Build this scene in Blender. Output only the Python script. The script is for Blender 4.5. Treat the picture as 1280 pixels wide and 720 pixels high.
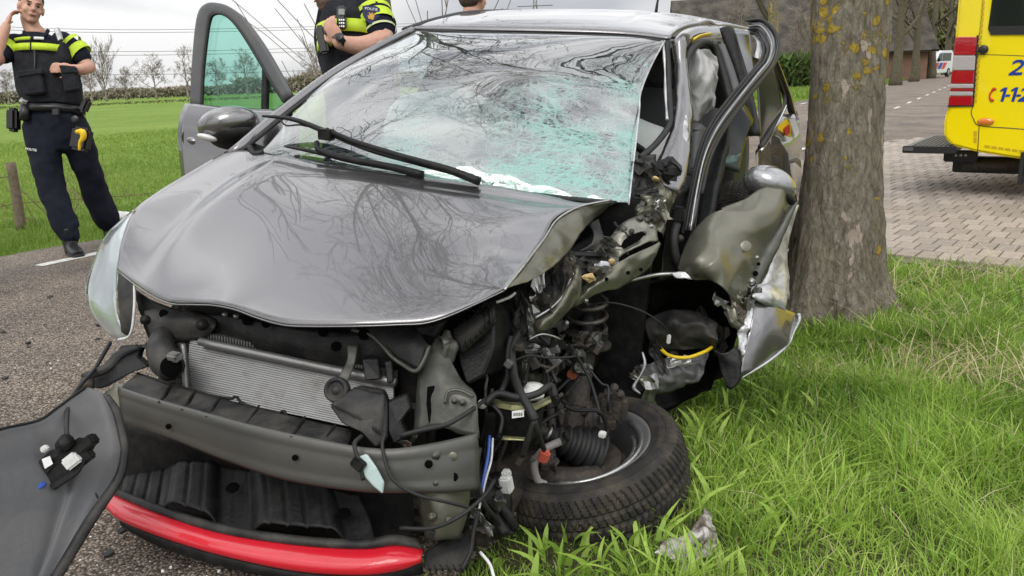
import bpy, bmesh, math, random
import numpy as np
from mathutils import Vector, Matrix, noise as mnoise

for _o in list(bpy.data.objects):
    bpy.data.objects.remove(_o)
SC = bpy.context.scene
COL = SC.collection
random.seed(7)
RNG = np.random.default_rng(7)

# ------------------------------------------------------------------ camera
F = 1000.0                     # focal length in pixels of the 1280 wide photograph
CAM_H = 1.12
_roll = math.atan(0.04)
_th = math.atan((360 - 99) / F * math.cos(_roll))
FW = Vector((0, math.cos(_th), -math.sin(_th)))
_up = Vector((0, math.sin(_th), math.cos(_th)))
_rt = Vector((1, 0, 0))
RT = _rt * math.cos(_roll) - _up * math.sin(_roll)
UP = _up * math.cos(_roll) + _rt * math.sin(_roll)
EYE = Vector((0, 0, CAM_H))
cam_d = bpy.data.cameras.new('camera')
cam_d.sensor_width = 36
cam_d.lens = F / 1280 * 36
cam_d.clip_start = 0.05
cam_d.clip_end = 3000
cam = bpy.data.objects.new('camera', cam_d)
COL.objects.link(cam)
_m = Matrix((RT, UP, -FW)).transposed().to_4x4()
_m.translation = EYE
cam.matrix_world = _m
SC.camera = cam

# ------------------------------------------------------------------ sky: overcast
SUN_EL, SUN_AZ = math.radians(48), math.radians(200)      # azimuth clockwise from +Y
w = bpy.data.worlds.new("World")
SC.world = w
w.use_nodes = True
wn, wl = w.node_tree.nodes, w.node_tree.links
wn.clear()
out = wn.new('ShaderNodeOutputWorld')
bg = wn.new('ShaderNodeBackground')
sky = wn.new('ShaderNodeTexSky')
sky.sky_type = 'NISHITA'
sky.sun_disc = False
sky.sun_elevation = SUN_EL
sky.sun_rotation = SUN_AZ
sky.dust_density = 4
hs = wn.new('ShaderNodeHueSaturation')
hs.inputs['Saturation'].default_value = 0.18
wl.new(sky.outputs[0], hs.inputs['Color'])
tc = wn.new('ShaderNodeTexCoord')
mp = wn.new('ShaderNodeMapping')
mp.inputs['Scale'].default_value = (1.2, 1.2, 3.6)
wl.new(tc.outputs['Generated'], mp.inputs[0])
nz = wn.new('ShaderNodeTexNoise')
nz.inputs['Scale'].default_value = 2.2
nz.inputs['Detail'].default_value = 6
nz.inputs['Roughness'].default_value = 0.52
nz.inputs['Distortion'].default_value = 0.4
wl.new(mp.outputs[0], nz.inputs['Vector'])
cr = wn.new('ShaderNodeValToRGB')
cr.color_ramp.elements[0].position = 0.36
cr.color_ramp.elements[0].color = (5.4, 5.6, 6.0, 1)
cr.color_ramp.elements[1].position = 0.64
cr.color_ramp.elements[1].color = (10.6, 10.6, 10.6, 1)
wl.new(nz.outputs['Fac'], cr.inputs[0])
mx = wn.new('ShaderNodeMix')
mx.data_type = 'RGBA'
mx.inputs['Factor'].default_value = 0.88
wl.new(hs.outputs[0], mx.inputs[6])
wl.new(cr.outputs[0], mx.inputs[7])
# overcast sky: the zenith is about three times as bright as the horizon
sxyz = wn.new('ShaderNodeSeparateXYZ')
wl.new(tc.outputs['Generated'], sxyz.inputs[0])
grad = wn.new('ShaderNodeMapRange')
grad.inputs['From Min'].default_value = 0
grad.inputs['From Max'].default_value = 1
grad.inputs['To Min'].default_value = .92
grad.inputs['To Max'].default_value = 2.9
wl.new(sxyz.outputs[2], grad.inputs[0])
mg = wn.new('ShaderNodeMix')
mg.data_type = 'RGBA'
mg.blend_type = 'MULTIPLY'
mg.inputs['Factor'].default_value = 1
wl.new(mx.outputs[2], mg.inputs[6])
wl.new(grad.outputs[0], mg.inputs[7])
wl.new(mg.outputs[2], bg.inputs['Color'])
bg.inputs['Strength'].default_value = 0.085
wl.new(bg.outputs[0], out.inputs['Surface'])

sun_d = bpy.data.lights.new('sun', 'SUN')
sun_d.energy = 1.3
sun_d.angle = math.radians(25)
sun_d.color = (1.0, 0.965, 0.91)
sun = bpy.data.objects.new('sun', sun_d)
COL.objects.link(sun)
_sd = Vector((math.sin(SUN_AZ) * math.cos(SUN_EL), math.cos(SUN_AZ) * math.cos(SUN_EL), math.sin(SUN_EL)))
sun.rotation_euler = _sd.to_track_quat('Z', 'Y').to_euler()
sun.location = _sd * 30

vs = SC.view_settings
vs.view_transform = 'Standard'
vs.look = 'None'
vs.exposure = 0.22
vs.gamma = 1
SC.render.engine = 'CYCLES'
SC.cycles.max_bounces = 8
SC.cycles.transparent_max_bounces = 12
SC.cycles.use_denoising = True

# ------------------------------------------------------------------ places
def P(u, v, z):
    """the point that stands z metres in front of the camera at photo pixel (u, v)"""
    return EYE + (FW + RT * ((u - 640) / F) - UP * ((v - 360) / F)) * z

def G(u, v, h=0.0):
    d = FW + RT * ((u - 640) / F) - UP * ((v - 360) / F)
    return EYE + d * ((h - CAM_H) / d.z)

_AZ = math.radians(31.6)                     # heading of the road
RD = Vector((math.sin(_AZ), math.cos(_AZ), 0))
RN = Vector((math.cos(_AZ), -math.sin(_AZ), 0))
def NT(n, t, z=0.0):
    return RN * n + RD * t + Vector((0, 0, z))

CARO = Vector((-0.328, 2.461, -0.137))
CARM = Matrix.Rotation(math.radians(-110.75), 3, 'Z') @ Matrix.Rotation(math.radians(1.76), 3, 'Y') @ Matrix.Rotation(math.radians(-6.05), 3, 'X')
def CAR(x, y, z):
    return CARO + CARM @ Vector((x, y, z))
CF, CL, CU = CARM @ Vector((1, 0, 0)), CARM @ Vector((0, 1, 0)), CARM @ Vector((0, 0, 1))

# ------------------------------------------------------------------ materials
MATS = {}
def mat(name, col=(.5, .5, .5), rough=.5, metal=0., coat=0., spec=.5, noise=None, bump=None, mixcol=None, emit=None, alpha=None, trans=0., ior=1.45, coord='Object', coatr=.03):
    """noise=(scale, detail, lo, hi) blends col with mixcol; bump=(scale, strength, detail)"""
    if name in MATS:
        return MATS[name]
    m = bpy.data.materials.new(name)
    m.use_nodes = True
    nt = m.node_tree
    b = nt.nodes['Principled BSDF']
    b.inputs['Base Color'].default_value = (*col, 1)
    b.inputs['Roughness'].default_value = rough
    b.inputs['Metallic'].default_value = metal
    b.inputs['Coat Weight'].default_value = coat
    b.inputs['Coat Roughness'].default_value = coatr
    b.inputs['Specular IOR Level'].default_value = spec
    b.inputs['IOR'].default_value = ior
    b.inputs['Transmission Weight'].default_value = trans
    if emit:
        b.inputs['Emission Color'].default_value = (*emit[:3], 1)
        b.inputs['Emission Strength'].default_value = emit[3]
    t = nt.nodes.new('ShaderNodeTexCoord')
    if noise:
        n = nt.nodes.new('ShaderNodeTexNoise')
        n.inputs['Scale'].default_value = noise[0]
        n.inputs['Detail'].default_value = noise[1]
        n.inputs['Roughness'].default_value = .62
        nt.links.new(t.outputs[coord], n.inputs['Vector'])
        r = nt.nodes.new('ShaderNodeValToRGB')
        r.color_ramp.elements[0].position = noise[2]
        r.color_ramp.elements[1].position = noise[3]
        r.color_ramp.elements[0].color = (*col, 1)
        r.color_ramp.elements[1].color = (*(mixcol or tuple(c * .5 for c in col)), 1)
        nt.links.new(n.outputs['Fac'], r.inputs[0])
        nt.links.new(r.outputs[0], b.inputs['Base Color'])
    if bump:
        n = nt.nodes.new('ShaderNodeTexNoise')
        n.inputs['Scale'].default_value = bump[0]
        n.inputs['Detail'].default_value = bump[2] if len(bump) > 2 else 3
        nt.links.new(t.outputs[coord], n.inputs['Vector'])
        bp = nt.nodes.new('ShaderNodeBump')
        bp.inputs['Strength'].default_value = bump[1]
        bp.inputs['Distance'].default_value = .01
        nt.links.new(n.outputs['Fac'], bp.inputs['Height'])
        nt.links.new(bp.outputs[0], b.inputs['Normal'])
    MATS[name] = m
    return m

def nodes_of(m):
    return m.node_tree.nodes, m.node_tree.links, m.node_tree.nodes['Principled BSDF']

# ------------------------------------------------------------------ mesh helpers
def link(name, me, m=None, parent=None, smooth=True, origin=None):
    """one mesh object; its origin is moved to the middle of its points"""
    n = len(me.vertices)
    co = np.empty(n * 3, dtype=np.float32)
    me.vertices.foreach_get('co', co)
    co = co.reshape(-1, 3)
    c = Vector(co.mean(0).tolist()) if origin is None else Vector(origin)
    co = co - np.array(c, dtype=np.float32)
    me.vertices.foreach_set('co', co.ravel())
    if m is not None:
        for mm in (m if isinstance(m, (list, tuple)) else [m]):
            me.materials.append(mm)
    me.polygons.foreach_set('use_smooth', [smooth] * len(me.polygons))
    me.update()
    o = bpy.data.objects.new(name, me)
    COL.objects.link(o)
    o.location = c
    if parent is not None:
        attach(o, parent)
    return o

_WORLD = {}
def attach(o, parent):
    o.parent = parent
    mw = Matrix.Identity(4)
    p = parent
    chain = []
    while p is not None:
        chain.append(p)
        p = p.parent
    for p in reversed(chain):
        mw = mw @ p.matrix_parent_inverse @ p.matrix_basis if p.parent else mw @ p.matrix_basis
    o.matrix_parent_inverse = mw.inverted()

def mesh(name, verts, faces, m=None, parent=None, smooth=True):
    me = bpy.data.meshes.new(name)
    me.from_pydata([tuple(v) for v in verts], [], faces)
    return link(name, me, m, parent, smooth)

def bmobj(name, bm, m=None, parent=None, smooth=False):
    me = bpy.data.meshes.new(name)
    bmesh.ops.recalc_face_normals(bm, faces=bm.faces)
    bm.to_mesh(me)
    bm.free()
    return link(name, me, m, parent, smooth)

def empty(name, loc, label=None, cat=None, group=None):
    o = bpy.data.objects.new(name, None)
    COL.objects.link(o)
    o.location = loc
    o.empty_display_size = .1
    tag(o, label, cat, group)
    return o

def tag(o, label=None, cat=None, group=None, kind=None):
    if label: o['label'] = label
    if cat: o['category'] = cat
    if group: o['group'] = group
    if kind: o['kind'] = kind
    return o

def solid(o, th, off=0.):
    md = o.modifiers.new('thick', 'SOLIDIFY')
    md.thickness = th
    md.offset = off
    return o

def cr1(pts, k):
    """Catmull-Rom through the points (n, d) with k steps a span"""
    a = np.asarray(pts, float)
    n = len(a)
    if n == 2:
        t = np.linspace(0, 1, k + 1)[:, None]
        return a[0] * (1 - t) + a[1] * t
    ext = np.vstack([2 * a[0] - a[1], a, 2 * a[-1] - a[-2]])
    res = []
    for i in range(n - 1):
        p0, p1, p2, p3 = ext[i:i + 4]
        for j in range(k):
            t = j / k
            res.append(.5 * ((2 * p1) + (-p0 + p2) * t + (2 * p0 - 5 * p1 + 4 * p2 - p3) * t * t + (-p0 + 3 * p1 - 3 * p2 + p3) * t ** 3))
    res.append(a[-1])
    return np.array(res)

def lin1(pts, k):
    a = np.asarray(pts, float)
    res = []
    for i in range(len(a) - 1):
        for j in range(k):
            res.append(a[i] + (a[i + 1] - a[i]) * j / k)
    res.append(a[-1])
    return np.array(res)

def nvec(p, s, seed=0.):
    return mnoise.noise_vector(Vector((p[0] * s + seed, p[1] * s - seed * .7, p[2] * s + seed * 1.3)))

def patch(name, rows, m, parent=None, ru=5, rv=5, th=.002, dent=None, px=True, smooth=True, sharp=False, seed=0., keep=None, crease=None):
    """a sheet through a net of points; px: points are (u, v, depth)"""
    net = [[list(P(*q)) if px else list(q) for q in r] for r in rows]
    net = np.array(net)
    fn = lin1 if sharp else cr1
    a = np.stack([fn(net[i], ru) for i in range(net.shape[0])])
    a = np.stack([fn(a[:, j], rv) for j in range(a.shape[1])], 1)
    h, wd = a.shape[:2]
    v = a.reshape(-1, 3)
    if dent:
        amp, s = dent[:2]
        for i in range(len(v)):
            d = nvec(v[i], s, seed)
            r2 = nvec(v[i], s * 2.7, seed + 5)
            v[i] += amp * (np.array(d) + .4 * np.array(r2))
    if crease:
        amp, s = crease
        for i in range(len(v)):
            a1 = mnoise.noise(Vector(v[i]) * s + Vector((seed, 2.3, seed)))
            a2 = mnoise.noise(Vector(v[i]) * s * 1.9 + Vector((7.1, seed, 1.3)))
            v[i] += np.array(FW) * amp * (2.2 * abs(a1) + 1.2 * abs(a2) - .6)
    f = []
    for i in range(h - 1):
        for j in range(wd - 1):
            if keep and not keep(i / (h - 1), j / (wd - 1)):
                continue
            f.append((i * wd + j, i * wd + j + 1, (i + 1) * wd + j + 1, (i + 1) * wd + j))
    me = bpy.data.meshes.new(name)
    me.from_pydata(v.tolist(), [], f)
    uv = me.uv_layers.new(name='UVMap')
    li = np.empty(len(me.loops), dtype=np.int32)
    me.loops.foreach_get('vertex_index', li)
    uv.data.foreach_set('uv', np.stack([(li % wd) / (wd - 1), (li // wd) / (h - 1)], 1).astype(np.float32).ravel())
    o = link(name, me, m, parent, smooth)
    if th:
        solid(o, th)
    return o

def frames(pts):
    pts = [Vector(p) for p in pts]
    n = len(pts)
    T = [(pts[min(i + 1, n - 1)] - pts[max(i - 1, 0)]).normalized() for i in range(n)]
    ref = Vector((0, 0, 1)) if abs(T[0].z) < .9 else Vector((1, 0, 0))
    N = (ref - T[0] * ref.dot(T[0])).normalized()
    out = []
    for t in T:
        N = (N - t * N.dot(t))
        if N.length < 1e-6:
            N = t.orthogonal()
        N.normalize()
        out.append((t, N, t.cross(N)))
    return pts, out

def tube_geo(pts, r, n=8, cap=True, flat=1.):
    pts, fr = frames(pts)
    k = len(pts)
    rr = r if hasattr(r, '__len__') else [r] * k
    if len(rr) != k:
        rr = np.interp(np.linspace(0, 1, k), np.linspace(0, 1, len(rr)), rr)
    V, Fc = [], []
    for i, p in enumerate(pts):
        t, N, B = fr[i]
        for j in range(n):
            a = 2 * math.pi * j / n
            V.append(p + (N * math.cos(a) * flat + B * math.sin(a)) * float(rr[i]))
    for i in range(k - 1):
        for j in range(n):
            a, b = i * n + j, i * n + (j + 1) % n
            Fc.append((a, b, b + n, a + n))
    if cap:
        Fc.append(tuple(range(n))[::-1])
        Fc.append(tuple(range((k - 1) * n, k * n)))
    return V, Fc

def tube(name, pts, r, m, parent=None, n=8, k=5, px=True, flat=1., smooth=True):
    w_ = [list(P(*q)) if px else list(q) for q in pts]
    if k > 1 and len(w_) > 1:
        w_ = cr1(w_, k)
    V, Fc = tube_geo(w_, r, n, True, flat)
    return mesh(name, V, Fc, m, parent, smooth)

def strip(name, pts, width, m, parent=None, th=.004, k=5, px=True, side=None, bev=0):
    """a flat strap swept along points, width across `side`"""
    w_ = cr1([list(P(*q)) if px else list(q) for q in pts], k)
    pts_, fr = frames(w_)
    n = len(pts_)
    ww = np.interp(np.linspace(0, 1, n), np.linspace(0, 1, len(width)), width) if hasattr(width, '__len__') else [width] * n
    V, Fc = [], []
    for i, p in enumerate(pts_):
        t = fr[i][0]
        s = Vector(side) if side is not None else t.cross(FW)
        s = (s - t * s.dot(t)).normalized()
        V += [p - s * ww[i] / 2, p + s * ww[i] / 2]
    for i in range(n - 1):
        Fc.append((2 * i, 2 * i + 1, 2 * i + 3, 2 * i + 2))
    o = mesh(name, V, Fc, m, parent)
    solid(o, th)
    return o

def slab(name, outline, depth, m, parent=None, px=True, dirn=None, bev=.002, smooth=False, seg=1):
    """an outline (pixels with depth, or points) given a real thickness along dirn"""
    pts = [P(*q) if px else Vector(q) for q in outline]
    d = (Vector(dirn) if dirn is not None else FW).normalized() * depth
    bm = bmesh.new()
    vs_ = [bm.verts.new(p) for p in pts]
    f = bm.faces.new(vs_)
    r = bmesh.ops.extrude_face_region(bm, geom=[f])
    bmesh.ops.translate(bm, vec=d, verts=[g for g in r['geom'] if isinstance(g, bmesh.types.BMVert)])
    if bev:
        bmesh.ops.bevel(bm, geom=[e for e in bm.edges], offset=bev, segments=seg, affect='EDGES', clamp_overlap=True)
    bmesh.ops.triangulate(bm, faces=[q for q in bm.faces if len(q.verts) > 4])
    return bmobj(name, bm, m, parent, smooth)

def boxm(c, ax, dims):
    """8 corners; ax three unit axes"""
    V = []
    for sx in (-.5, .5):
        for sy in (-.5, .5):
            for sz in (-.5, .5):
                V.append(Vector(c) + ax[0] * dims[0] * sx + ax[1] * dims[1] * sy + ax[2] * dims[2] * sz)
    return V, [(0, 1, 3, 2), (4, 6, 7, 5), (0, 4, 5, 1), (2, 3, 7, 6), (0, 2, 6, 4), (1, 5, 7, 3)]

CAX = (-CL, CF, CU)          # across (photo right is +), towards the camera, up, for the car
WAX = (Vector((1, 0, 0)), Vector((0, 1, 0)), Vector((0, 0, 1)))
def turned(ax, deg, about):
    r = Matrix.Rotation(math.radians(deg), 3, about)
    return tuple(r @ a for a in ax)

def box(name, c, dims, m, parent=None, ax=None, bev=.003, px=True, seg=2):
    V, Fc = boxm(P(*c) if px else Vector(c), ax or CAX, dims)
    bm = bmesh.new()
    vv = [bm.verts.new(v) for v in V]
    for f in Fc:
        bm.faces.new([vv[i] for i in f])
    bmesh.ops.recalc_face_normals(bm, faces=bm.faces)
    if bev:
        bmesh.ops.bevel(bm, geom=list(bm.edges), offset=min(bev, min(dims) * .45), segments=seg, affect='EDGES')
    return bmobj(name, bm, m, parent)

def disc(name, c, axis, r, th, m, parent=None, n=20, px=True, prof=None):
    """a turned solid about axis: prof = [(radius, height), ...]"""
    c = P(*c) if px else Vector(c)
    a = Vector(axis).normalized()
    e = a.orthogonal().normalized()
    g = a.cross(e)
    prof = prof or [(0, 0), (r * .92, 0), (r, th * .15), (r, th * .85), (r * .92, th), (0, th)]
    V, Fc = [], []
    for (rad, hh) in prof:
        for j in range(n):
            t = 2 * math.pi * j / n
            V.append(c + a * hh + (e * math.cos(t) + g * math.sin(t)) * max(rad, 1e-4))
    for i in range(len(prof) - 1):
        for j in range(n):
            q, s = i * n + j, i * n + (j + 1) % n
            Fc.append((q, s, s + n, q + n))
    return mesh(name, V, Fc, m, parent)

def bolt(c, axis, r, m, parent, px=True, name='bolt'):
    c = P(*c) if px else Vector(c)
    a = Vector(axis).normalized()
    prof = [(0, r * .9), (r * .55, r * .9), (r * .6, r * .35), (r, r * .3), (r, -.002)]
    return disc(name, c, a, r, r, m, parent, n=10, px=False, prof=prof)

def text_mesh(name, s, c, right, up, size, m, parent=None, ext=.0015, shear=0., bold=0.):
    cu = bpy.data.curves.new(name, 'FONT')
    cu.body = s
    cu.size = size
    cu.extrude = ext
    cu.shear = shear
    cu.offset = bold
    cu.align_x = 'CENTER'
    cu.align_y = 'CENTER'
    to = bpy.data.objects.new(name + '_tmp', cu)
    COL.objects.link(to)
    dg = bpy.context.evaluated_depsgraph_get()
    me = bpy.data.meshes.new_from_object(to.evaluated_get(dg))
    bpy.data.objects.remove(to)
    bpy.data.curves.remove(cu)
    r, u_ = Vector(right).normalized(), Vector(up).normalized()
    nrm = r.cross(u_)
    M = Matrix((r, u_, nrm)).transposed().to_4x4()
    M.translation = Vector(c)
    me.transform(M)
    me.materials.clear()
    return link(name, me, m, parent, False)

def remeshed(parts, voxel, smooth_it=4, name='m'):
    """several closed shapes [(verts, faces)] fused to one continuous surface"""
    V, Fc = [], []
    for v, f in parts:
        b = len(V)
        V += [tuple(q) for q in v]
        Fc += [tuple(i + b for i in q) for q in f]
    me = bpy.data.meshes.new(name)
    me.from_pydata(V, [], Fc)
    bm = bmesh.new()
    bm.from_mesh(me)
    bmesh.ops.recalc_face_normals(bm, faces=bm.faces)
    bm.to_mesh(me)
    bm.free()
    o = bpy.data.objects.new('tmp', me)
    COL.objects.link(o)
    md = o.modifiers.new('r', 'REMESH')
    md.mode = 'VOXEL'
    md.voxel_size = voxel
    md.use_smooth_shade = True
    if smooth_it:
        s = o.modifiers.new('s', 'SMOOTH')
        s.iterations = smooth_it
        s.factor = .5
    dg = bpy.context.evaluated_depsgraph_get()
    out_ = bpy.data.meshes.new_from_object(o.evaluated_get(dg))
    bpy.data.objects.remove(o)
    bpy.data.meshes.remove(me)
    return out_

def loft(sections, n=16):
    """closed body through elliptic rings: (centre, axis_a*ra, axis_b*rb)"""
    V, Fc = [], []
    for c, a, b in sections:
        for j in range(n):
            t = 2 * math.pi * j / n
            V.append(Vector(c) + Vector(a) * math.cos(t) + Vector(b) * math.sin(t))
    k = len(sections)
    for i in range(k - 1):
        for j in range(n):
            a, b = i * n + j, i * n + (j + 1) % n
            Fc.append((a, b, b + n, a + n))
    Fc.append(tuple(range(n))[::-1])
    Fc.append(tuple(range((k - 1) * n, k * n)))
    return V, Fc

def ellip(c, ax, r, nu=14, nv=9):
    V, Fc = [], []
    c = Vector(c)
    for i in range(nv + 1):
        ph = math.pi * i / nv
        for j in range(nu):
            t = 2 * math.pi * j / nu
            s = max(math.sin(ph), 1e-3)
            V.append(c + ax[0] * r[0] * s * math.cos(t) + ax[1] * r[1] * s * math.sin(t) + ax[2] * r[2] * math.cos(ph))
    for i in range(nv):
        for j in range(nu):
            a, b = i * nu + j, i * nu + (j + 1) % nu
            Fc.append((a, b, b + nu, a + nu))
    return V, Fc

# ================================================================== the ground
def ramp_node(nt, fac, stops):
    r = nt.nodes.new('ShaderNodeValToRGB')
    e = r.color_ramp.elements
    while len(e) < len(stops):
        e.new(.5)
    for q, (p, c) in zip(e, stops):
        q.position = p
        q.color = (*c, 1)
    nt.links.new(fac, r.inputs[0])
    return r.outputs[0]

def tex_noise(nt, vec, scale, detail=4, rough=.55):
    n = nt.nodes.new('ShaderNodeTexNoise')
    n.inputs['Scale'].default_value = scale
    n.inputs['Detail'].default_value = detail
    n.inputs['Roughness'].default_value = rough
    nt.links.new(vec, n.inputs['Vector'])
    return n.outputs['Fac']

def mix_rgb(nt, fac, a, b, mode='MIX'):
    m = nt.nodes.new('ShaderNodeMix')
    m.data_type = 'RGBA'
    m.blend_type = mode
    for s, v in ((m.inputs[0], fac), (m.inputs[6], a), (m.inputs[7], b)):
        if hasattr(v, 'is_output'):
            nt.links.new(v, s)
        elif isinstance(v, (int, float)):
            s.default_value = v
        else:
            s.default_value = (*v, 1)
    return m.outputs[2]

def math_node(nt, op, a, b=0.):
    m = nt.nodes.new('ShaderNodeMath')
    m.operation = op
    for s, v in ((m.inputs[0], a), (m.inputs[1], b)):
        if hasattr(v, 'is_output'):
            nt.links.new(v, s)
        else:
            s.default_value = v
    return m.outputs[0]

def obj_coord(nt, which='Object'):
    return nt.nodes.new('ShaderNodeTexCoord').outputs[which]

def geo_pos(nt):
    return nt.nodes.new('ShaderNodeNewGeometry').outputs['Position']

def bump_to(nt, b, h, strength, dist=.01):
    bp = nt.nodes.new('ShaderNodeBump')
    bp.inputs['Strength'].default_value = strength
    bp.inputs['Distance'].default_value = dist
    nt.links.new(h, bp.inputs['Height'])
    nt.links.new(bp.outputs[0], b.inputs['Normal'])

# --- grass-covered earth
M_field = mat('field_grass', rough=.9, spec=.15)
nt = M_field.node_tree
b = nt.nodes['Principled BSDF']
p = geo_pos(nt)
c1 = ramp_node(nt, tex_noise(nt, p, 5.0, 6, .7), [(.3, (.095, .155, .024)), (.55, (.15, .225, .040)), (.8, (.23, .29, .07))])
c2 = ramp_node(nt, tex_noise(nt, p, .12, 4), [(.35, (.78, .84, .7)), (.65, (1.12, 1.06, 1.1))])
nt.links.new(mix_rgb(nt, 1.0, c1, c2, 'MULTIPLY'), b.inputs['Base Color'])
bump_to(nt, b, tex_noise(nt, p, 40, 5), .8, .04)

M_soil = mat('verge_soil', (.075, .062, .040), rough=.95, spec=.1, noise=(9, 6, .35, .7), mixcol=(.035, .055, .014), bump=(30, .8, 5))

R = 1600
nseg = 64
V = [(0, 0, -.075)] + [(R * math.cos(2 * math.pi * i / nseg), R * math.sin(2 * math.pi * i / nseg), -.075) for i in range(nseg)]
g = mesh('ground', V, [(0, i + 1, (i + 1) % nseg + 1) for i in range(nseg)], M_field)
tag(g, 'flat green meadow reaching to the far tree line', kind='structure')

# verge sheet of bare soil below the grass blades
def vedge(t):
    return -1.0 + .05 * math.sin(t * 2.3) + .035 * math.sin(t * 7.1 + 1)
V, Fc = [], []
ts = np.linspace(-3, 5.25, 40)
ns = np.linspace(0, 1, 24)
for t in ts:
    for s in ns:
        n_ = vedge(t) - .12 + s * 9
        z = -.055 + .02 * mnoise.noise(Vector((n_ * 1.3, t * 1.3, 0))) - .02 * (1 - min(1, s * 9))
        V.append(NT(n_, t, z))
for i in range(len(ts) - 1):
    for j in range(len(ns) - 1):
        q = i * len(ns) + j
        Fc.append((q, q + 1, q + 1 + len(ns), q + len(ns)))
vg = mesh('verge', V, Fc, M_soil)
tag(vg, 'soil of the grass verge under the tree', kind='structure')

# --- asphalt
M_asph = mat('asphalt', rough=.85, spec=.3)
nt = M_asph.node_tree
b = nt.nodes['Principled BSDF']
p = geo_pos(nt)
vo = nt.nodes.new('ShaderNodeTexVoronoi')
vo.inputs['Scale'].default_value = 135
nt.links.new(p, vo.inputs['Vector'])
sepc = nt.nodes.new('ShaderNodeSeparateColor')
nt.links.new(vo.outputs['Color'], sepc.inputs[0])
stones = ramp_node(nt, sepc.outputs[0], [(.0, (.13, .11, .095)), (.35, (.26, .215, .175)), (.7, (.38, .32, .26)), (1., (.58, .52, .46))])
gap = ramp_node(nt, vo.outputs['Distance'], [(.32, (1, 1, 1)), (.66, (.30, .28, .26))])
base = mix_rgb(nt, 1., stones, gap, 'MULTIPLY')
patchy = ramp_node(nt, tex_noise(nt, p, 1.1, 6), [(.35, (.60, .60, .62)), (.62, (1.03, 1.0, .96))])
nt.links.new(mix_rgb(nt, 1., base, patchy, 'MULTIPLY'), b.inputs['Base Color'])
inv = math_node(nt, 'SUBTRACT', 1.0, vo.outputs['Distance'])
bump_to(nt, b, inv, .7, .006)

def redge(t):
    base_ = vedge(t) if t < 5.0 else -1.65 + max(0, min(1, (t - 13) / 8)) * 4.5
    return base_
V, Fc = [], []
ts = [-25, -12, -5] + list(np.linspace(-2, 5.0, 36)) + list(np.linspace(5.15, 12, 14)) + [16, 24, 40, 70, 120, 200, 320]
nn = 7
for t in ts:
    le = -6.28 + .05 * math.sin(t * 1.9) + .03 * math.sin(t * 5.3)
    re = redge(t)
    for j in range(nn):
        s = j / (nn - 1)
        camber = .03 * (1 - (2 * s - 1) ** 2)
        V.append(NT(le + (re - le) * s, t, camber - .012))
for i in range(len(ts) - 1):
    for j in range(nn - 1):
        q = i * nn + j
        Fc.append((q, q + 1, q + 1 + nn, q + nn))
rd = mesh('road', V, Fc, M_asph)
solid(rd, .05, -1)
tag(rd, 'brown-grey asphalt country road', kind='structure')

# painted edge dashes
M_line = mat('road_paint', (.62, .62, .58), rough=.7, noise=(22, 5, .45, .8), mixcol=(.30, .27, .23))
def dash(n0, t0, t1, w_=.10):
    V = []
    for n_, t in ((n0 - w_ / 2, t0), (n0 + w_ / 2, t0), (n0 + w_ / 2, t1), (n0 - w_ / 2, t1)):
        s = (n_ + 6.28) / 5.28
        V.append(NT(n_, t, .03 * (1 - (2 * s - 1) ** 2) - .012 + .005))
    o = mesh('edge_line', V, [(0, 1, 2, 3)], M_line, rd, False)
    solid(o, .003, -1)
for k in range(22):
    dash(-5.60, 2.95 + (k - 0) * 3.0 - .05, 2.95 + k * 3.0 + .95)
for k in range(18):
    dash(-2.42, 8.0 + k * 3.0, 9.0 + k * 3.0, .12)

# --- brick paving beside the road
M_pavebed = mat('paving_sand', (.19, .165, .13), rough=.95, noise=(14, 5, .3, .7), mixcol=(.10, .095, .06))
M_pav = []
for k, cc in enumerate([(.36, .31, .265), (.33, .28, .24), (.39, .335, .29), (.30, .26, .225)]):
    M_pav.append(mat('paver_%d' % k, cc, rough=.85, spec=.3, noise=(16, 6, .35, .75), mixcol=tuple(c * .72 for c in cc), bump=(150, .5, 4), coord='Object'))
_pa = math.radians(40)
PE1 = Vector((math.cos(_pa), -math.sin(_pa), 0))
PE2 = Vector((math.sin(_pa), math.cos(_pa), 0))
V = []
bed_ol = [NT(-1.60, 5.22), NT(14, 4.2), NT(14, 17.5), NT(-1.0, 17.5)]
bed = mesh('brick_paving', [Vector((q.x, q.y, -.022)) for q in bed_ol], [(0, 1, 2, 3)], M_pavebed, None, False)
solid(bed, .05, -1)
tag(bed, 'grey brown brick paved lay-by beside the road', kind='structure')
def in_bed(c):
    n_, t = c.dot(RN), c.dot(RD)
    return -1.56 < n_ < 11 and 5.24 - (n_ + 1.6) * .065 + .04 < t < 14.3
cells = []
LW, LD = .115, .21
for i in range(-105, 155):
    for j in range(-14, 86):
        c = PE1 * ((i + (.5 if j % 2 else 0)) * LW) + PE2 * (j * LD)
        if in_bed(c):
            d = c - EYE
            z = d.dot(FW)
            if z < 1:
                continue
            u_, v_ = 640 + F * d.dot(RT) / z, 360 - F * d.dot(UP) / z
            if 1060 < u_ < 1330 and v_ < 345:
                cells.append((z, c))
            elif z < 12 and -200 < u_ < 1700:
                cells.append((z + 100, c))
cells.sort(key=lambda q: q[0])
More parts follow.
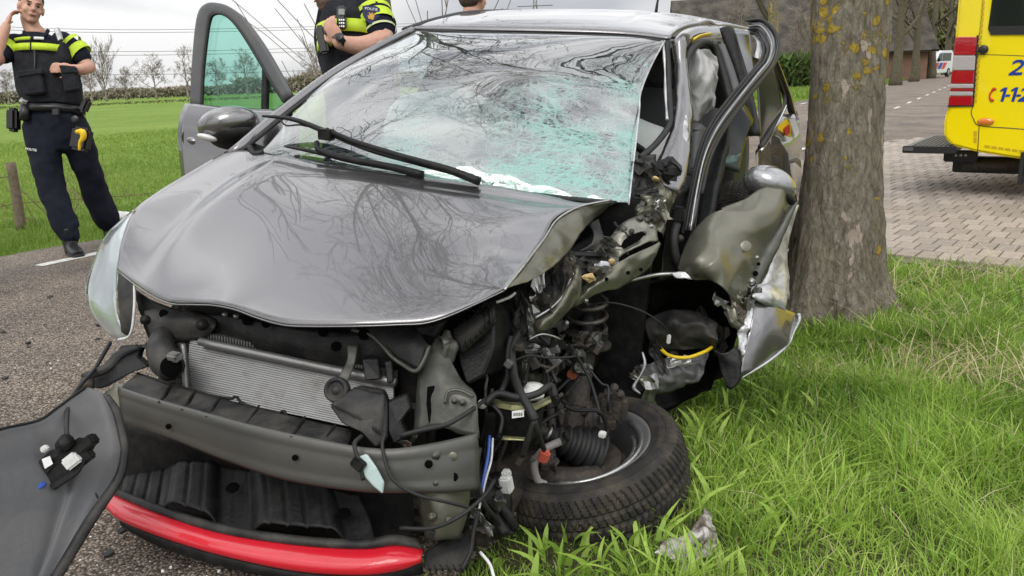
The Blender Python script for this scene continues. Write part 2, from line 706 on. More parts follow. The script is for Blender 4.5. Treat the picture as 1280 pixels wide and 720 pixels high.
def paver_geo(c, jit, w_=LW - .008, d_=LD - .008):
    a = random.uniform(-1, 1) * .012
    e1 = PE1 * math.cos(a) + PE2 * math.sin(a)
    e2 = PE2 * math.cos(a) - PE1 * math.sin(a)
    V = []
    for zz, k in ((-.03, 1.), (-.004, 1.), (0., .95)):
        for sx, sy in ((-1, -1), (1, -1), (1, 1), (-1, 1)):
            V.append(c + e1 * sx * w_ / 2 * k + e2 * sy * d_ / 2 * (k if k == 1 else .966) + Vector((0, 0, zz + jit)))
    Fc = []
    for l in range(2):
        for q in range(4):
            Fc.append((l * 4 + q, l * 4 + (q + 1) % 4, (l + 1) * 4 + (q + 1) % 4, (l + 1) * 4 + q))
    Fc.append((8, 9, 10, 11))
    return V, Fc
RV, RF = [], []
pav_me = []
for k in range(12):
    V, Fc = paver_geo(Vector((0, 0, 0)), 0)
    me = bpy.data.meshes.new('paver')
    me.from_pydata([tuple(v) for v in V], [], Fc)
    me.materials.append(M_pav[k % 4])
    pav_me.append(me)
for k, (z, c) in enumerate(cells):
    jit = -.004 + random.uniform(-.003, .002)
    if k < 300:
        o = bpy.data.objects.new('paver', random.choice(pav_me))
        COL.objects.link(o)
        o.location = c + Vector((0, 0, jit))
        attach(o, bed)
    else:
        V, Fc = paver_geo(c, jit)
        bse = len(RV)
        RV += V
        RF += [tuple(i + bse for i in q) for q in Fc]
M_pavall = mat('paver_rest', rough=.85, spec=.3)
nt = M_pavall.node_tree
b = nt.nodes['Principled BSDF']
p = geo_pos(nt)
rnd = nt.nodes.new('ShaderNodeNewGeometry').outputs['Random Per Island']
cc = ramp_node(nt, rnd, [(0, (.30, .26, .225)), (.5, (.345, .295, .25)), (1, (.39, .335, .29))])
st = ramp_node(nt, tex_noise(nt, p, 16, 6), [(.35, (1, 1, 1)), (.75, (.72, .72, .72))])
nt.links.new(mix_rgb(nt, 1., cc, st, 'MULTIPLY'), b.inputs['Base Color'])
rest = mesh('paver_field', RV, RF, M_pavall, bed, False)
rest['kind'] = 'stuff'

# ================================================================== trees
M_bark = mat('bark', rough=.92, spec=.2)
nt = M_bark.node_tree
b = nt.nodes['Principled BSDF']
p = obj_coord(nt)
mpn = nt.nodes.new('ShaderNodeMapping')
mpn.inputs['Scale'].default_value = (1, 1, .30)
nt.links.new(p, mpn.inputs[0])
pv = mpn.outputs[0]
b0 = ramp_node(nt, tex_noise(nt, pv, 38, 9, .80), [(.32, (.075, .062, .046)), (.48, (.17, .148, .115)), (.62, (.27, .24, .195)), (.8, (.43, .40, .345))])
wob = nt.nodes.new('ShaderNodeVectorMath')
wob.operation = 'MULTIPLY_ADD'
nzc = nt.nodes.new('ShaderNodeTexNoise')
nzc.inputs['Scale'].default_value = 9
nzc.inputs['Detail'].default_value = 6
nt.links.new(pv, nzc.inputs['Vector'])
nt.links.new(nzc.outputs['Color'], wob.inputs[0])
wob.inputs[1].default_value = (.10, .10, .10)
nt.links.new(pv, wob.inputs[2])
vcr = nt.nodes.new('ShaderNodeTexVoronoi')
vcr.feature = 'DISTANCE_TO_EDGE'
vcr.inputs['Scale'].default_value = 30
nt.links.new(wob.outputs[0], vcr.inputs['Vector'])
crk = ramp_node(nt, vcr.outputs['Distance'], [(.0, (.84, .82, .80)), (.22, (1, 1, 1))])
b1 = mix_rgb(nt, 1., b0, crk, 'MULTIPLY')
moss = ramp_node(nt, tex_noise(nt, p, 4.5, 5, .65), [(.45, (0, 0, 0)), (.75, (1, 1, 1))])
b2 = mix_rgb(nt, math_node(nt, 'MULTIPLY', moss, .45), b1, (.17, .175, .095))
pale = ramp_node(nt, tex_noise(nt, pv, 13, 3, .5), [(.655, (0, 0, 0)), (.675, (1, 1, 1))])
b3 = mix_rgb(nt, math_node(nt, 'MULTIPLY', pale, .8), b2, (.40, .33, .27))
vo = nt.nodes.new('ShaderNodeTexVoronoi')
vo.inputs['Scale'].default_value = 19
nt.links.new(p, vo.inputs['Vector'])
edge_n = tex_noise(nt, p, 60, 5, .7)
rad = math_node(nt, 'ADD', vo.outputs['Distance'], math_node(nt, 'MULTIPLY', math_node(nt, 'SUBTRACT', edge_n, .5), 1.25))
lich_shape = ramp_node(nt, rad, [(.42, (1, 1, 1)), (.55, (0, 0, 0))])
sepv = nt.nodes.new('ShaderNodeSeparateColor')
nt.links.new(vo.outputs['Color'], sepv.inputs[0])
sepz = nt.nodes.new('ShaderNodeSeparateXYZ')
nt.links.new(p, sepz.inputs[0])
hz = ramp_node(nt, math_node(nt, 'ADD', math_node(nt, 'MULTIPLY', sepz.outputs[2], .6), 1.05), [(0.12, (.93, .93, .93)), (.48, (.80, .80, .80)), (.78, (.45, .45, .45))])
clus = ramp_node(nt, tex_noise(nt, p, 3.2, 3, .5), [(.42, (0, 0, 0)), (.60, (1, 1, 1))])
pick = math_node(nt, 'GREATER_THAN', math_node(nt, 'ADD', math_node(nt, 'MULTIPLY', sepv.outputs[0], .55), math_node(nt, 'MULTIPLY', clus, .45)), hz)
lich = math_node(nt, 'MULTIPLY', lich_shape, pick)
lc = ramp_node(nt, edge_n, [(.35, (.24, .165, .02)), (.65, (.47, .34, .05))])
b4 = mix_rgb(nt, math_node(nt, 'MULTIPLY', lich, .92), b3, lc)
nt.links.new(b4, b.inputs['Base Color'])
bump_to(nt, b, math_node(nt, 'ADD', math_node(nt, 'ADD', tex_noise(nt, pv, 30, 8, .7), math_node(nt, 'MINIMUM', math_node(nt, 'MULTIPLY', vcr.outputs['Distance'], 1.), .12)), math_node(nt, 'MULTIPLY', lich, .2)), 1., .025)

M_twig = mat('branch_bark', (.085, .068, .052), rough=.9, spec=.2, noise=(8, 4, .3, .7), mixcol=(.055, .055, .035))
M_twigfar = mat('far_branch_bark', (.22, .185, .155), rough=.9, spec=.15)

def branches(start, direc, length, radius, depth, rng, acc, minr=.004, up=.12, spread=.75, kids=3, sides=5, wig=.18):
    """recursive bare limbs; acc = (V, F)"""
    nseg = max(3, int(4 + depth * .6))
    p = Vector(start)
    d = Vector(direc).normalized()
    pts, dirs = [p.copy()], [d.copy()]
    for i in range(nseg):
        d = (d + Vector((rng.normal(), rng.normal(), rng.normal())) * wig + Vector((0, 0, up)) * .5).normalized()
        p = p + d * (length / nseg)
        pts.append(p.copy())
        dirs.append(d.copy())
    rr = [max(minr, radius * (1 - .72 * i / nseg)) for i in range(nseg + 1)]
    V, Fc = tube_geo(pts, rr, sides if depth > 1 else 3, False)
    bse = len(acc[0])
    acc[0].extend(V)
    acc[1].extend(tuple(i + bse for i in q) for q in Fc)
    if depth <= 0:
        return
    nk = kids + int(rng.integers(0, 2))
    for k in range(nk):
        s = .28 + .72 * (k + rng.uniform(0, 1)) / nk
        i = min(nseg, int(s * nseg))
        ax = dirs[i].orthogonal()
        ax.rotate(Matrix.Rotation(rng.uniform(0, 6.283), 3, dirs[i]))
        nd = (dirs[i] + ax * spread * rng.uniform(.6, 1.25)).normalized()
        branches(pts[i], nd, length * rng.uniform(.5, .72), rr[i] * rng.uniform(.5, .68), depth - 1, rng, acc, minr, up, spread, kids, max(3, sides - 1), wig)

def tree_mesh(seed, height, r0, fork=.42, depth=4, limbs=5, lean=0., minr=.004, spread=.75, up=.12, kids=3):
    rng = np.random.default_rng(seed)
    n = 8
    pts = [Vector((lean * height * (i / n) ** 1.5 + rng.normal() * .02 * height / 8, rng.normal() * .02 * height / 8, height * .62 * i / n - .1)) for i in range(n + 1)]
    rad = [r0 * (1.35 if i == 0 else 1.08 if i == 1 else 1 - .62 * i / n) for i in range(n + 1)]
    tV, tF = tube_geo(cr1([list(q) for q in pts], 2), np.interp(np.linspace(0, 1, n * 2 + 1), np.linspace(0, 1, n + 1), rad), 9, True)
    acc = ([], [])
    for k in range(limbs):
        s = fork + (1 - fork) * (k + .3) / limbs
        i = min(n, int(round(s * n)))
        a = k * 2.4 + rng.uniform(-.4, .4)
        d = Vector((math.cos(a), math.sin(a), .75 + .9 * s))
        branches(pts[i], d, height * rng.uniform(.30, .42), rad[i] * .62, depth, rng, acc, minr, up, spread, kids)
    branches(pts[n], Vector((0, 0, 1)), height * .38, rad[n], depth, rng, acc, minr, up, spread, kids)
    return (tV, tF), acc

def mk(name, geo, m):
    me = bpy.data.meshes.new(name)
    me.from_pydata([tuple(v) for v in geo[0]], [], geo[1])
    me.materials.append(m)
    me.polygons.foreach_set('use_smooth', [True] * len(me.polygons))
    return me

def child(name, me, parent):
    o = bpy.data.objects.new(name, me)
    COL.objects.link(o)
    o.parent = parent
    return o

# ---- the tree the car struck against
TB = P(1040, 384, 3.92)
TB.z = -.06
TT = P(1059, 0, 3.86)
axis_t = (TT - TB)
big = empty('roadside_tree', TB, 'thick tree trunk with yellow lichen that the crashed car leans against', 'tree')
V, Fc = [], []
NH, NA = 210, 150
Htr = 3.6
for i in range(NH):
    s = i / (NH - 1)
    h = s * Htr
    c = TB + axis_t * (h / axis_t.z) + Vector((.012 * math.sin(h * 2.2), .01 * math.sin(h * 3.1), 0))
    r = .190 + .012 * math.cos(h * 3.0 + .6) - .010 * h + .075 * math.exp(-h / .14) + .016 * math.exp(-((h - .42) / .3) ** 2)
    for j in range(NA):
        a = 2 * math.pi * j / NA
        ca, sa = math.cos(a), math.sin(a)
        lob = .055 * math.exp(-h / .22) * math.cos(5 * a + .7) + .030 * math.exp(-h / .12) * math.cos(9 * a + 2) + .013 * math.cos(3 * a + h * .8)
        q = Vector((ca * .2, sa * .2, h * .42))
        ridg = mnoise.ridged_multi_fractal(q * 16, 1.0, 2.1, 4, 1.0, 2.0)
        lump = mnoise.noise(q * 7) * .012
        rr = r + lob + lump + (ridg - 1.1) * .0095
        V.append(c + Vector((ca * rr, sa * rr, 0)))
for i in range(NH - 1):
    for j in range(NA):
        a, b_ = i * NA + j, i * NA + (j + 1) % NA
        Fc.append((a, b_, b_ + NA, a + NA))
trunk = mesh('trunk', V, Fc, M_bark, big)
rng = np.random.default_rng(31)
acc = ([], [])
top = TB + axis_t * ((Htr - .1) / axis_t.z)
tV, tF = tube_geo(cr1([list(top), list(top + Vector((.05, .1, 1.6))), list(top + Vector((0, .3, 5.4)))], 4), [.175, .14, .09], 10)
acc[0].extend(tV)
acc[1].extend(tF)
for (hz_, d, ln, r_) in ((0., (-.9, -.25, .62), 4.2, .085), (.5, (-.55, -.85, .7), 4.0, .08), (1.0, (-.8, .6, .8), 3.8, .075), (1.5, (.5, -.7, .9), 3.4, .07),
                         (2.1, (-.5, -.2, 1.0), 3.6, .07), (2.7, (.8, .4, .9), 3.2, .065), (3.2, (-.3, -.5, 1.1), 3.2, .06), (3.3, (.1, .3, 1.2), 3.0, .06)):
    hz_ = hz_ * .8 + 1.5
    branches(top + Vector((.03, .1 * hz_ / 1.6, hz_)), d, ln * 1.12, r_ * .62, 5, rng, acc, .0042, .03, .8, 3, 6)
me = mk('crown', acc, M_twig)
o = bpy.data.objects.new('crown', me)
COL.objects.link(o)
attach(o, big)

# ---- shared bare trees for the avenue and the far tree line
geoA = tree_mesh(3, 13, .30, .35, 4, 5, 0, .026, .8, .10, 3)
geoB = tree_mesh(9, 12, .27, .30, 4, 6, .01, .026, .75, .12, 3)
geoC = tree_mesh(21, 15, .26, .12, 3, 14, 0, .03, .34, .40, 3)
geoD = tree_mesh(44, 11, .25, .33, 4, 6, -.01, .026, .85, .1, 3)
TM = {}
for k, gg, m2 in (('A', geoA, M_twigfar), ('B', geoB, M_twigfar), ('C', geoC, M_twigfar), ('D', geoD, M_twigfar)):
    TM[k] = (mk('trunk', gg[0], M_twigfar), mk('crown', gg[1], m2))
geoN = tree_mesh(5, 11, .24, .36, 4, 6, 0, .009, .8, .10, 3)
TM['N'] = (mk('trunk', geoN[0], M_bark), mk('crown', geoN[1], M_twig))
geoO = tree_mesh(63, 17, .42, .4, 3, 6, .0, .02, .7, .12, 3)
M_oak = mat('oak_bark', (.11, .092, .062), rough=.95, noise=(5, 6, .35, .7), mixcol=(.06, .056, .03), bump=(14, .8, 5))
TM['O'] = (mk('trunk', geoO[0], M_oak), mk('crown', geoO[1], M_oak))

def plant(kind, loc, s, rz, label, name='bare_tree', group=None, sx=1.):
    e = empty(name, loc, label, 'tree', group)
    e.scale = (s * sx, s * sx, s)
    e.rotation_euler = (0, 0, rz)
    child('trunk', TM[kind][0], e)
    child('crown', TM[kind][1], e)
    return e

# avenue across the road (near ones)
t_ = NT(-6.9, 8.2, -.07)
plant('N', (*P(474, 60, 10.4).xy, -.07), 1.0, .6, 'mossy roadside tree trunk right behind the officer with the radio', 'roadside_tree')
plant('N', (*P(965, 60, 32).xy, -.07), 1.15, 2.2, 'slim roadside tree in front of the barn roof, above the car roof corner', 'roadside_tree')
plant('N', (*NT(-7.0, -3.2).xy, -.07), 1.05, 4.0, 'roadside tree behind the photographer whose twigs mirror in the hood', 'roadside_tree')
plant('N', (*NT(-.55, -5.5).xy, -.07), 1.0, 1.3, 'roadside tree behind the photographer on the grass verge', 'roadside_tree')
# oaks down the road on the right
for u_, z_, s_, rz, lb in ((1121, 43, .66, .3, 'thick mossy oak trunk, nearest of the row left of the distant police van'),
                           (1144, 50, .62, 1.7, 'oak trunk forking low, second in the row left of the distant police van'),
                           (1163, 58, .72, 3.1, 'straight oak trunk right behind the bonnet of the distant police van'),
                           (1182, 72, .85, 4.4, 'oak trunk rising behind the roof of the distant police van'),
                           (1203, 88, 1.1, 5.2, 'far oak mostly hidden behind the ambulance'),
                           (1135, 92, 1.0, 2.6, 'far oak between the thick trunks by the brick house')):
    q = P(u_, 90, z_)
    plant('O', (q.x, q.y, -.07), s_, rz, lb, 'oak_tree', 'oaks along the road')

# far tree line across the meadow
for u_, z_, s_, rz, k, lb in (
        (131, 165, .72, .2, 'C', 'tall narrow poplar on the far side of the meadow'),
        (113, 172, .66, 1.2, 'A', 'bare tree left of the tall poplar across the meadow'),
        (101, 180, .60, 3.3, 'B', 'bare tree half hidden by the officer with folded arm across the meadow'),
        (157, 170, .60, 2.2, 'D', 'low round bare tree right of the tall poplar across the meadow'),
        (194, 172, .72, 4.1, 'B', 'bare tree standing alone between poplar and car door across the meadow'),
        (234, 174, .74, 5.0, 'A', 'bare tree just left of the open car door across the meadow'),
        (272, 176, .70, .9, 'D', 'left one of two bare trees seen through the car door glass'),
        (309, 176, .76, 2.9, 'B', 'right one of two bare trees seen through the car door glass'),
        (398, 150, .62, 1.9, 'A', 'pale bare tree between the open car door and the windscreen'),
        (8, 178, .66, 2.5, 'D', 'bare tree at the left picture edge behind the officer'),
        (862, 95, .62, 2.0, 'B', 'bare tree left of the barn roof above the car roof'),
        (893, 92, .66, 3.6, 'D', 'bare tree at the left end of the barn roof'),
        (925, 60, .42, .6, 'A', 'small bare tree in front of the barn left of the slim trunk'),
        (1003, 55, .40, 1.6, 'B', 'small bare tree in front of the barn beside the lichen trunk')):
    q = P(u_, 110, z_)
    plant(k, (q.x, q.y, -.07), s_, rz, lb, 'bare_tree', 'bare trees on the horizon')

# brownish hedge row along the horizon: one mass of twigs
def twig_mass(name, segs, n, m, label, cat, seed, depthsp=6., blade=.16):
    rng = np.random.default_rng(seed)
    V, Fc = [], []
    for (a, b_, h) in segs:
        L = (b_ - a).length
        for k in range(int(n * L)):
            s = rng.uniform(0, 1)
            q = a.lerp(b_, s)
            off = rng.uniform(-depthsp / 2, depthsp / 2)
            hh = h * (.55 + .45 * mnoise.noise(Vector((q.x * .09, q.y * .09, seed)))) * rng.uniform(.0, 1.) ** .7 * 1.15
            c = Vector((q.x + rng.normal() * .5, q.y + off, hh))
            d = Vector((rng.normal(), rng.normal(), abs(rng.normal()) + .4)).normalized() * rng.uniform(.6, 1.6) * h / 5
            sd = d.cross(Vector((rng.normal(), rng.normal(), rng.normal()))).normalized() * blade * rng.uniform(.4, 1.2)
            i = len(V)
            V += [c - sd, c + sd, c + d]
            Fc.append((i, i + 1, i + 2))
    o = mesh(name, V, Fc, m, None, False)
    tag(o, label, cat, kind='stuff')
    return o
M_hedgefar = mat('far_hedge', (.27, .235, .19), rough=1, spec=.05, noise=(.07, 4, .35, .65), mixcol=(.22, .215, .15), coord='Generated')  # distance haze put into the colour: hedge lightened
M_hedge2 = mat('near_hedge', (.06, .11, .025), rough=.9, spec=.15, noise=(.6, 4, .3, .7), mixcol=(.10, .12, .05))
M_wood = mat('far_wood', (.19, .165, .12), rough=1, spec=.05, noise=(.2, 4, .35, .65), mixcol=(.19, .22, .07))
ground_at = lambda u_, z_: Vector((*P(u_, 110, z_).xy, 0))
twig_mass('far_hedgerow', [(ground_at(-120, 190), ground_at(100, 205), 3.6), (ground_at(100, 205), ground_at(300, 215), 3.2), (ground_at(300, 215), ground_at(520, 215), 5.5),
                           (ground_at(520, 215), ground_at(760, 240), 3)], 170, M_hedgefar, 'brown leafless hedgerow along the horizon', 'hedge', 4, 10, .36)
twig_mass('wood', [(ground_at(1030, 115), ground_at(1300, 105), 16)], 260, M_wood, 'brownish spring wood behind the oaks', 'wood', 8, 16, .22)
twig_mass('garden_hedge', [(ground_at(975, 44), ground_at(1050, 46), 2.0)], 900, M_hedge2, 'green garden hedge before the barn', 'hedge', 15, 1.2, .10)
twig_mass('meadow_ditch', [(ground_at(-100, 88), ground_at(330, 96), .45)], 60, mat('ditch_reed', (.10, .12, .035), rough=1), 'dark reed line along the ditch in the meadow', 'ditch', 19, .8, .12)

# ================================================================== barn and house
M_roof = mat('barn_roof', (.042, .038, .034), rough=1., spec=.1, noise=(1.1, 9, .38, .62), mixcol=(.095, .085, .07))
M_brickfar = mat('far_brick', (.20, .11, .075), rough=.9, noise=(2, 5, .3, .7), mixcol=(.14, .085, .06))
M_dark = mat('dark_opening', (.004, .004, .004), rough=1., spec=0.)
M_whitep = mat('white_paint', (.72, .72, .70), rough=.5)
M_glassfar = mat('far_glass', (.06, .07, .08), rough=.08, spec=.8)

def building(name, label, c, yaw, L, W_, eave, ridge, over, wallm, roofm, wins):
    e = empty(name, c, label, 'building')
    ax = turned(WAX, yaw, 'Z')
    X, Y, Z = ax
    q = lambda x, y, z: c + X * x + Y * y + Z * z
    V = [q(-L / 2, -W_ / 2, -.1), q(L / 2, -W_ / 2, -.1), q(L / 2, W_ / 2, -.1), q(-L / 2, W_ / 2, -.1),
         q(-L / 2, -W_ / 2, eave), q(L / 2, -W_ / 2, eave), q(L / 2, W_ / 2, eave), q(-L / 2, W_ / 2, eave), q(-L / 2, 0, ridge - .1), q(L / 2, 0, ridge - .1)]
    mesh('wall', V, [(0, 1, 5, 4), (2, 3, 7, 6), (1, 2, 6, 9, 5), (3, 0, 4, 8, 7)], wallm, e, False)
    sl = (ridge - eave) / (W_ / 2)
    oy = W_ / 2 + over
    ez = eave - over * sl
    V = [q(-L / 2 - over, -oy, ez), q(L / 2 + over, -oy, ez), q(L / 2 + over, 0, ridge), q(-L / 2 - over, 0, ridge), q(-L / 2 - over, oy, ez), q(L / 2 + over, oy, ez)]
    r = mesh('roof', V, [(0, 1, 2, 3), (3, 2, 5, 4)], roofm, e, False)
    solid(r, .18, 1)
    for (x, z, w_, h) in wins:
        f = box('window', q(x, -W_ / 2 - .02, z), (w_, .12, h), M_whitep, e, ax, .01, False, 1)
        box('pane', q(x - w_ * .24, -W_ / 2 - .09, z), (w_ * .38, .02, h * .84), M_glassfar, f, ax, 0, False)
        box('pane', q(x + w_ * .24, -W_ / 2 - .09, z), (w_ * .38, .02, h * .84), M_glassfar, f, ax, 0, False)
    return e, q, ax
bc = ground_at(985, 62)
e, q, ax = building('barn', 'long barn with a dark weathered roof behind the lichen tree trunk', bc, -8, 17, 9, 2.3, 6.3, .5, M_brickfar, M_roof, [(-5.2, 1.3, 1.2, .9), (1.3, 1.2, 1.4, 1.1)])
box('barn_door', q(-1.5, -4.53, 1.1), (2.2, .1, 2.2), M_dark, e, ax, .01, False)
hc = ground_at(1122, 120)
building('brick_house', 'brown brick house with white windows behind the oaks', hc, -18, 9, 8, 5.0, 7.4, .4, M_brickfar, mat('house_roof', (.12, .085, .07), rough=.9), [(-2.6, 1.5, 1.3, 1.4), (0, 1.5, 1.3, 1.4), (2.6, 1.5, 1.3, 1.4), (-2.6, 3.9, 1.2, 1.3), (0, 3.9, 1.2, 1.3), (2.6, 3.9, 1.2, 1.3)])

# ================================================================== fence on the meadow edge
M_post = mat('post_wood', (.20, .155, .11), rough=.95, noise=(30, 6, .3, .7), mixcol=(.11, .085, .06), bump=(60, .6, 5))
M_wire = mat('rusty_wire', (.16, .10, .065), rough=.7, metal=.4)
pa, pb = P(13, 203, 7.45), P(25, 280, 7.55)
pb.z = -.1
fence = empty('fence_post', pb, 'weathered wooden fence post leaning beside the officer at the meadow edge', 'fence post')
V, Fc = tube_geo(cr1([list(pb), list(pb.lerp(pa, .5) + Vector((.006, 0, 0))), list(pa)], 4), [.047, .045, .042, .043], 9)
mesh('post', V, Fc, M_post, fence)
for k, (h, sag) in enumerate(((.30, .03), (.58, .02))):
    a = pb.lerp(pa, h / .72) - RD * 0
    for sgn in (-1, 1):
        far = a + RD * (3.2 * sgn) + Vector((0, 0, -.05 - (.12 if k == 0 else 0)))
        mid = a.lerp(far, .5) + Vector((0, 0, -sag))
        if k == 1 and sgn == 1:
            continue
        wv = cr1([list(a), list(mid), list(far)], 12)
        wv = [Vector(x) + Vector((0, 0, .004 * math.sin(i * 2.1))) for i, x in enumerate(wv)]
        V, Fc = tube_geo(wv, .0035, 5)
        mesh('wire', V, Fc, M_wire, fence)
# brambles tangled in the wire
rng = np.random.default_rng(12)
acc = ([], [])
for k in range(14):
    branches(pb + RD * rng.uniform(.15, 1.0) + Vector((0, 0, -.02)), Vector((rng.normal() * .7, rng.normal() * .5, 1)), rng.uniform(.4, .75), .006, 1, rng, acc, .002, .02, .8, 2, 4)
br = mk('bramble', acc, mat('bramble_stem', (.20, .13, .09), rough=.9))
bo = link('bramble', br, None, None)
tag(bo, 'leafless brown bramble stems beside the fence post', 'bramble', kind='stuff')

# small bare shrub beside the far roadside tree
acc = ([], [])
for k in range(5):
    s0 = P(488 + k * 9, 60, 9.0)
    s0.z = -.07
    branches(s0, Vector((rng.normal() * .45 + (k - 4) * .07, rng.normal() * .3, 1.6)), rng.uniform(2.0, 2.9), .016, 1, rng, acc, .005, .12, .5, 3, 5, .06)
sb = link('bare_shrub', mk('bare_shrub', acc, mat('shrub_twig', (.19, .155, .13), rough=.9)), None, None)
tag(sb, 'thin bare shrub stems beside the mossy trunk behind the car roof', 'shrub')
acc = ([], [])
for k in range(3):
    s0 = P(432 + k * 4, 100, 7.4)
    s0.z = -.07
    branches(s0, Vector((-.42 + .1 * k, .1 * rng.normal(), 1)), 1.45 + .12 * k, .010, 1, rng, acc, .004, .05, .5, 2, 5, .05)
sb = link('bare_shrub', mk('bare_shrub', acc, MATS['shrub_twig']), None, None)
tag(sb, 'few thin twigs sticking out left of the officer with the radio', 'shrub')

# overhead power lines and a pylon
M_cable = mat('overhead_cable', (.20, .20, .21), rough=.6)
py = empty('power_line', ground_at(640, 420), 'distant lattice pylon with faint overhead cables across the sky', 'power line')
acc = ([], [])
pb0 = ground_at(672, 420)
for sx in (-1, 1):
    for sy in (-1, 1):
        V, Fc = tube_geo([pb0 + Vector((sx * 3.2, sy * 3.2, 0)), pb0 + Vector((sx * .7, sy * .7, 40)), pb0 + Vector((0, 0, 50))], .22, 4)
        bse = len(acc[0]); acc[0].extend(V); acc[1].extend(tuple(i + bse for i in f) for f in Fc)
for k in range(9):
    z0, z1 = k * 5., k * 5. + 5
    w0, w1 = 3.2 - 2.5 * z0 / 40, 3.2 - 2.5 * min(z1, 40) / 40
    for a_, b_ in (((-1, -1), (1, -1)), ((1, -1), (-1, -1)), ((-1, 1), (1, 1)), ((1, 1), (-1, 1))):
        V, Fc = tube_geo([pb0 + Vector((a_[0] * w0, a_[1] * w0, z0)), pb0 + Vector((b_[0] * w1, b_[1] * w1, z1))], .12, 3)
        bse = len(acc[0]); acc[0].extend(V); acc[1].extend(tuple(i + bse for i in f) for f in Fc)
for hh in (37, 43):
    V, Fc = tube_geo([pb0 + Vector((-9, 0, hh)), pb0 + Vector((9, 0, hh))], .25, 4)
    bse = len(acc[0]); acc[0].extend(V); acc[1].extend(tuple(i + bse for i in f) for f in Fc)
link('pylon', mk('pylon', acc, M_cable), None, py)
for v0, v1 in ((27, 38), (31, 41), (56, 63), (61, 67), (86, 90)):
    a, m_, b_ = P(-150, v0, 300), P(250, (v0 + v1) / 2 + 4, 330), P(900, v1 - 22, 430)
    V, Fc = tube_geo(cr1([list(a), list(m_), list(b_)], 10), .10, 4)
    mesh('cable', V, Fc, M_cable, py)

# ================================================================== the wrecked car
M_paint = mat('grey_metallic_paint', (.172, .166, .169), rough=.24, metal=.85, coat=1., coatr=.02, noise=(7, 5, .55, .9), mixcol=(.175, .168, .163))
M_under = mat('bare_grey_green_panel', (.155, .15, .117), rough=.32, metal=.55, noise=(14, 6, .55, .92), mixcol=(.085, .082, .063), bump=(22, .15, 3))
M_under2 = mat('dull_grey_panel', (.10, .10, .088), rough=.42, metal=.5, noise=(18, 6, .4, .75), mixcol=(.05, .048, .04), bump=(30, .2, 3))
M_blk = mat('black_plastic', (.008, .008, .0085), rough=.45, spec=.25, noise=(20, 6, .45, .8), mixcol=(.028, .026, .024), bump=(120, .15, 2))
M_blk2 = mat('dusty_black_plastic', (.016, .016, .017), rough=.5, spec=.3, noise=(9, 6, .42, .7), mixcol=(.065, .06, .052), bump=(90, .15, 3))
M_rub = mat('black_rubber', (.014, .014, .014), rough=.6, noise=(24, 5, .5, .85), mixcol=(.035, .033, .03))
M_grim = mat('grimy_iron', (.045, .040, .036), rough=.65, metal=.3, noise=(26, 6, .45, .75), mixcol=(.105, .078, .056), bump=(60, .6, 4))
M_steel = mat('bare_steel', (.42, .42, .41), rough=.36, metal=.9, noise=(18, 6, .45, .8), mixcol=(.22, .21, .20), bump=(40, .2, 3))
M_alu = mat('aluminium_fins', (.27, .27, .265), rough=.5, metal=.8, noise=(16, 6, .55, .75), mixcol=(.18, .17, .155))
M_alud = mat('radiator_core', (.10, .10, .10), rough=.6, metal=.5)
M_red = mat('red_paint', (.58, .008, .022), rough=.35, coat=.8, noise=(11, 6, .55, .95), mixcol=(.48, .018, .03))
M_glass = None
M_scr = mat('scraped_paint', (.55, .55, .555), rough=.35, metal=.4, coat=.4, noise=(16, 6, .4, .65), mixcol=(.25, .25, .26), bump=(35, .4, 4))
M_bracket = mat('zinc_grey_bracket', (.24, .235, .20), rough=.4, metal=.5, noise=(18, 6, .4, .75), mixcol=(.12, .115, .095), bump=(30, .3, 3))
M_foam = mat('torn_yellow_foam', (.62, .46, .22), rough=.95, noise=(50, 5, .4, .7), mixcol=(.32, .21, .09), bump=(90, .9, 4))
M_lbl = mat('paper_label', (.78, .78, .76), rough=.6)
M_wht = mat('white_plastic', (.68, .68, .66), rough=.4, noise=(40, 4, .5, .8), mixcol=(.45, .44, .41))
M_org = mat('salmon_plastic', (.60, .13, .085), rough=.4)
M_blue = mat('blue_wire', (.05, .11, .42), rough=.4)
M_air = mat('airbag_cloth', (.62, .61, .60), rough=.9, bump=(18, .5, 4))
M_aird = mat('grey_airbag_cloth', (.36, .355, .35), rough=.85, bump=(16, .7, 4))
M_seat = mat('seat_cloth', (.10, .10, .105), rough=.95, bump=(200, .4, 2))
M_dash = mat('dashboard', (.035, .035, .037), rough=.6)
M_yel = mat('yellow_sticker', (.78, .55, .02), rough=.4)
M_rst = mat('red_sticker', (.45, .02, .02), rough=.4)
M_chr = mat('chrome', (.75, .75, .76), rough=.08, metal=1.)
M_dirtbar = mat('bumper_beam_black', (.085, .085, .078), rough=.42, metal=.35, noise=(5, 6, .4, .75), mixcol=(.105, .10, .09), bump=(25, .12, 3))
M_torn = mat('grey_moulded_plastic', (.075, .077, .082), rough=.48, spec=.5, noise=(6, 6, .4, .75), mixcol=(.115, .11, .105), bump=(60, .12, 3))

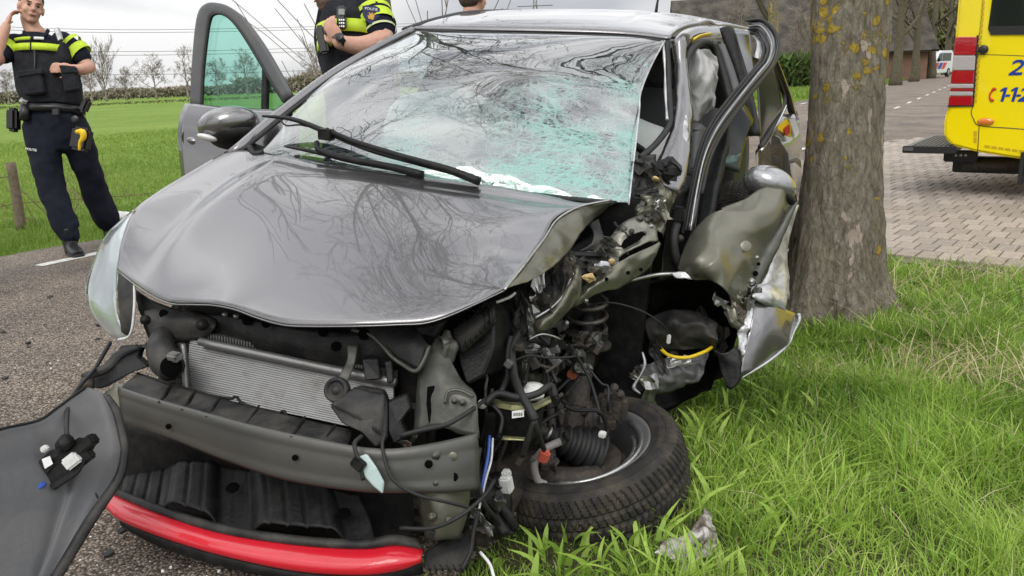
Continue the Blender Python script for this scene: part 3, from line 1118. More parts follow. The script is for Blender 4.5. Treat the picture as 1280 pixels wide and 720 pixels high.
def glass_mat(name, tint, haze=0., cracked=False):
    m = bpy.data.materials.new(name)
    m.use_nodes = True
    nt = m.node_tree
    nt.nodes.clear()
    o = nt.nodes.new('ShaderNodeOutputMaterial')
    tr = nt.nodes.new('ShaderNodeBsdfTransparent')
    tr.inputs[0].default_value = (*tint, 1)
    gl = nt.nodes.new('ShaderNodeBsdfGlossy')
    gl.inputs['Roughness'].default_value = .02
    lw = nt.nodes.new('ShaderNodeLayerWeight')
    lw.inputs['Blend'].default_value = .5
    sch = math_node(nt, 'ADD', math_node(nt, 'MULTIPLY', math_node(nt, 'POWER', lw.outputs['Facing'], 5.), .95), .045)
    mx = nt.nodes.new('ShaderNodeMixShader')
    nt.links.new(tr.outputs[0], mx.inputs[1])
    nt.links.new(gl.outputs[0], mx.inputs[2])
    if not cracked:
        nt.links.new(sch, mx.inputs[0])
        nt.links.new(mx.outputs[0], o.inputs[0])
        return m
    fb = math_node(nt, 'MINIMUM', math_node(nt, 'ADD', math_node(nt, 'MULTIPLY', sch, 2.4), .17), .9)
    nt.links.new(fb, mx.inputs[0])
    uv = obj_coord(nt, 'UV')
    warp = nt.nodes.new('ShaderNodeTexNoise')
    warp.inputs['Scale'].default_value = 5
    warp.inputs['Detail'].default_value = 3
    nt.links.new(uv, warp.inputs['Vector'])
    wv = nt.nodes.new('ShaderNodeVectorMath')
    wv.operation = 'MULTIPLY_ADD'
    nt.links.new(warp.outputs['Color'], wv.inputs[0])
    wv.inputs[1].default_value = (.07, .10, 0)
    nt.links.new(uv, wv.inputs[2])
    sep = nt.nodes.new('ShaderNodeSeparateXYZ')
    nt.links.new(uv, sep.inputs[0])
    U, Vv = sep.outputs[0], sep.outputs[1]
    # how badly broken each place is: worst low on the driver's side
    dmg = math_node(nt, 'ADD', math_node(nt, 'ADD', math_node(nt, 'MULTIPLY', U, .46), math_node(nt, 'MULTIPLY', Vv, .44)), math_node(nt, 'MULTIPLY', math_node(nt, 'SUBTRACT', tex_noise(nt, uv, 3.2, 4, .6), .5), .30))
    dmg = ramp_node(nt, dmg, [(.38, (.03, .03, .03)), (.50, (.14, .14, .14)), (.62, (.62, .62, .62)), (.88, (.95, .95, .95))])
    nd = tex_noise(nt, uv, 4.5, 4, .6)
    dmg = math_node(nt, 'MULTIPLY', dmg, ramp_node(nt, nd, [(.38, (.22, .22, .22)), (.56, (1, 1, 1))]))
    total = None
    for sx, sy, w_, gain in ((5, 15, .026, 1.), (8, 40, .050, 1.), (20, 90, .055, .6)):
        mp_ = nt.nodes.new('ShaderNodeMapping')
        mp_.inputs['Scale'].default_value = (sx, sy, 1)
        mp_.inputs['Rotation'].default_value = (0, 0, .16 + sx * .009)
        nt.links.new(wv.outputs[0], mp_.inputs[0])
        v = nt.nodes.new('ShaderNodeTexVoronoi')
        v.feature = 'DISTANCE_TO_EDGE'
        v.inputs['Scale'].default_value = 1
        nt.links.new(mp_.outputs[0], v.inputs['Vector'])
        wid = math_node(nt, 'MULTIPLY', math_node(nt, 'ADD', dmg, .12), w_)
        ln = math_node(nt, 'MULTIPLY', math_node(nt, 'LESS_THAN', v.outputs['Distance'], wid), gain)
        total = ln if total is None else math_node(nt, 'MAXIMUM', total, ln)
    # spokes and rings round the two worst blows
    for (iu, iv, ka, kr, w_, gain) in ((1.02, .60, 9., 3.2, .085, 1.), (.70, 1.02, 11., 3.6, .080, .9), (1.05, .60, 24., 6., .10, .8)):
        dv = nt.nodes.new('ShaderNodeVectorMath')
        dv.operation = 'SUBTRACT'
        nt.links.new(wv.outputs[0], dv.inputs[0])
        dv.inputs[1].default_value = (iu + .035, iv + .05, 0)
        sx_ = nt.nodes.new('ShaderNodeSeparateXYZ')
        nt.links.new(dv.outputs[0], sx_.inputs[0])
        dx = math_node(nt, 'MULTIPLY', sx_.outputs[0], 1.5)
        an = math_node(nt, 'ARCTAN2', sx_.outputs[1], math_node(nt, 'SUBTRACT', 0., dx))
        r2_ = math_node(nt, 'ADD', math_node(nt, 'MULTIPLY', dx, dx), math_node(nt, 'MULTIPLY', sx_.outputs[1], sx_.outputs[1]))
        lr = math_node(nt, 'LOGARITHM', math_node(nt, 'ADD', math_node(nt, 'SQRT', r2_), .02), 2.718)
        cb = nt.nodes.new('ShaderNodeCombineXYZ')
        nt.links.new(math_node(nt, 'MULTIPLY', an, ka), cb.inputs[0])
        nt.links.new(math_node(nt, 'MULTIPLY', lr, kr), cb.inputs[1])
        v = nt.nodes.new('ShaderNodeTexVoronoi')
        v.feature = 'DISTANCE_TO_EDGE'
        v.inputs['Scale'].default_value = 1
        nt.links.new(cb.outputs[0], v.inputs['Vector'])
        wid = math_node(nt, 'MULTIPLY', math_node(nt, 'ADD', dmg, .10), w_)
        ln = math_node(nt, 'MULTIPLY', math_node(nt, 'LESS_THAN', v.outputs['Distance'], wid), gain)
        total = math_node(nt, 'MAXIMUM', total, ln)
    speck = tex_noise(nt, uv, 160, 2, .8)
    total = math_node(nt, 'MULTIPLY', total, math_node(nt, 'ADD', math_node(nt, 'MULTIPLY', speck, 1.1), .30))
    lines = math_node(nt, 'MULTIPLY', total, math_node(nt, 'ADD', math_node(nt, 'MULTIPLY', dmg, .93), .05))
    hz_ = math_node(nt, 'ADD', lines, math_node(nt, 'ADD', math_node(nt, 'MULTIPLY', dmg, .05), haze))
    hz_ = math_node(nt, 'MINIMUM', hz_, .92)
    df = nt.nodes.new('ShaderNodeBsdfDiffuse')
    tl = nt.nodes.new('ShaderNodeBsdfTranslucent')
    cc = ramp_node(nt, math_node(nt, 'MULTIPLY', dmg, 1.), [(0, (.76, .80, .79)), (.45, (.52, .77, .71)), (1, (.34, .69, .61))])
    nt.links.new(cc, df.inputs[0])
    nt.links.new(cc, tl.inputs[0])
    dt = nt.nodes.new('ShaderNodeMixShader')
    dt.inputs[0].default_value = .3
    nt.links.new(df.outputs[0], dt.inputs[1])
    nt.links.new(tl.outputs[0], dt.inputs[2])
    fin = nt.nodes.new('ShaderNodeMixShader')
    nt.links.new(hz_, fin.inputs[0])
    nt.links.new(mx.outputs[0], fin.inputs[1])
    nt.links.new(dt.outputs[0], fin.inputs[2])
    nt.links.new(fin.outputs[0], o.inputs[0])
    # shards tilt the mirror image a little
    vb = nt.nodes.new('ShaderNodeTexVoronoi')
    vb.inputs['Scale'].default_value = 1
    mp_ = nt.nodes.new('ShaderNodeMapping')
    mp_.inputs['Scale'].default_value = (18, 34, 1)
    nt.links.new(wv.outputs[0], mp_.inputs[0])
    nt.links.new(mp_.outputs[0], vb.inputs['Vector'])
    s2 = nt.nodes.new('ShaderNodeSeparateColor')
    nt.links.new(vb.outputs['Color'], s2.inputs[0])
    bp = nt.nodes.new('ShaderNodeBump')
    bp.inputs['Distance'].default_value = .003
    bs = math_node(nt, 'MULTIPLY', dmg, .20)
    nt.links.new(math_node(nt, 'ADD', bs, .012), bp.inputs['Strength'])
    nt.links.new(math_node(nt, 'ADD', s2.outputs[0], tex_noise(nt, uv, 14, 3)), bp.inputs['Height'])
    nt.links.new(bp.outputs[0], gl.inputs['Normal'])
    return m
M_ws = glass_mat('shattered_glass', (.38, .50, .48), .015, True)
M_win = glass_mat('tinted_glass', (.62, .86, .80))
M_clear = glass_mat('clear_lens', (.93, .95, .95))
M_darkwin = mat('dark_side_glass', (.012, .016, .014), rough=.10, spec=.4)

CARB = CAR(-1.2, 0, 0)
car = empty('crashed_car', CARB, 'wrecked dark grey hatchback with smashed windscreen and its front torn open', 'car')

def coons(name, top, bottom, left, right, m, parent=car, nu=40, nv=30, th=.003, fn=None, px=True, dent=None, seed=0., off=0., relax=0):
    """surface spanning four edges; fn(u, v) -> extra offset vector"""
    def res(c, n):
        a = cr1([list(P(*q)) if px else list(q) for q in c], 12)
        d = np.concatenate([[0], np.cumsum(np.linalg.norm(np.diff(a, axis=0), axis=1))])
        d /= d[-1]
        s = np.linspace(0, 1, n + 1)
        return np.stack([np.interp(s, d, a[:, k]) for k in range(3)], 1)
    T, B, L, Rr = res(top, nu), res(bottom, nu), res(left, nv), res(right, nv)
    V = np.zeros((nv + 1, nu + 1, 3))
    for i in range(nv + 1):
        v = i / nv
        u = np.linspace(0, 1, nu + 1)[:, None]
        V[i] = (1 - v) * T + v * B + (1 - u) * L[i] + u * Rr[i] - ((1 - u) * (1 - v) * T[0] + u * (1 - v) * T[-1] + (1 - u) * v * B[0] + u * v * B[-1])
    for q in range(relax):                       # stretch the sheet evenly between its edges
        V[1:-1, 1:-1] = .25 * (V[:-2, 1:-1] + V[2:, 1:-1] + V[1:-1, :-2] + V[1:-1, 2:])
    if fn:
        for i in range(nv + 1):
            for j in range(nu + 1):
                V[i, j] += np.array(fn(j / nu, i / nv))
    vv = V.reshape(-1, 3)
    if dent:
        for i in range(len(vv)):
            d = nvec(vv[i], dent[1], seed)
            d2 = nvec(vv[i], dent[1] * 2.6, seed + 3)
            wgt = dent[2]((i % (nu + 1)) / nu, (i // (nu + 1)) / nv) if len(dent) > 2 else 1.
            vv[i] += dent[0] * wgt * (np.array(d) + .4 * np.array(d2))
    W_ = nu + 1
    f = [(i * W_ + j, i * W_ + j + 1, (i + 1) * W_ + j + 1, (i + 1) * W_ + j) for i in range(nv) for j in range(nu)]
    me = bpy.data.meshes.new(name)
    me.from_pydata(vv.tolist(), [], f)
    uv = me.uv_layers.new(name='UVMap')
    li = np.empty(len(me.loops), dtype=np.int32)
    me.loops.foreach_get('vertex_index', li)
    uv.data.foreach_set('uv', np.stack([(li % W_) / nu, (li // W_) / nv], 1).astype(np.float32).ravel())
    o = link(name, me, m, parent, True)
    if th:
        solid(o, th, off)
    return o

def band(name, rows, bulge, m, parent=car, k=5, th=.003, n=6, dent=None, ends=False):
    """a strip given by its two edges (uL, vL, uR, vR, depth), rounded towards the viewer"""
    net = []
    for r in rows:
        a, b_ = P(r[0], r[1], r[4]), P(r[2], r[3], r[5] if len(r) > 5 else r[4])
        row = []
        for i in range(n + 1):
            s = i / n
            row.append(a.lerp(b_, s) - FW * bulge * (1 - (2 * s - 1) ** 2))
        net.append(row)
    return patch(name, net, m, parent, 1, k, th, dent, False)

gauss = lambda x, c, s: math.exp(-((x - c) / s) ** 2)
Zv = Vector((0, 0, 1))

# ---- hood
def hood_fn(u, v):
    e = 16 * u * (1 - u) * v * (1 - v)
    h = .030 * e ** .8
    cl = .16 - .03 * v
    h += .006 * (math.tanh((u - cl) / .018)) * min(1, 6 * v * (1 - v)) * (1 if u < .5 else 0) * gauss(u, cl, .10)
    # the driver side buckled in waves that run across the panel
    k = max(0, (u - .62) / .38)
    h += .0035 * k * math.sin(9 * v + 5 * u) * min(1, 6 * v * (1 - v)) - .010 * gauss(v, .10, .05) * max(0, (u - .35) / .65) * (1 if u < .98 else 0)
    return CU * h
hood = coons('hood',
      [(282, 190, 2.72), (320, 190, 2.67), (401, 205, 2.58), (462, 213, 2.53), (523, 221, 2.49), (604, 231, 2.46), (665, 241, 2.44), (726, 253, 2.42), (763, 251, 2.40)],
      [(147, 338, 2.26), (180, 362, 2.13), (210, 377, 2.06), (240, 379, 2.02), (267, 380, 1.98), (293, 385, 1.95), (320, 395, 1.92), (347, 403, 1.89), (373, 406, 1.87), (440, 406, 1.84), (500, 404, 1.83), (532, 402, 1.83), (564, 392, 1.835), (608, 372, 1.86), (631, 361, 1.88)],
      [(282, 190, 2.72), (237, 216, 2.60), (193, 243, 2.48), (166, 266, 2.40), (152, 303, 2.32), (147, 338, 2.26)],
      [(763, 251, 2.40), (725, 259, 2.36), (696, 274, 2.28), (679, 299, 2.17), (650, 338, 1.99), (631, 361, 1.88)],
      M_paint, nu=90, nv=60, th=.004, fn=hood_fn, relax=3000, dent=(.008, 5.0, lambda u, v: max(0, (u - .86) / .14) * .8))
tube('hood_edge', [(148, 340, 2.25), (180, 364, 2.125), (210, 379, 2.055), (240, 381, 2.015), (267, 382, 1.975), (293, 387, 1.945), (320, 397, 1.915), (347, 405, 1.885), (373, 408, 1.865), (440, 408, 1.838), (500, 406, 1.828), (532, 404, 1.828), (564, 394, 1.833), (608, 374, 1.858), (631, 363, 1.878)], .0022, M_paint, hood)
# folded-down flap of the hood on the driver side, its raw inside showing
patch('hood_flap', [[(632, 362, 1.885), (652, 338, 1.995), (681, 299, 2.17), (698, 274, 2.28), (727, 259, 2.36), (764, 252, 2.40)],
                    [(646, 357, 1.93), (668, 338, 2.03), (695, 308, 2.19), (712, 285, 2.29), (735, 268, 2.37), (758, 260, 2.42)],
                    [(660, 352, 1.98), (684, 338, 2.08), (708, 318, 2.22), (724, 294, 2.31), (740, 276, 2.39), (752, 266, 2.44)]], M_under, hood, ru=8, rv=8, dent=(.003, 14), crease=(.010, 10))
tube('raw_edge', [(631, 362, 1.875), (650, 338, 1.985), (680, 299, 2.16), (697, 274, 2.27), (726, 258, 2.35), (764, 250, 2.39)], [.003, .004, .003, .004, .003], M_steel, hood, k=6)

# ---- windscreen
def ws_fn(u, v):
    e = 16 * u * (1 - u) * v * (1 - v)
    h = .045 * e ** .7
    k = max(0, (u - .45) / .55)
    h += k * (-.020 * gauss(v, .62, .16) + .012 * gauss(v, .42, .07) - .010 * gauss(v, .85, .08)) * min(1, 8 * (1 - v))
    return (-FW * .5 + CU * .85) * h
coons('windshield',
      [(521, 39, 3.11), (600, 41, 3.01), (700, 43, 2.92), (780, 46, 2.85), (831, 51, 2.79)],
      [(325, 190, 2.75), (401, 207, 2.64), (523, 223, 2.55), (604, 233, 2.51), (700, 247, 2.47), (786, 254, 2.44)],
      [(521, 39, 3.11), (414, 97, 2.93), (325, 190, 2.75)],
      [(831, 51, 2.79), (815, 80, 2.74), (801, 115, 2.67), (799, 140, 2.62), (793, 194, 2.52), (786, 254, 2.44)],
      M_ws, nu=70, nv=50, th=0, fn=ws_fn, dent=(.006, 12, lambda u, v: max(0, (u + v * .5 - .8))))
tube('glass_edge', [(831, 51, 2.78), (815, 80, 2.73), (801, 115, 2.66), (799, 140, 2.61), (793, 194, 2.51), (786, 256, 2.43)], .003, M_scr, car, n=6, k=4)
# dark cowl between hood and glass
coons('cowl_panel', [(300, 186, 2.79), (400, 203, 2.68), (523, 219, 2.59), (650, 237, 2.53), (780, 250, 2.49)], [(282, 194, 2.70), (401, 209, 2.58), (523, 225, 2.50), (650, 243, 2.46), (763, 256, 2.41)],
      [(300, 186, 2.79), (282, 194, 2.70)], [(780, 250, 2.49), (763, 256, 2.41)], M_blk, nu=30, nv=4, th=.01)

# ---- roof
def roof_fn(u, v):
    e = 16 * u * (1 - u) * v * (1 - v)
    buck = .012 * gauss(v, .22 + .25 * u, .07) * max(0, u - .25) * 1.3 - .010 * gauss(v, .36 + .2 * u, .06) * max(0, u - .2)
    rib = .004 * (gauss(u, .2, .02) + gauss(u, .8, .02)) * (1 if v > .08 else 0)
    return CU * (.022 * e ** .5 + buck * min(1, 8 * v) - rib)
coons('roof', [(516, 36, 3.13), (600, 38, 3.03), (700, 40, 2.94), (780, 43, 2.87), (837, 49, 2.80)],
      [(652, 15, 4.5), (740, 17, 4.5), (840, 22, 4.45), (938, 36, 4.25)],
      [(516, 36, 3.13), (545, 26, 3.4), (590, 18, 3.85), (652, 15, 4.5)],
      [(837, 49, 2.80), (848, 37, 2.95), (872, 30, 3.3), (907, 31, 3.75), (938, 36, 4.25)],
      M_paint, nu=60, nv=40, th=.01, fn=roof_fn)
tube('antenna', [(820, 16, 4.3), (822, 2, 4.3), (826, -14, 4.3)], [.009, .006, .005], M_blk, car)
# passenger side pillar and drip rail
band('windshield_pillar', [(283, 190, 296, 194, 2.73), (346, 137, 357, 143, 2.86), (410, 90, 419, 97, 2.98), (470, 55, 478, 61, 3.07), (514, 34, 521, 39, 3.13)], .012, M_paint, th=.006)
tube('pillar_seal', [(296, 194, 2.715), (357, 144, 2.845), (419, 98, 2.965), (478, 62, 3.055), (521, 40, 3.12), (600, 42, 3.02), (700, 44, 2.93), (780, 47, 2.86), (826, 51, 2.80)], .008, M_rub, car, n=6)
tube('roof_rail', [(505, 38, 3.15), (545, 25, 3.42), (590, 16, 3.87), (652, 14, 4.5)], .012, M_rub, car, n=6)
band('windshield_pillar', [(838, 54, 858, 44, 2.82), (841, 86, 858, 82, 2.80), (844, 125, 864, 130, 2.73), (839, 160, 864, 172, 2.66), (824, 198, 860, 215, 2.58), (812, 226, 848, 244, 2.50)], .022, M_paint, th=.006, dent=(.006, 16), n=8)
band('torn_pillar_metal', [(845, 140, 858, 138, 2.70), (846, 160, 861, 158, 2.66), (848, 180, 860, 182, 2.63)], .012, M_scr, dent=(.006, 40))
tube('pillar_seal', [(833, 52, 2.80), (835, 80, 2.785), (836, 110, 2.75), (838, 140, 2.70), (836, 158, 2.66), (820, 180, 2.60), (801, 197, 2.55)], .011, M_rub, car, n=7)
tube('chewed_glass_rim', [(829, 54, 2.79), (831, 85, 2.77), (832, 120, 2.73), (834, 150, 2.67)], [.004, .006, .003, .006, .004, .006], M_scr, car, n=5, k=8)
# roof side rail with the arched door opening
tube('door_opening_seal', [(857, 130, 2.80), (856, 92, 2.86), (860, 70, 2.92), (870, 57, 3.0), (883, 53, 3.08), (894, 62, 3.12), (903, 88, 3.12), (911, 118, 3.10), (918, 150, 3.06)], .014, M_rub, car, n=8)
band('roof_side_rail', [(842, 50, 846, 70, 2.84), (852, 40, 858, 60, 2.92), (868, 34, 872, 50, 3.1), (888, 33, 892, 48, 3.35), (906, 34, 910, 46, 3.6), (934, 38, 934, 46, 4.1)], .015, M_paint, th=.008)
band('yellow_sticker', [(865, 54, 866, 48, 2.985), (875, 48, 876, 43, 3.06), (889, 45, 889, 41, 3.2)], .018, M_yel, th=.001)
band('centre_pillar', [(900, 36, 916, 36, 3.30), (908, 62, 924, 62, 3.25), (918, 92, 933, 92, 3.2), (929, 128, 942, 128, 3.1), (936, 170, 950, 170, 3.0)], .02, M_blk, th=.01)
band('centre_pillar_trim', [(898, 56, 905, 56, 3.22), (908, 88, 917, 88, 3.17), (917, 120, 926, 120, 3.10), (920, 150, 930, 150, 3.05)], .01, M_torn, th=.01)
patch('rear_door_glass', [[(917, 38, 3.4), (926, 38, 3.5), (937, 39, 3.6)], [(925, 66, 3.35), (932, 66, 3.45), (940, 66, 3.55)], [(936, 102, 3.3), (940, 102, 3.4), (944, 100, 3.5)]], M_darkwin, car)
# rear flank by the tree
patch('rear_window_glass', [[(946, 106, 3.25), (958, 88, 3.55), (968, 80, 3.95)], [(948, 140, 3.2), (961, 122, 3.5), (975, 112, 3.9)], [(950, 180, 3.1), (961, 164, 3.4), (978, 138, 3.85)]], M_darkwin, car)
band('rear_pillar', [(964, 74, 971, 72, 3.95), (972, 96, 980, 94, 4.05), (980, 120, 990, 122, 4.15), (986, 142, 996, 146, 4.2)], .02, M_paint)
tube('rear_window_seal', [(964, 76, 3.9), (972, 98, 3.98), (981, 124, 4.05), (975, 142, 3.82), (960, 170, 3.35), (950, 184, 3.08)], .010, M_rub, car, n=6)
tube('belt_moulding', [(951, 188, 3.06), (961, 173, 3.34), (977, 144, 3.82), (983, 130, 4.05)], .007, M_chr, car, n=6)
rf = patch('rear_flank', [[(945, 188, 3.10), (958, 174, 3.38), (975, 146, 3.86), (996, 140, 4.3)], [(946, 220, 3.06), (962, 208, 3.32), (984, 182, 3.80), (1003, 175, 4.28)],
                     [(946, 280, 3.02), (964, 268, 3.28), (986, 244, 3.78), (1004, 230, 4.26)], [(946, 350, 3.0), (964, 338, 3.26), (986, 310, 3.76), (1003, 300, 4.25)]], M_paint, car, dent=(.01, 6))
slab('side_sticker', [(972, 158, 3.73), (983, 148, 3.86), (989, 156, 3.93), (988, 178, 3.93), (984, 189, 3.85), (975, 182, 3.73)], .004, M_yel, rf, bev=0)
slab('side_sticker', [(980, 160, 3.79), (987, 155, 3.88), (988, 166, 3.89), (982, 170, 3.80)], .003, M_rst, rf, bev=0)

# ---- bent front door on the driver side, torn open
dr = empty('front_door', P(900, 300, 2.7))
attach(dr, car)
band('window_frame', [(935, 27, 938, 41, 3.30), (951, 26, 946, 40, 3.22), (965, 36, 952, 48, 3.14), (972, 55, 957, 62, 3.05), (968, 76, 955, 74, 2.97), (954, 96, 941, 89, 2.90), (930, 125, 917, 118, 2.82), (903, 163, 891, 153, 2.74), (886, 197, 875, 190, 2.68), (876, 240, 864, 238, 2.62), (868, 290, 855, 288, 2.56)], .010, mat('dark_frame_metal', (.045, .045, .047), rough=.3, metal=.6, coat=.6), dr, n=8)
tube('frame_seal', [(934, 26, 3.29), (953, 25, 3.20), (967, 37, 3.11), (974, 56, 3.02), (969, 78, 2.94), (954, 98, 2.87), (930, 128, 2.79), (903, 166, 2.71), (887, 200, 2.65), (877, 243, 2.59)], .006, M_rub, dr, n=7)
tube('frame_seal', [(939, 41, 3.28), (948, 44, 3.20), (955, 58, 3.08), (952, 74, 2.98), (940, 90, 2.90), (916, 118, 2.82), (890, 153, 2.74), (874, 190, 2.68), (863, 240, 2.62), (853, 292, 2.55)], .007, M_rub, dr, n=7)
tube('frame_highlight_line', [(936, 33, 3.275), (949, 32, 3.195), (959, 41, 3.11), (965, 57, 3.03), (961, 75, 2.94), (947, 93, 2.87), (923, 123, 2.79), (897, 159, 2.71), (881, 194, 2.65), (871, 238, 2.585), (863, 288, 2.53)], .0035, M_steel, dr, n=5)  # silver tube stands in for the highlight along the frame
tube('frame_groove', [(936, 37, 3.275), (947, 36, 3.20), (955, 44, 3.12), (960, 59, 3.03), (956, 75, 2.945), (942, 92, 2.875), (918, 121, 2.795), (892, 156, 2.715), (877, 192, 2.655), (866, 238, 2.59), (857, 288, 2.535)], .005, M_rub, dr, n=5)
band('bright_inner_edge', [(940, 44, 947, 46, 3.24), (946, 54, 954, 58, 3.12), (943, 72, 950, 76, 3.02)], .008, M_scr, dr)
band('door_inner_frame', [(920, 120, 905, 150, 2.86), (915, 160, 890, 200, 2.80), (905, 210, 875, 250, 2.74), (895, 260, 862, 300, 2.68), (880, 310, 850, 340, 2.62)], .03, M_blk, dr, dent=(.01, 10))
patch('door_glass', [[(918, 118, 2.95), (932, 132, 2.98), (942, 150, 3.0)], [(900, 165, 2.9), (918, 175, 2.93), (930, 185, 2.95)], [(893, 205, 2.86), (910, 212, 2.88), (924, 216, 2.9)]], M_darkwin, dr)
patch('broken_glass', [[(895, 196, 2.80), (912, 196, 2.80), (926, 192, 2.82)], [(897, 204, 2.78), (910, 204, 2.78), (922, 200, 2.80)]], M_win, dr, dent=(.006, 40))
patch('folded_skin', [[(864, 292, 2.56), (882, 272, 2.56), (900, 261, 2.57), (930, 249, 2.61), (963, 233, 2.64), (995, 252, 2.70)],
                      [(856, 312, 2.52), (874, 300, 2.47), (898, 288, 2.48), (925, 278, 2.52), (955, 266, 2.57), (979, 280, 2.64)],
                      [(850, 328, 2.48), (872, 322, 2.40), (894, 314, 2.42), (918, 308, 2.46), (943, 306, 2.53), (960, 312, 2.60)],
                      [(850, 338, 2.47), (868, 340, 2.43), (890, 338, 2.38), (912, 338, 2.42), (934, 340, 2.49), (946, 348, 2.56)],
                      [(868, 350, 2.46), (882, 350, 2.44), (895, 354, 2.39), (912, 368, 2.42), (928, 382, 2.47), (941, 392, 2.52)]], M_under, dr, ru=12, rv=12, th=.003, dent=(.004, 8), crease=(.030, 3.6))
disc('hole', (899, 264, 2.545), FW * -1 + CU * .4, .011, .003, M_dark, dr, n=14)
disc('stamped_dimple', (932, 308, 2.487), FW * -1 + CU * .2, .018, .004, M_under, dr, n=18)
bolt((946, 322, 2.53), -FW, .007, M_steel, dr)
band('door_edge_frame', [(984, 262, 999, 250, 2.66), (966, 290, 982, 288, 2.63), (949, 318, 967, 322, 2.60), (937, 345, 952, 350, 2.57), (935, 360, 950, 364, 2.55)], .012, M_under2, dr, dent=(.004, 20))
for (a, b_, zz, r_) in ((944, 342, 2.545, .009), (948, 330, 2.56, .006), (941, 354, 2.535, .009)):
    disc('hole', (a, b_, zz), -FW, r_, .004, M_dark, dr, n=12)
bolt((939, 352, 2.53), -FW, .012, M_steel, dr)
patch('scraped_skin', [[(990, 258, 2.68), (999, 256, 2.72)], [(972, 302, 2.63), (984, 305, 2.69)], [(960, 340, 2.60), (986, 340, 2.68)], [(950, 358, 2.57), (986, 374, 2.64)]], M_scr, dr, dent=(.005, 22))
patch('crushed_hinge_rim', [[(936, 360, 2.53), (956, 354, 2.55), (984, 368, 2.61)], [(940, 370, 2.47), (960, 372, 2.49), (985, 380, 2.58)], [(944, 376, 2.50), (964, 384, 2.52), (982, 388, 2.58)]], M_scr, dr, dent=(.012, 30))
patch('lower_skin', [[(942, 373, 2.50), (965, 381, 2.53), (998, 393, 2.62)], [(936, 400, 2.47), (962, 406, 2.48), (994, 413, 2.58)], [(930, 436, 2.45), (952, 438, 2.46), (984, 432, 2.54)], [(926, 470, 2.44), (940, 466, 2.45), (952, 456, 2.47)]], M_paint, dr, dent=(.006, 12))
patch('torn_skin_edge', [[(938, 374, 2.49), (943, 374, 2.49)], [(931, 400, 2.46), (939, 404, 2.45)], [(922, 415, 2.45), (933, 425, 2.44)], [(924, 440, 2.44), (930, 446, 2.43)]], M_scr, dr, dent=(.012, 45))
tube('torn_edge', [(998, 392, 2.615), (999, 400, 2.61), (992, 415, 2.58), (985, 431, 2.54), (960, 452, 2.48), (928, 472, 2.43)], [.007, .006, .003, .005, .002], M_scr, dr, n=5)
patch('black_sill_plastic', [[(890, 436, 2.47), (906, 440, 2.45), (926, 428, 2.45)], [(898, 456, 2.46), (911, 460, 2.44), (926, 452, 2.43)], [(910, 482, 2.44), (917, 485, 2.43), (928, 472, 2.43)]], M_blk, dr, dent=(.01, 18))
# mirror on that door
V, Fc = ellip(P(962, 231, 2.72), (RT * .93 - UP * .37, UP * .93 + RT * .37, -FW), (.092, .062, .075), 22, 14)
mir = mesh('mirror_cap', V, Fc, mat('scuffed_paint', (.28, .28, .285), rough=.25, metal=.75, coat=1.), dr)
V, Fc = ellip(P(974, 246, 2.73), (RT * .80 - UP * .6, UP * .8 + RT * .6, -FW), (.062, .034, .068), 18, 12)
mesh('mirror_housing', V, Fc, M_blk, mir)

# ---- open front door on the passenger side
ld = empty('front_door', P(300, 300, 3.1))
attach(ld, car)
zd = lambda u_: 2.96 + (366 - u_) / 125 * .42
outer = [(240, 134), (242, 90), (246, 40), (251, 15), (260, 6), (272, 5), (287, 9), (303, 20), (319, 40), (335, 64), (351, 92), (366, 120)]
inner = [(252, 136), (254, 92), (259, 45), (263, 24), (268, 18), (276, 17), (285, 21), (297, 33), (310, 52), (325, 77), (340, 103), (356, 128)]
band('window_frame', [(a[0], a[1], b_[0], b_[1], zd(a[0]), zd(b_[0])) for a, b_ in zip(outer, inner)], .004, M_torn, ld, k=4, th=.02)
tube('frame_seal', [(a, b_, zd(a) - .02) for a, b_ in inner], .006, M_rub, ld, n=6)
band('window_divider', [(331, 72, 336, 76, zd(331)), (330, 110, 335, 112, zd(331)), (329, 142, 334, 143, zd(331))], .006, M_blk, ld, th=.02)
gp = [P(a, b_, zd(a) + .015) for a, b_ in inner] + [P(352, 150, zd(352) + .015), P(300, 146, zd(300) + .015)]
slab('door_window', gp, .004, M_win, ld, px=False, bev=0)
patch('door_skin', [[(239, 133, zd(239)), (270, 136, zd(270)), (310, 140, zd(310)), (366, 142, zd(366))], [(232, 150, zd(232) - .03), (265, 155, zd(265) - .03), (310, 160, zd(310) - .03), (366, 165, zd(366) - .03)],
                    [(231, 180, zd(231) - .04), (265, 190, zd(265) - .04), (310, 200, zd(310) - .04), (366, 205, zd(366) - .04)], [(236, 230, zd(236) - .02), (268, 245, zd(268) - .02), (310, 260, zd(310) - .02), (366, 275, zd(366))],
                    [(248, 310, zd(248)), (275, 320, zd(275)), (310, 335, zd(310)), (366, 350, zd(366))]], M_paint, ld, th=.06)
band('belt_seal', [(240, 131, 240, 137, zd(240) - .035), (280, 134, 280, 141, zd(280) - .035), (366, 138, 366, 146, zd(366) - .035)], .006, M_rub, ld)
V, Fc = ellip(P(244, 177, zd(244) - .075), (RT * .95 - UP * .3, UP * .95 + RT * .3, -FW), (.036, .018, .02), 14, 8)
mesh('door_handle', V, Fc, M_paint, ld)
disc('handle_recess', (241, 172, zd(241) - .05), -FW, .045, .004, M_blk, ld, n=20)
tube('handle_bright_edge', [(233, 164, zd(236) - .066), (240, 159, zd(240) - .07), (250, 162, zd(250) - .07)], .004, M_chr, ld, n=5)
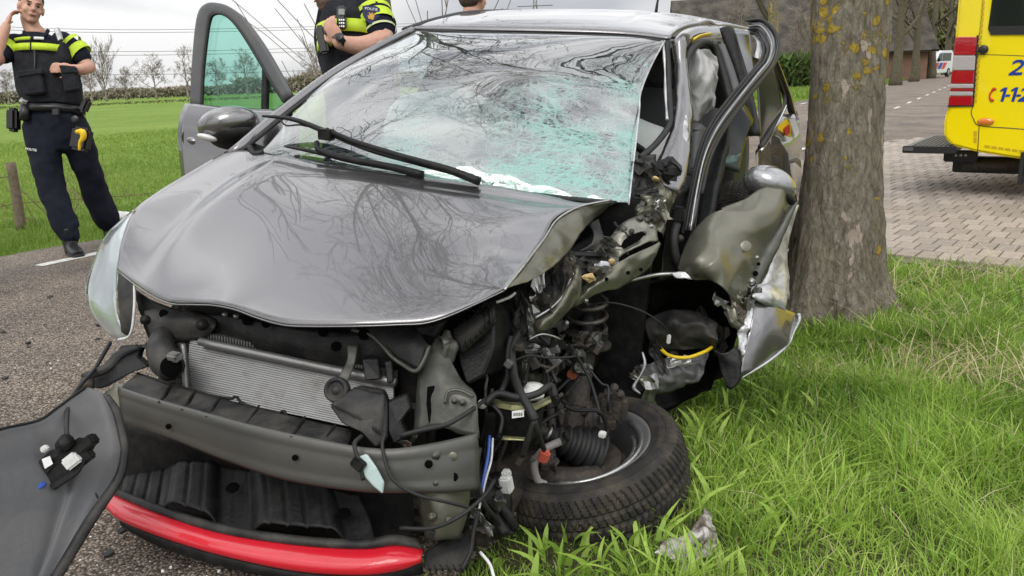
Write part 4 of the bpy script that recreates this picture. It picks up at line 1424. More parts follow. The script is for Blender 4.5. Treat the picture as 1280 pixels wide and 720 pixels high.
# its mirror
mo = mesh('mirror_cap', *ellip(P(286, 156, 2.92), (RT * .985 + UP * .17, UP * .985 - RT * .17, -FW), (.112, .066, .085), 26, 16), M_paint, ld)
mesh('mirror_housing', *ellip(P(292, 168, 2.925), (RT * .98 + UP * .1, UP * .98 - RT * .1, -FW), (.094, .056, .078), 22, 14), M_blk, mo)
V, Fc = ellip(P(259, 172, 2.865), (RT * .97 - UP * .24, UP * .97 + RT * .24, -FW), (.038, .013, .022), 14, 8)
mesh('indicator_lens', V, Fc, mat('indicator_lens', (.62, .62, .60), rough=.12, coat=1.), mo)
tube('mirror_stem', [(300, 182, 2.95), (325, 192, 2.97), (345, 196, 2.98)], .03, M_blk, ld)

# ---- wipers
wp = empty('wiper', P(450, 190, 2.6))
attach(wp, car)
tube('wiper_blade', [(329, 145, 2.73), (366, 149, 2.68), (404, 163, 2.63), (463, 187, 2.55), (520, 203, 2.49), (567, 216, 2.455), (598, 226, 2.44)], [.008, .014, .016, .016, .015, .014, .008], M_blk, wp, n=7, flat=.55)
tube('wiper_arm', [(600, 227, 2.42), (560, 212, 2.44), (500, 195, 2.50), (440, 176, 2.565), (408, 162, 2.60)], [.014, .012, .010, .009, .008], M_blk, wp, n=7)
box('wiper_joint', (408, 168, 2.605), (.05, .03, .035), M_blk, wp)
tube('washer_pipe', [(350, 150, 2.69), (358, 157, 2.68), (372, 156, 2.67), (385, 158, 2.65)], .003, M_rub, wp)
wp = empty('wiper', P(450, 205, 2.6))
attach(wp, car)
tube('wiper_blade', [(357, 183, 2.68), (385, 188, 2.64), (430, 198, 2.58), (480, 209, 2.53), (497, 213, 2.515)], [.007, .012, .013, .012, .007], M_blk, wp, n=7, flat=.55)
tube('wiper_arm', [(396, 178, 2.63), (400, 188, 2.61), (430, 198, 2.57), (490, 209, 2.51), (528, 219, 2.47)], [.010, .010, .011, .012, .014], M_blk, wp, n=7)
tube('fender_prop', [(312, 184, 2.70), (318, 193, 2.66), (330, 190, 2.66)], .010, M_blk, car)

# ---- headlamp on the passenger side
hl = empty('headlamp', P(140, 345, 2.4))
attach(hl, car)
lens = [[(161, 267, 2.52), (164, 265, 2.51), (167, 264, 2.50)], [(131, 295, 2.55), (146, 291, 2.46), (158, 291, 2.42)], [(113, 338, 2.50), (130, 334, 2.39), (149, 328, 2.31)],
        [(108, 368, 2.43), (126, 367, 2.33), (147, 360, 2.25)], [(116, 394, 2.35), (130, 396, 2.28), (148, 394, 2.23)], [(140, 421, 2.27), (150, 424, 2.24), (160, 420, 2.22)]]
patch('lens', lens, M_clear, hl, th=.003)
patch('reflector', [[(a, b_, c + .035) for a, b_, c in r] for r in lens], mat('lamp_reflector', (.72, .73, .74), rough=.25, metal=.6), hl, dent=(.010, 9))
patch('lamp_housing', [[(147, 340, 2.26), (158, 346, 2.22), (169, 352, 2.20)], [(148, 375, 2.22), (158, 375, 2.19), (169, 378, 2.18)], [(152, 415, 2.21), (160, 418, 2.18), (164, 412, 2.18)]], M_blk2, hl, dent=(.004, 20))
tube('lens_rim', [(168, 350, 2.19), (168, 385, 2.17), (163, 418, 2.18), (148, 425, 2.23)], .004, M_wht, hl, n=6)
patch('front_fender', [[(282, 193, 2.75), (240, 216, 2.66), (195, 243, 2.54), (167, 264, 2.49)], [(285, 215, 2.85), (238, 235, 2.76), (190, 262, 2.64), (163, 283, 2.55)], [(290, 300, 2.86), (240, 320, 2.78), (190, 335, 2.66), (150, 350, 2.56)]], M_paint, car)

# ---- radiator and front frame
patch('upper_cross_panel', [[(165, 360, 2.24), (215, 385, 2.16), (300, 398, 2.05), (400, 412, 1.98), (480, 412, 1.95), (560, 400, 1.98)],
                            [(178, 395, 2.20), (235, 405, 2.12), (310, 420, 2.04), (400, 436, 1.97), (470, 440, 1.945), (540, 430, 1.96)],
                            [(190, 430, 2.19), (250, 428, 2.12), (320, 440, 2.05), (400, 460, 1.985), (460, 462, 1.96), (515, 462, 1.95)]], M_blk, car, dent=(.008, 12), ru=6)
for a, b_, c_ in ((205, 392, 2.13), (309, 401, 2.03), (333, 404, 2.005), (404, 415, 1.965), (420, 433, 1.955)):
    disc('hole', (a, b_, c_), -FW, .012, .004, M_dark, car, n=14)
for a, b_, c_ in ((281, 393, 2.04), (295, 395, 2.03)):
    bolt((a, b_, c_), -FW, .007, M_steel, car)
rad_ = empty('radiator', P(340, 480, 2.05))
attach(rad_, car)
RA, RB_, RC, RDn = P(238, 424, 2.10), P(492, 478, 1.93), P(492, 545, 1.93), P(232, 490, 2.10)
mesh('core', [RA + FW * .02, RB_ + FW * .02, RC + FW * .02, RDn + FW * .02], [(0, 1, 2, 3)], M_alud, rad_, False)
V, Fc = [], []
NF = 24
for k in range(NF):
    s = (k + .5) / NF
    a, b_ = RA.lerp(RDn, s), RB_.lerp(RC, s)
    pts = [list(a.lerp(b_, q / 14) + FW * (.0022 * mnoise.noise(Vector((q * .7, k * .31, 3))))) for q in range(15)]
    v, f = tube_geo(pts, .0032, 4)
    bse = len(V)
    V += v
    Fc += [tuple(i + bse for i in q) for q in f]
fins = mesh('fins', V, Fc, M_alu, rad_, False)
fins['kind'] = 'stuff'
tube('top_tank', [(250, 427, 2.075), (340, 446, 2.01), (430, 465, 1.955), (495, 478, 1.92)], .011, M_alu, rad_, n=10)
tube('side_tank', [(229, 430, 2.10), (231, 460, 2.09), (233, 490, 2.085)], .009, M_alu, rad_, n=8)
V, Fc = [], []
for k in range(70):
    s = k / 69
    c = P(255 + 240 * s, 418 + 50 * s, 2.085 - .15 * s)
    v, f = boxm(c, CAX, (.0045, .012, .016))
    bse = len(V)
    V += v
    Fc += [tuple(i + bse for i in q) for q in f]
fs = mesh('upper_fin_strip', V, Fc, M_alu, rad_, False)
fs['kind'] = 'stuff'
tube('upper_pipe', [(252, 424, 2.09), (340, 442, 2.03), (430, 460, 1.97), (495, 472, 1.94)], .007, M_blk, rad_)
# left air guide, horn elbow and bracket
patch('air_guide', [[(180, 390, 2.17), (215, 385, 2.14), (270, 398, 2.08)], [(185, 410, 2.13), (225, 402, 2.09), (268, 410, 2.05)], [(190, 430, 2.14), (225, 425, 2.11), (255, 425, 2.08)]], M_blk2, car, dent=(.006, 18))
bolt((253, 406, 2.04), -FW, .016, M_blk, car)
bolt((182, 400, 2.12), -FW, .014, M_blk, car)
tube('air_elbow', [(203, 418, 2.12), (201, 435, 2.07), (207, 452, 2.04), (216, 462, 2.02)], [.026, .036, .040, .034], M_blk2, car, n=14)
disc('elbow_mouth', (214, 458, 2.0), -FW + UP * .1 + RT * .5, .026, .008, M_dark, car)
box('valve', (218, 446, 2.0), (.035, .03, .022), M_steel, car, bev=.006)
slab('lamp_bracket', [(102, 470, 2.14), (128, 458, 2.15), (143, 444, 2.16), (150, 432, 2.18), (178, 431, 2.17), (172, 446, 2.14), (186, 458, 2.12), (164, 464, 2.10), (148, 474, 2.10), (126, 486, 2.10), (108, 484, 2.12)], .03, M_blk, car, bev=.003)
band('bracket_top', [(102, 468, 106, 476, 2.125), (130, 456, 136, 464, 2.13), (146, 440, 156, 446, 2.15), (172, 431, 178, 436, 2.16)], .006, M_blk2, car, th=.006)
disc('rubber_mount', (117, 480, 2.09), -RT - FW * .4, .018, .03, M_grim, car)
# horn and the broken plastic on the right of the radiator
hn = disc('horn', (424, 488, 1.87), -FW + UP * .2 - RT * .2, .030, .02, M_blk2, car, n=24, prof=[(0, .026), (.008, .026), (.010, .018), (.020, .018), (.022, .024), (.029, .022), (.031, .012), (.029, 0), (0, 0)])
patch('horn_bracket', [[(434, 430, 1.93), (448, 430, 1.93)], [(434, 450, 1.91), (444, 452, 1.91)], [(426, 466, 1.89), (438, 470, 1.89)], [(420, 480, 1.885), (432, 484, 1.885)]], M_under2, car, th=.004)
slab('broken_guide', [(412, 508, 1.84), (446, 484, 1.85), (478, 490, 1.84), (484, 505, 1.83), (484, 548, 1.80), (470, 560, 1.79), (452, 541, 1.79), (428, 530, 1.81)], .05, M_blk2, car, bev=.004)
patch('broken_guide', [[(414, 506, 1.83), (440, 520, 1.815), (476, 545, 1.79)], [(430, 492, 1.83), (456, 502, 1.82), (480, 512, 1.81)], [(446, 484, 1.84), (462, 488, 1.835), (480, 492, 1.83)]], M_blk2, car, dent=(.005, 30))
slab('broken_guide', [(484, 502, 1.84), (508, 492, 1.84), (514, 510, 1.83), (500, 528, 1.82), (510, 545, 1.81), (492, 556, 1.80), (486, 540, 1.80)], .04, M_blk, car, bev=.004)
slab('clip_plate', [(452, 448, 1.92), (472, 448, 1.91), (476, 474, 1.90), (456, 476, 1.90)], .02, M_blk, car, bev=.003)
slab('clip_plate', [(480, 452, 1.91), (490, 450, 1.91), (492, 478, 1.90), (484, 480, 1.90)], .02, M_blk, car, bev=.003)
patch('cross_panel_end', [[(446, 410, 1.95), (480, 405, 1.93), (515, 408, 1.92), (536, 432, 1.90)], [(468, 424, 1.93), (490, 428, 1.915), (512, 430, 1.90), (532, 442, 1.89)], [(490, 440, 1.92), (502, 450, 1.90), (514, 458, 1.885), (524, 464, 1.88)]], M_blk, car, th=.006)
tube('panel_flange', [(440, 412, 1.945), (462, 418, 1.935), (478, 432, 1.925), (490, 446, 1.91), (504, 456, 1.895), (520, 464, 1.87), (530, 450, 1.87), (537, 432, 1.88)], .006, M_under2, car, n=6)
disc('hole', (455, 418, 1.935), -FW, .014, .004, M_dark, car, n=14)
# upright by the airbox
patch('radiator_upright', [[(549, 418, 1.92), (556, 428, 1.91), (562, 448, 1.89)], [(536, 440, 1.90), (552, 452, 1.87), (576, 474, 1.86)], [(524, 466, 1.89), (552, 476, 1.84), (594, 490, 1.83)], [(521, 500, 1.86), (556, 505, 1.82), (598, 510, 1.81)], [(517, 538, 1.84), (556, 536, 1.81), (600, 548, 1.80)]], M_under2, car, dent=(.006, 16))
slab('slot', [(534, 484, 1.84), (543, 482, 1.84), (546, 495, 1.835), (544, 522, 1.825), (536, 530, 1.825), (533, 505, 1.835)], .006, M_dark, car, bev=0)
tube('stamped_rim', [(556, 505, 1.805), (560, 490, 1.81), (575, 488, 1.81), (592, 496, 1.80)], .004, M_under2, car, n=5)
bolt((568, 501, 1.80), -FW, .008, M_under2, car)
bolt((578, 503, 1.80), -FW, .008, M_under2, car)
patch('torn_bracket', [[(546, 420, 1.90), (556, 414, 1.90), (566, 424, 1.91)], [(556, 430, 1.88), (562, 428, 1.88), (570, 440, 1.90)], [(552, 445, 1.88), (558, 450, 1.88), (564, 452, 1.89)]], M_under2, car, dent=(.014, 30))
# airbox
ab = slab('air_filter_box', [(568, 418, 2.0), (608, 376, 2.02), (619, 392, 2.0), (617, 436, 1.96), (604, 470, 1.93), (582, 482, 1.92), (574, 450, 1.95)], .16, M_blk, car, bev=.006, dirn=FW + RT * .3)
band('box_lid', [(566, 414, 576, 442, 1.965), (590, 398, 596, 424, 1.96), (618, 382, 620, 402, 1.97)], .015, M_blk2, ab, th=.01)
for k in range(7):
    s = k / 6
    tube('rib', [(568 + 38 * s, 411 - 34 * s, 1.975), (574 + 38 * s, 424 - 34 * s, 1.95), (578 + 36 * s, 440 - 34 * s, 1.945)], .004, M_blk, ab, n=5)

# ---- bumper beam, foam tray, lower tray, red lip
beam = coons('bumper_beam', [(150, 484, 2.06), (200, 500, 1.97), (243, 512, 1.91), (313, 531, 1.83), (420, 554, 1.76), (483, 562, 1.74), (540, 555, 1.75), (596, 542, 1.79)],
      [(156, 527, 2.06), (218, 548, 1.96), (276, 571, 1.89), (354, 597, 1.81), (448, 612, 1.75), (518, 614, 1.74), (560, 614, 1.75), (596, 611, 1.79)],
      [(150, 484, 2.06), (152, 505, 2.05), (156, 527, 2.06)], [(596, 542, 1.79), (598, 575, 1.785), (596, 611, 1.79)],
      M_dirtbar, nu=60, nv=14, th=.012, fn=lambda u, v: -FW * (.005 * gauss(v, .12, .08) + .004 * gauss(v, .9, .08)))
for k in range(3):
    disc('hole', [(211, 533, 1.935), (369, 572, 1.775), (536, 580, 1.725)][k], -FW, [.007, .007, .009][k], .004, M_dark, beam, n=14)
for a, b_, r_ in ((544, 569, .012), (512, 587, .012), (545, 603, .011)):
    bolt((a, b_, 1.742), -FW, r_, M_under2, beam)
for a, b_ in ((566, 570), (567, 596)):
    disc('hole', (a, b_, 1.752), -FW, .010, .004, M_dark if b_ > 580 else M_under, beam, n=14)
slab('slot', [(526, 576, 1.738), (533, 576, 1.738), (533, 592, 1.736), (526, 592, 1.736)], .004, M_dark, beam, bev=0)
tray = patch('foam_tray', [[(172, 468, 2.12), (240, 489, 2.01), (320, 510, 1.92), (440, 540, 1.83)], [(160, 478, 2.08), (240, 506, 1.95), (318, 525, 1.86), (436, 552, 1.785)], [(152, 486, 2.06), (238, 512, 1.915), (315, 533, 1.832), (432, 558, 1.76)]], M_blk2, car, th=.006)
for a, b_, zz in ((178, 480, 2.06), (208, 490, 1.99), (237, 499, 1.95), (268, 507, 1.915), (317, 518, 1.87), (374, 532, 1.82), (412, 542, 1.80)):
    slab('rib', [(a + 6, b_ - 12, zz + .05), (a - 12, b_ + 14, zz - .04), (a - 2, b_ + 6, zz - .0)], .005, M_blk, tray, bev=0, dirn=RT)
tube('tray_rim', [(172, 467, 2.12), (240, 488, 2.01), (285, 498, 1.965), (295, 496, 1.955), (305, 505, 1.935), (345, 516, 1.90), (355, 514, 1.89), (366, 523, 1.88), (440, 539, 1.83)], .004, M_blk, tray, n=5)
patch('end_bracket', [[(132, 488, 2.08), (146, 480, 2.08), (154, 484, 2.07)], [(136, 505, 2.07), (146, 505, 2.06), (153, 505, 2.06)], [(148, 528, 2.06), (152, 530, 2.06), (156, 528, 2.06)]], M_under, car, dent=(.008, 25))
patch('dark_gap_sheet', [[(150, 525, 2.20), (280, 560, 2.06), (400, 590, 1.97), (520, 610, 1.95)], [(148, 600, 2.24), (280, 592, 2.10), (400, 615, 2.0), (520, 650, 1.96)], [(150, 640, 2.24), (280, 660, 2.10), (400, 680, 2.0), (520, 690, 1.96)]], M_blk, car, dent=(.01, 8))  # added black sheet stands in for the shade between beam and tray
def lt_fn(u, v):
    h = .0
    for c, w_ in ((.36, .10), (.75, .14)):
        h += .045 * .5 * (math.tanh((u - c + w_) / .02) - math.tanh((u - c - w_) / .02)) * min(1, 3 * v + .4)
    gr = -.006 * (1 - min(1, abs(((u * 16) % 1) - .5) * 9)) 
    return CU * (h + gr)
coons('lower_tray', [(150, 596, 2.22), (215, 585, 2.14), (284, 585, 2.06), (360, 600, 1.98), (448, 620, 1.92)], [(141, 618, 2.06), (198, 640, 1.985), (276, 664, 1.915), (370, 678, 1.865), (470, 682, 1.835)],
      [(150, 596, 2.22), (145, 608, 2.14), (141, 618, 2.06)], [(448, 620, 1.92), (462, 650, 1.88), (470, 682, 1.835)], M_blk, nu=110, nv=20, th=.004, fn=lt_fn)
for a, b_, zz in ((291, 610, 1.95), (430, 642, 1.86)):
    disc('hole', (a, b_, zz), CU - FW * .3, .016, .003, M_dark, car, n=16)
coons('red_lip', [(140, 618, 2.05), (198, 642, 1.975), (276, 666, 1.905), (370, 680, 1.855), (452, 685, 1.825), (495, 682, 1.815), (529, 688, 1.82)],
      [(135, 634, 2.03), (151, 649, 1.985), (198, 669, 1.935), (276, 693, 1.875), (370, 713, 1.825), (452, 718, 1.795), (500, 712, 1.795), (527, 701, 1.81)],
      [(140, 618, 2.05), (135, 634, 2.03)], [(529, 688, 1.82), (527, 701, 1.81)], M_red, nu=60, nv=12, th=.006, fn=lambda u, v: -FW * .022 * math.sin(math.pi * v) ** .7)
band('lip_trim', [(138, 608, 138, 620, 2.07), (198, 631, 197, 643, 1.985), (276, 655, 275, 667, 1.91), (370, 670, 370, 681, 1.855), (452, 675, 452, 686, 1.825), (490, 669, 493, 682, 1.82), (522, 674, 530, 688, 1.83)], .010, M_blk2, th=.006, k=7)
band('lip_underside', [(150, 650, 156, 660, 1.99), (198, 670, 204, 684, 1.935), (276, 694, 282, 708, 1.875), (370, 714, 374, 726, 1.83), (452, 718, 454, 730, 1.80), (527, 702, 530, 716, 1.82)], .004, M_blk, th=.006)
vent = slab('brake_vent', [(530, 692, 1.84), (560, 672, 1.88), (584, 668, 1.88), (592, 690, 1.84), (580, 714, 1.80), (530, 712, 1.80)], .02, M_blk2, car, bev=.003)
for k in range(6):
    tube('slat', [(534 + 8 * k, 706, 1.79), (538 + 8 * k, 714, 1.79)], .003, M_blk, vent, n=4, k=1)
patch('crash_box', [[(520, 612, 1.86), (550, 612, 1.82), (585, 608, 1.83)], [(522, 640, 1.87), (548, 640, 1.82), (582, 640, 1.84)], [(530, 672, 1.88), (550, 674, 1.83), (575, 672, 1.85)]], M_under, car, dent=(.01, 16))
bolt((540, 646, 1.82), -FW, .010, M_under, car)
bolt((560, 650, 1.82), -FW, .008, M_under, car)

# ---- dark inside: engine, firewall, floor
box('engine_block', CAR(.14, -.12, .52), (.62, .42, .42), M_blk, car, px=False, bev=.03)
box('firewall', CAR(-.28, 0, .55), (1.3, .04, .78), M_blk, car, px=False)
box('floor_pan', CAR(-1.6, 0, .27), (1.36, 2.9, .08), M_blk, car, px=False)
box('gearbox', CAR(.16, .26, .42), (.3, .3, .3), M_blk, car, px=False, bev=.03)
box('front_subframe', CAR(.3, 0, .24), (.95, .6, .06), M_grim, car, px=False, bev=.02)
box('cooling_fan_shroud', CAR(.52, -.08, .5), (.72, .05, .42), M_blk, car, px=False, bev=.01)
patch('dark_bay_backdrop', [[(600, 380, 2.30), (680, 330, 2.40), (760, 280, 2.55), (830, 250, 2.62)], [(610, 450, 2.30), (690, 400, 2.45), (770, 345, 2.60), (850, 300, 2.70)], [(620, 560, 2.35), (700, 500, 2.55), (780, 440, 2.75), (860, 360, 2.80)]], M_blk, car, dent=(.02, 6))  # black sheet added as a dark backdrop for the depth of the engine bay
patch('wheel_arch_liner', [[(690, 392, 2.50), (745, 366, 2.55), (815, 347, 2.58), (895, 350, 2.56), (925, 395, 2.54)], [(700, 430, 2.78), (765, 405, 2.86), (835, 388, 2.88), (895, 388, 2.76), (920, 415, 2.62)],
                           [(705, 480, 2.86), (775, 465, 2.92), (845, 450, 2.90), (892, 440, 2.78), (912, 440, 2.64)], [(710, 540, 2.86), (780, 525, 2.90), (850, 505, 2.88), (888, 485, 2.78), (905, 470, 2.66)]], M_blk, car, ru=7, rv=7, dent=(.025, 8))
patch('crumpled_liner', [[(806, 402, 2.62), (838, 388, 2.60), (872, 390, 2.58), (898, 404, 2.55)], [(812, 424, 2.58), (842, 412, 2.54), (875, 414, 2.53), (898, 424, 2.52)], [(816, 450, 2.66), (846, 438, 2.62), (876, 436, 2.60), (895, 440, 2.56)]], M_blk2, car, ru=10, rv=10, dent=(.010, 14), seed=4, crease=(.02, 10))
patch('crumpled_liner', [[(800, 455, 2.62), (830, 450, 2.60), (862, 446, 2.60), (888, 436, 2.58)], [(796, 475, 2.60), (828, 472, 2.58), (858, 468, 2.58), (884, 456, 2.57)], [(794, 494, 2.64), (822, 492, 2.62), (848, 486, 2.61), (872, 474, 2.60)]], M_torn, car, ru=10, rv=10, dent=(.012, 18), seed=9, crease=(.02, 12))
tube('torn_white_edge', [(803, 440, 2.56), (806, 455, 2.55), (800, 470, 2.55), (792, 484, 2.55), (800, 492, 2.55)], [.004, .006, .003, .007, .003], M_scr, car, n=5)
tube('yellow_hose', [(822, 432, 2.60), (836, 444, 2.56), (858, 447, 2.54), (880, 440, 2.54), (890, 434, 2.56)], .006, M_yel, car, n=7)
tube('arch_lip', [(744, 368, 2.50), (765, 358, 2.49), (795, 349, 2.48), (825, 343, 2.48), (860, 343, 2.47), (893, 347, 2.45)], [.004, .004, .006, .007, .006, .004], M_steel, car, n=6)
patch('arch_scrape', [[(838, 342, 2.465), (858, 340, 2.46), (892, 345, 2.44)], [(846, 347, 2.46), (862, 349, 2.455), (888, 350, 2.445)]], M_scr, car, dent=(.004, 40))

# ---- torn inner wing and hinge pieces
patch('hinge_bracket', [[(773, 285, 2.42), (790, 272, 2.42), (808, 268, 2.44), (817, 276, 2.45)], [(758, 306, 2.38), (776, 296, 2.36), (800, 284, 2.38), (820, 288, 2.42)], [(762, 330, 2.36), (780, 318, 2.34), (804, 304, 2.36), (822, 301, 2.40)]], M_bracket, car, ru=8, rv=8, dent=(.005, 20), crease=(.008, 14), th=.004)
slab('hole', [(776, 308, 2.335), (780, 300, 2.335), (790, 293, 2.34), (802, 289, 2.35), (807, 292, 2.352), (800, 300, 2.34), (788, 307, 2.335), (780, 311, 2.33)], .006, M_dark, car, bev=0)
for a, b_, c_ in ((780, 287, 2.375), (800, 274, 2.40), (808, 276, 2.41)):
    bolt((a, b_, c_), -FW, .011, M_under2, car)
patch('inner_wing_rail', [[(724, 362, 2.30), (745, 345, 2.31), (767, 331, 2.32), (795, 316, 2.35), (823, 301, 2.38)], [(722, 372, 2.29), (745, 358, 2.29), (768, 345, 2.31), (796, 330, 2.35), (824, 308, 2.38)],
                          [(716, 384, 2.30), (742, 370, 2.31), (770, 360, 2.33), (795, 348, 2.37), (812, 335, 2.40)]], M_under, car, ru=9, rv=8, dent=(.006, 14), crease=(.010, 12))
for a, b_, c_ in ((758, 349, 2.285), (785, 341, 2.315), (801, 337, 2.345)):
    disc('hole', (a, b_, c_), -FW, .006, .003, M_dark, car, n=10)
patch('crumpled_wing', [[(712, 338, 2.28), (722, 334, 2.27), (730, 344, 2.28)], [(704, 358, 2.24), (716, 354, 2.20), (726, 366, 2.25)], [(684, 378, 2.20), (702, 378, 2.15), (714, 384, 2.22)], [(664, 396, 2.16), (684, 400, 2.10), (696, 404, 2.18)], [(660, 412, 2.16), (672, 416, 2.12), (684, 414, 2.17)]], M_under, car, ru=9, rv=8, dent=(.006, 16), seed=2, crease=(.012, 14))
tube('raw_edge', [(722, 334, 2.265), (712, 350, 2.23), (706, 366, 2.18), (690, 384, 2.13), (668, 398, 2.11)], [.003, .005, .003, .005], M_steel, car, n=5)
patch('dark_inner_wing', [[(655, 360, 2.20), (690, 336, 2.26), (725, 315, 2.34)], [(660, 378, 2.18), (690, 360, 2.22), (722, 338, 2.30)], [(662, 395, 2.18), (686, 380, 2.20), (710, 360, 2.28)]], M_blk2, car, dent=(.010, 14))
rngf = np.random.default_rng(5)
def chunk(name, c, r, m, parent, seed, px=True):
    V, Fc = ellip(P(*c) if px else c, (RT, UP, FW), r, 12, 8)
    out_ = []
    for v in V:
        d = nvec(v, 60, seed)
        out_.append(v + d * min(r) * .8)
    return mesh(name, out_, Fc, m, parent, False)
chunk('torn_foam', (736, 347, 2.27), (.020, .010, .02), M_foam, car, 1)
chunk('torn_foam', (752, 334, 2.29), (.022, .014, .02), M_scr, car, 2)
chunk('torn_foam', (764, 328, 2.30), (.009, .008, .01), M_foam, car, 3)
chunk('torn_foam', (742, 338, 2.28), (.022, .012, .02), M_grim, car, 4)
chunk('torn_foam', (820, 224, 2.46), (.012, .008, .02), M_foam, car, 6)
patch('hinge_strut', [[(735, 280, 2.40), (748, 274, 2.42)], [(742, 292, 2.36), (752, 288, 2.38)], [(738, 306, 2.34), (756, 300, 2.36)], [(722, 314, 2.34), (762, 312, 2.36)]], M_blk2, car, th=.006)
slab('hinge_arm', [(676, 318, 2.24), (700, 313, 2.28), (760, 316, 2.34), (762, 321, 2.33), (700, 319, 2.27)], .015, M_blk, car, bev=.002)
patch('pillar_foot', [[(804, 228, 2.50), (818, 222, 2.48), (832, 228, 2.48), (846, 242, 2.52)], [(800, 248, 2.46), (816, 244, 2.43), (830, 250, 2.44), (840, 258, 2.50)], [(806, 268, 2.46), (818, 266, 2.43), (828, 270, 2.46), (832, 278, 2.50)], [(818, 290, 2.44), (822, 292, 2.44), (826, 294, 2.46), (828, 298, 2.48)]], M_under, car, ru=10, rv=10, dent=(.010, 14), seed=7, crease=(.02, 12))
chunk('crushed_wing_mirror_foot', (834, 212, 2.48), (.042, .034, .04), M_blk, car, 8)
chunk('cowl_wreckage', (806, 214, 2.52), (.04, .045, .04), M_blk2, car, 9)
patch('torn_cowl_end', [[(790, 205, 2.54), (806, 196, 2.56), (818, 204, 2.55)], [(792, 225, 2.50), (806, 220, 2.49), (816, 226, 2.50)], [(786, 250, 2.46), (800, 246, 2.46), (806, 250, 2.46)]], M_blk, car, dent=(.02, 20))
patch('door_post', [[(836, 244, 2.56), (862, 235, 2.62), (880, 240, 2.66)], [(832, 280, 2.54), (850, 275, 2.60), (866, 280, 2.64)], [(826, 320, 2.54), (840, 320, 2.58), (856, 325, 2.62)], [(820, 350, 2.55), (836, 350, 2.57), (854, 352, 2.60)]], M_blk, car, dent=(.012, 12))
box('door_hinge', (848, 268, 2.53), (.04, .04, .05), M_blk, car, bev=.008)
bolt((850, 298, 2.53), -FW, .012, M_grim, car)
tube('door_wiring', [(846, 280, 2.53), (842, 300, 2.51), (846, 325, 2.52), (856, 335, 2.54)], .014, M_rub, car)

# ---- cabin
patch('curtain_airbag', [[(861, 74, 3.00), (872, 64, 3.02), (884, 61, 3.05), (897, 70, 3.08)], [(858, 98, 2.98), (872, 92, 2.92), (886, 90, 2.95), (900, 100, 3.06)], [(860, 125, 2.97), (872, 122, 2.93), (884, 122, 2.96), (894, 128, 3.05)], [(866, 153, 2.98), (872, 155, 2.98), (879, 148, 3.0), (886, 140, 3.05)]], M_aird, car, ru=12, rv=12, dent=(.014, 9), crease=(.03, 9))
def seat(name, y):
    s = empty(name, CAR(-1.25, y, .35))
    attach(s, car)
    a = [CAR(-1.38 - .16 * k, y, .55 + .15 * k) for k in range(5)]
    wd = [.24, .25, .25, .22, .17]
    V, Fc = loft([(p_, CL * w_, (CF * .9 + CU * .3) * .065) for p_, w_ in zip(a, wd)], 16)
    mesh('backrest', V, Fc, M_seat, s)
    V, Fc = loft([(CAR(-1.45, y, .50), CL * .22, CU * .07), (CAR(-1.3, y, .50), CL * .25, CU * .09), (CAR(-1.05, y, .51), CL * .25, CU * .085), (CAR(-.92, y, .51), CL * .22, CU * .05)], 16)
    mesh('cushion', V, Fc, M_seat, s)
    V, Fc = ellip(CAR(-2.06, y, 1.25), (CL, CU, CF), (.13, .10, .05))
    mesh('headrest', V, Fc, M_seat, s)
seat('seat', -.36)
seat('seat', .36)
bench = empty('rear_bench', CAR(-2.2, 0, .5)); attach(bench, car)
V, Fc = loft([(CAR(-2.25, 0, .5), CL * .6, CF * .09), (CAR(-2.45, 0, 1.05), CL * .58, CF * .07)], 20)
mesh('backrest', V, Fc, M_seat, bench)
V, Fc = loft([(CAR(-1.8, 0, .45), CL * .6, CU * .06), (CAR(-2.25, 0, .45), CL * .6, CU * .09)], 20)
mesh('cushion', V, Fc, M_seat, bench)
patch('driver_seat_bolster', [[(862, 158, 2.98), (872, 156, 2.96), (882, 162, 3.0)], [(860, 185, 2.95), (870, 185, 2.91), (880, 190, 2.96)], [(857, 218, 2.92), (868, 220, 2.89), (876, 224, 2.93)]], M_torn, car, th=.02)
for k in range(7):
    tube('seat_rib', [(861 - k * .5, 162 + 8 * k, 2.958 - .005 * k), (870 - k * .4, 162 + 8 * k, 2.935 - .008 * k), (880 - k * .6, 168 + 8 * k, 2.97 - .006 * k)], .006, M_torn, car, n=6)
V, Fc = loft([(CAR(-.30, 0, .86), CL * .66, CU * .05), (CAR(-.50, 0, .86), CL * .68, CU * .12), (CAR(-.72, 0, .80), CL * .68, CU * .16), (CAR(-.80, 0, .74), CL * .66, CU * .1)], 24)
mesh('dashboard', V, Fc, M_dash, car)
for y, sc_ in ((-.34, 1.0), (.36, .8)):
    V, Fc = ellip(CAR(-.92, y, .98), (CL, CU, CF), (.30 * sc_, .20 * sc_, .17 * sc_), 24, 16)
    V = [v + nvec(v, 7, 2) * .025 for v in V]
    mesh('airbag', V, Fc, M_air, car)
pts = [CAR(-.85, .36, .92) + (CL * math.cos(t) + (CU * .8 + CF * .5) * math.sin(t)) * .18 for t in np.linspace(0, 6.283, 25)]
V, Fc = tube_geo(pts, .014, 8, False)
mesh('steering_wheel', V, Fc, M_blk, car)
patch('headliner', [[CAR(-.95, y, 1.385 - .03 * abs(y)) for y in (-.5, 0, .5)], [CAR(-2.6, y, 1.40 - .03 * abs(y)) for y in (-.5, 0, .5)]], M_torn, car, px=False, th=.004)
box('inner_mirror', CAR(-.80, .0, 1.30), (.22, .03, .065), M_blk, car, px=False, bev=.012)
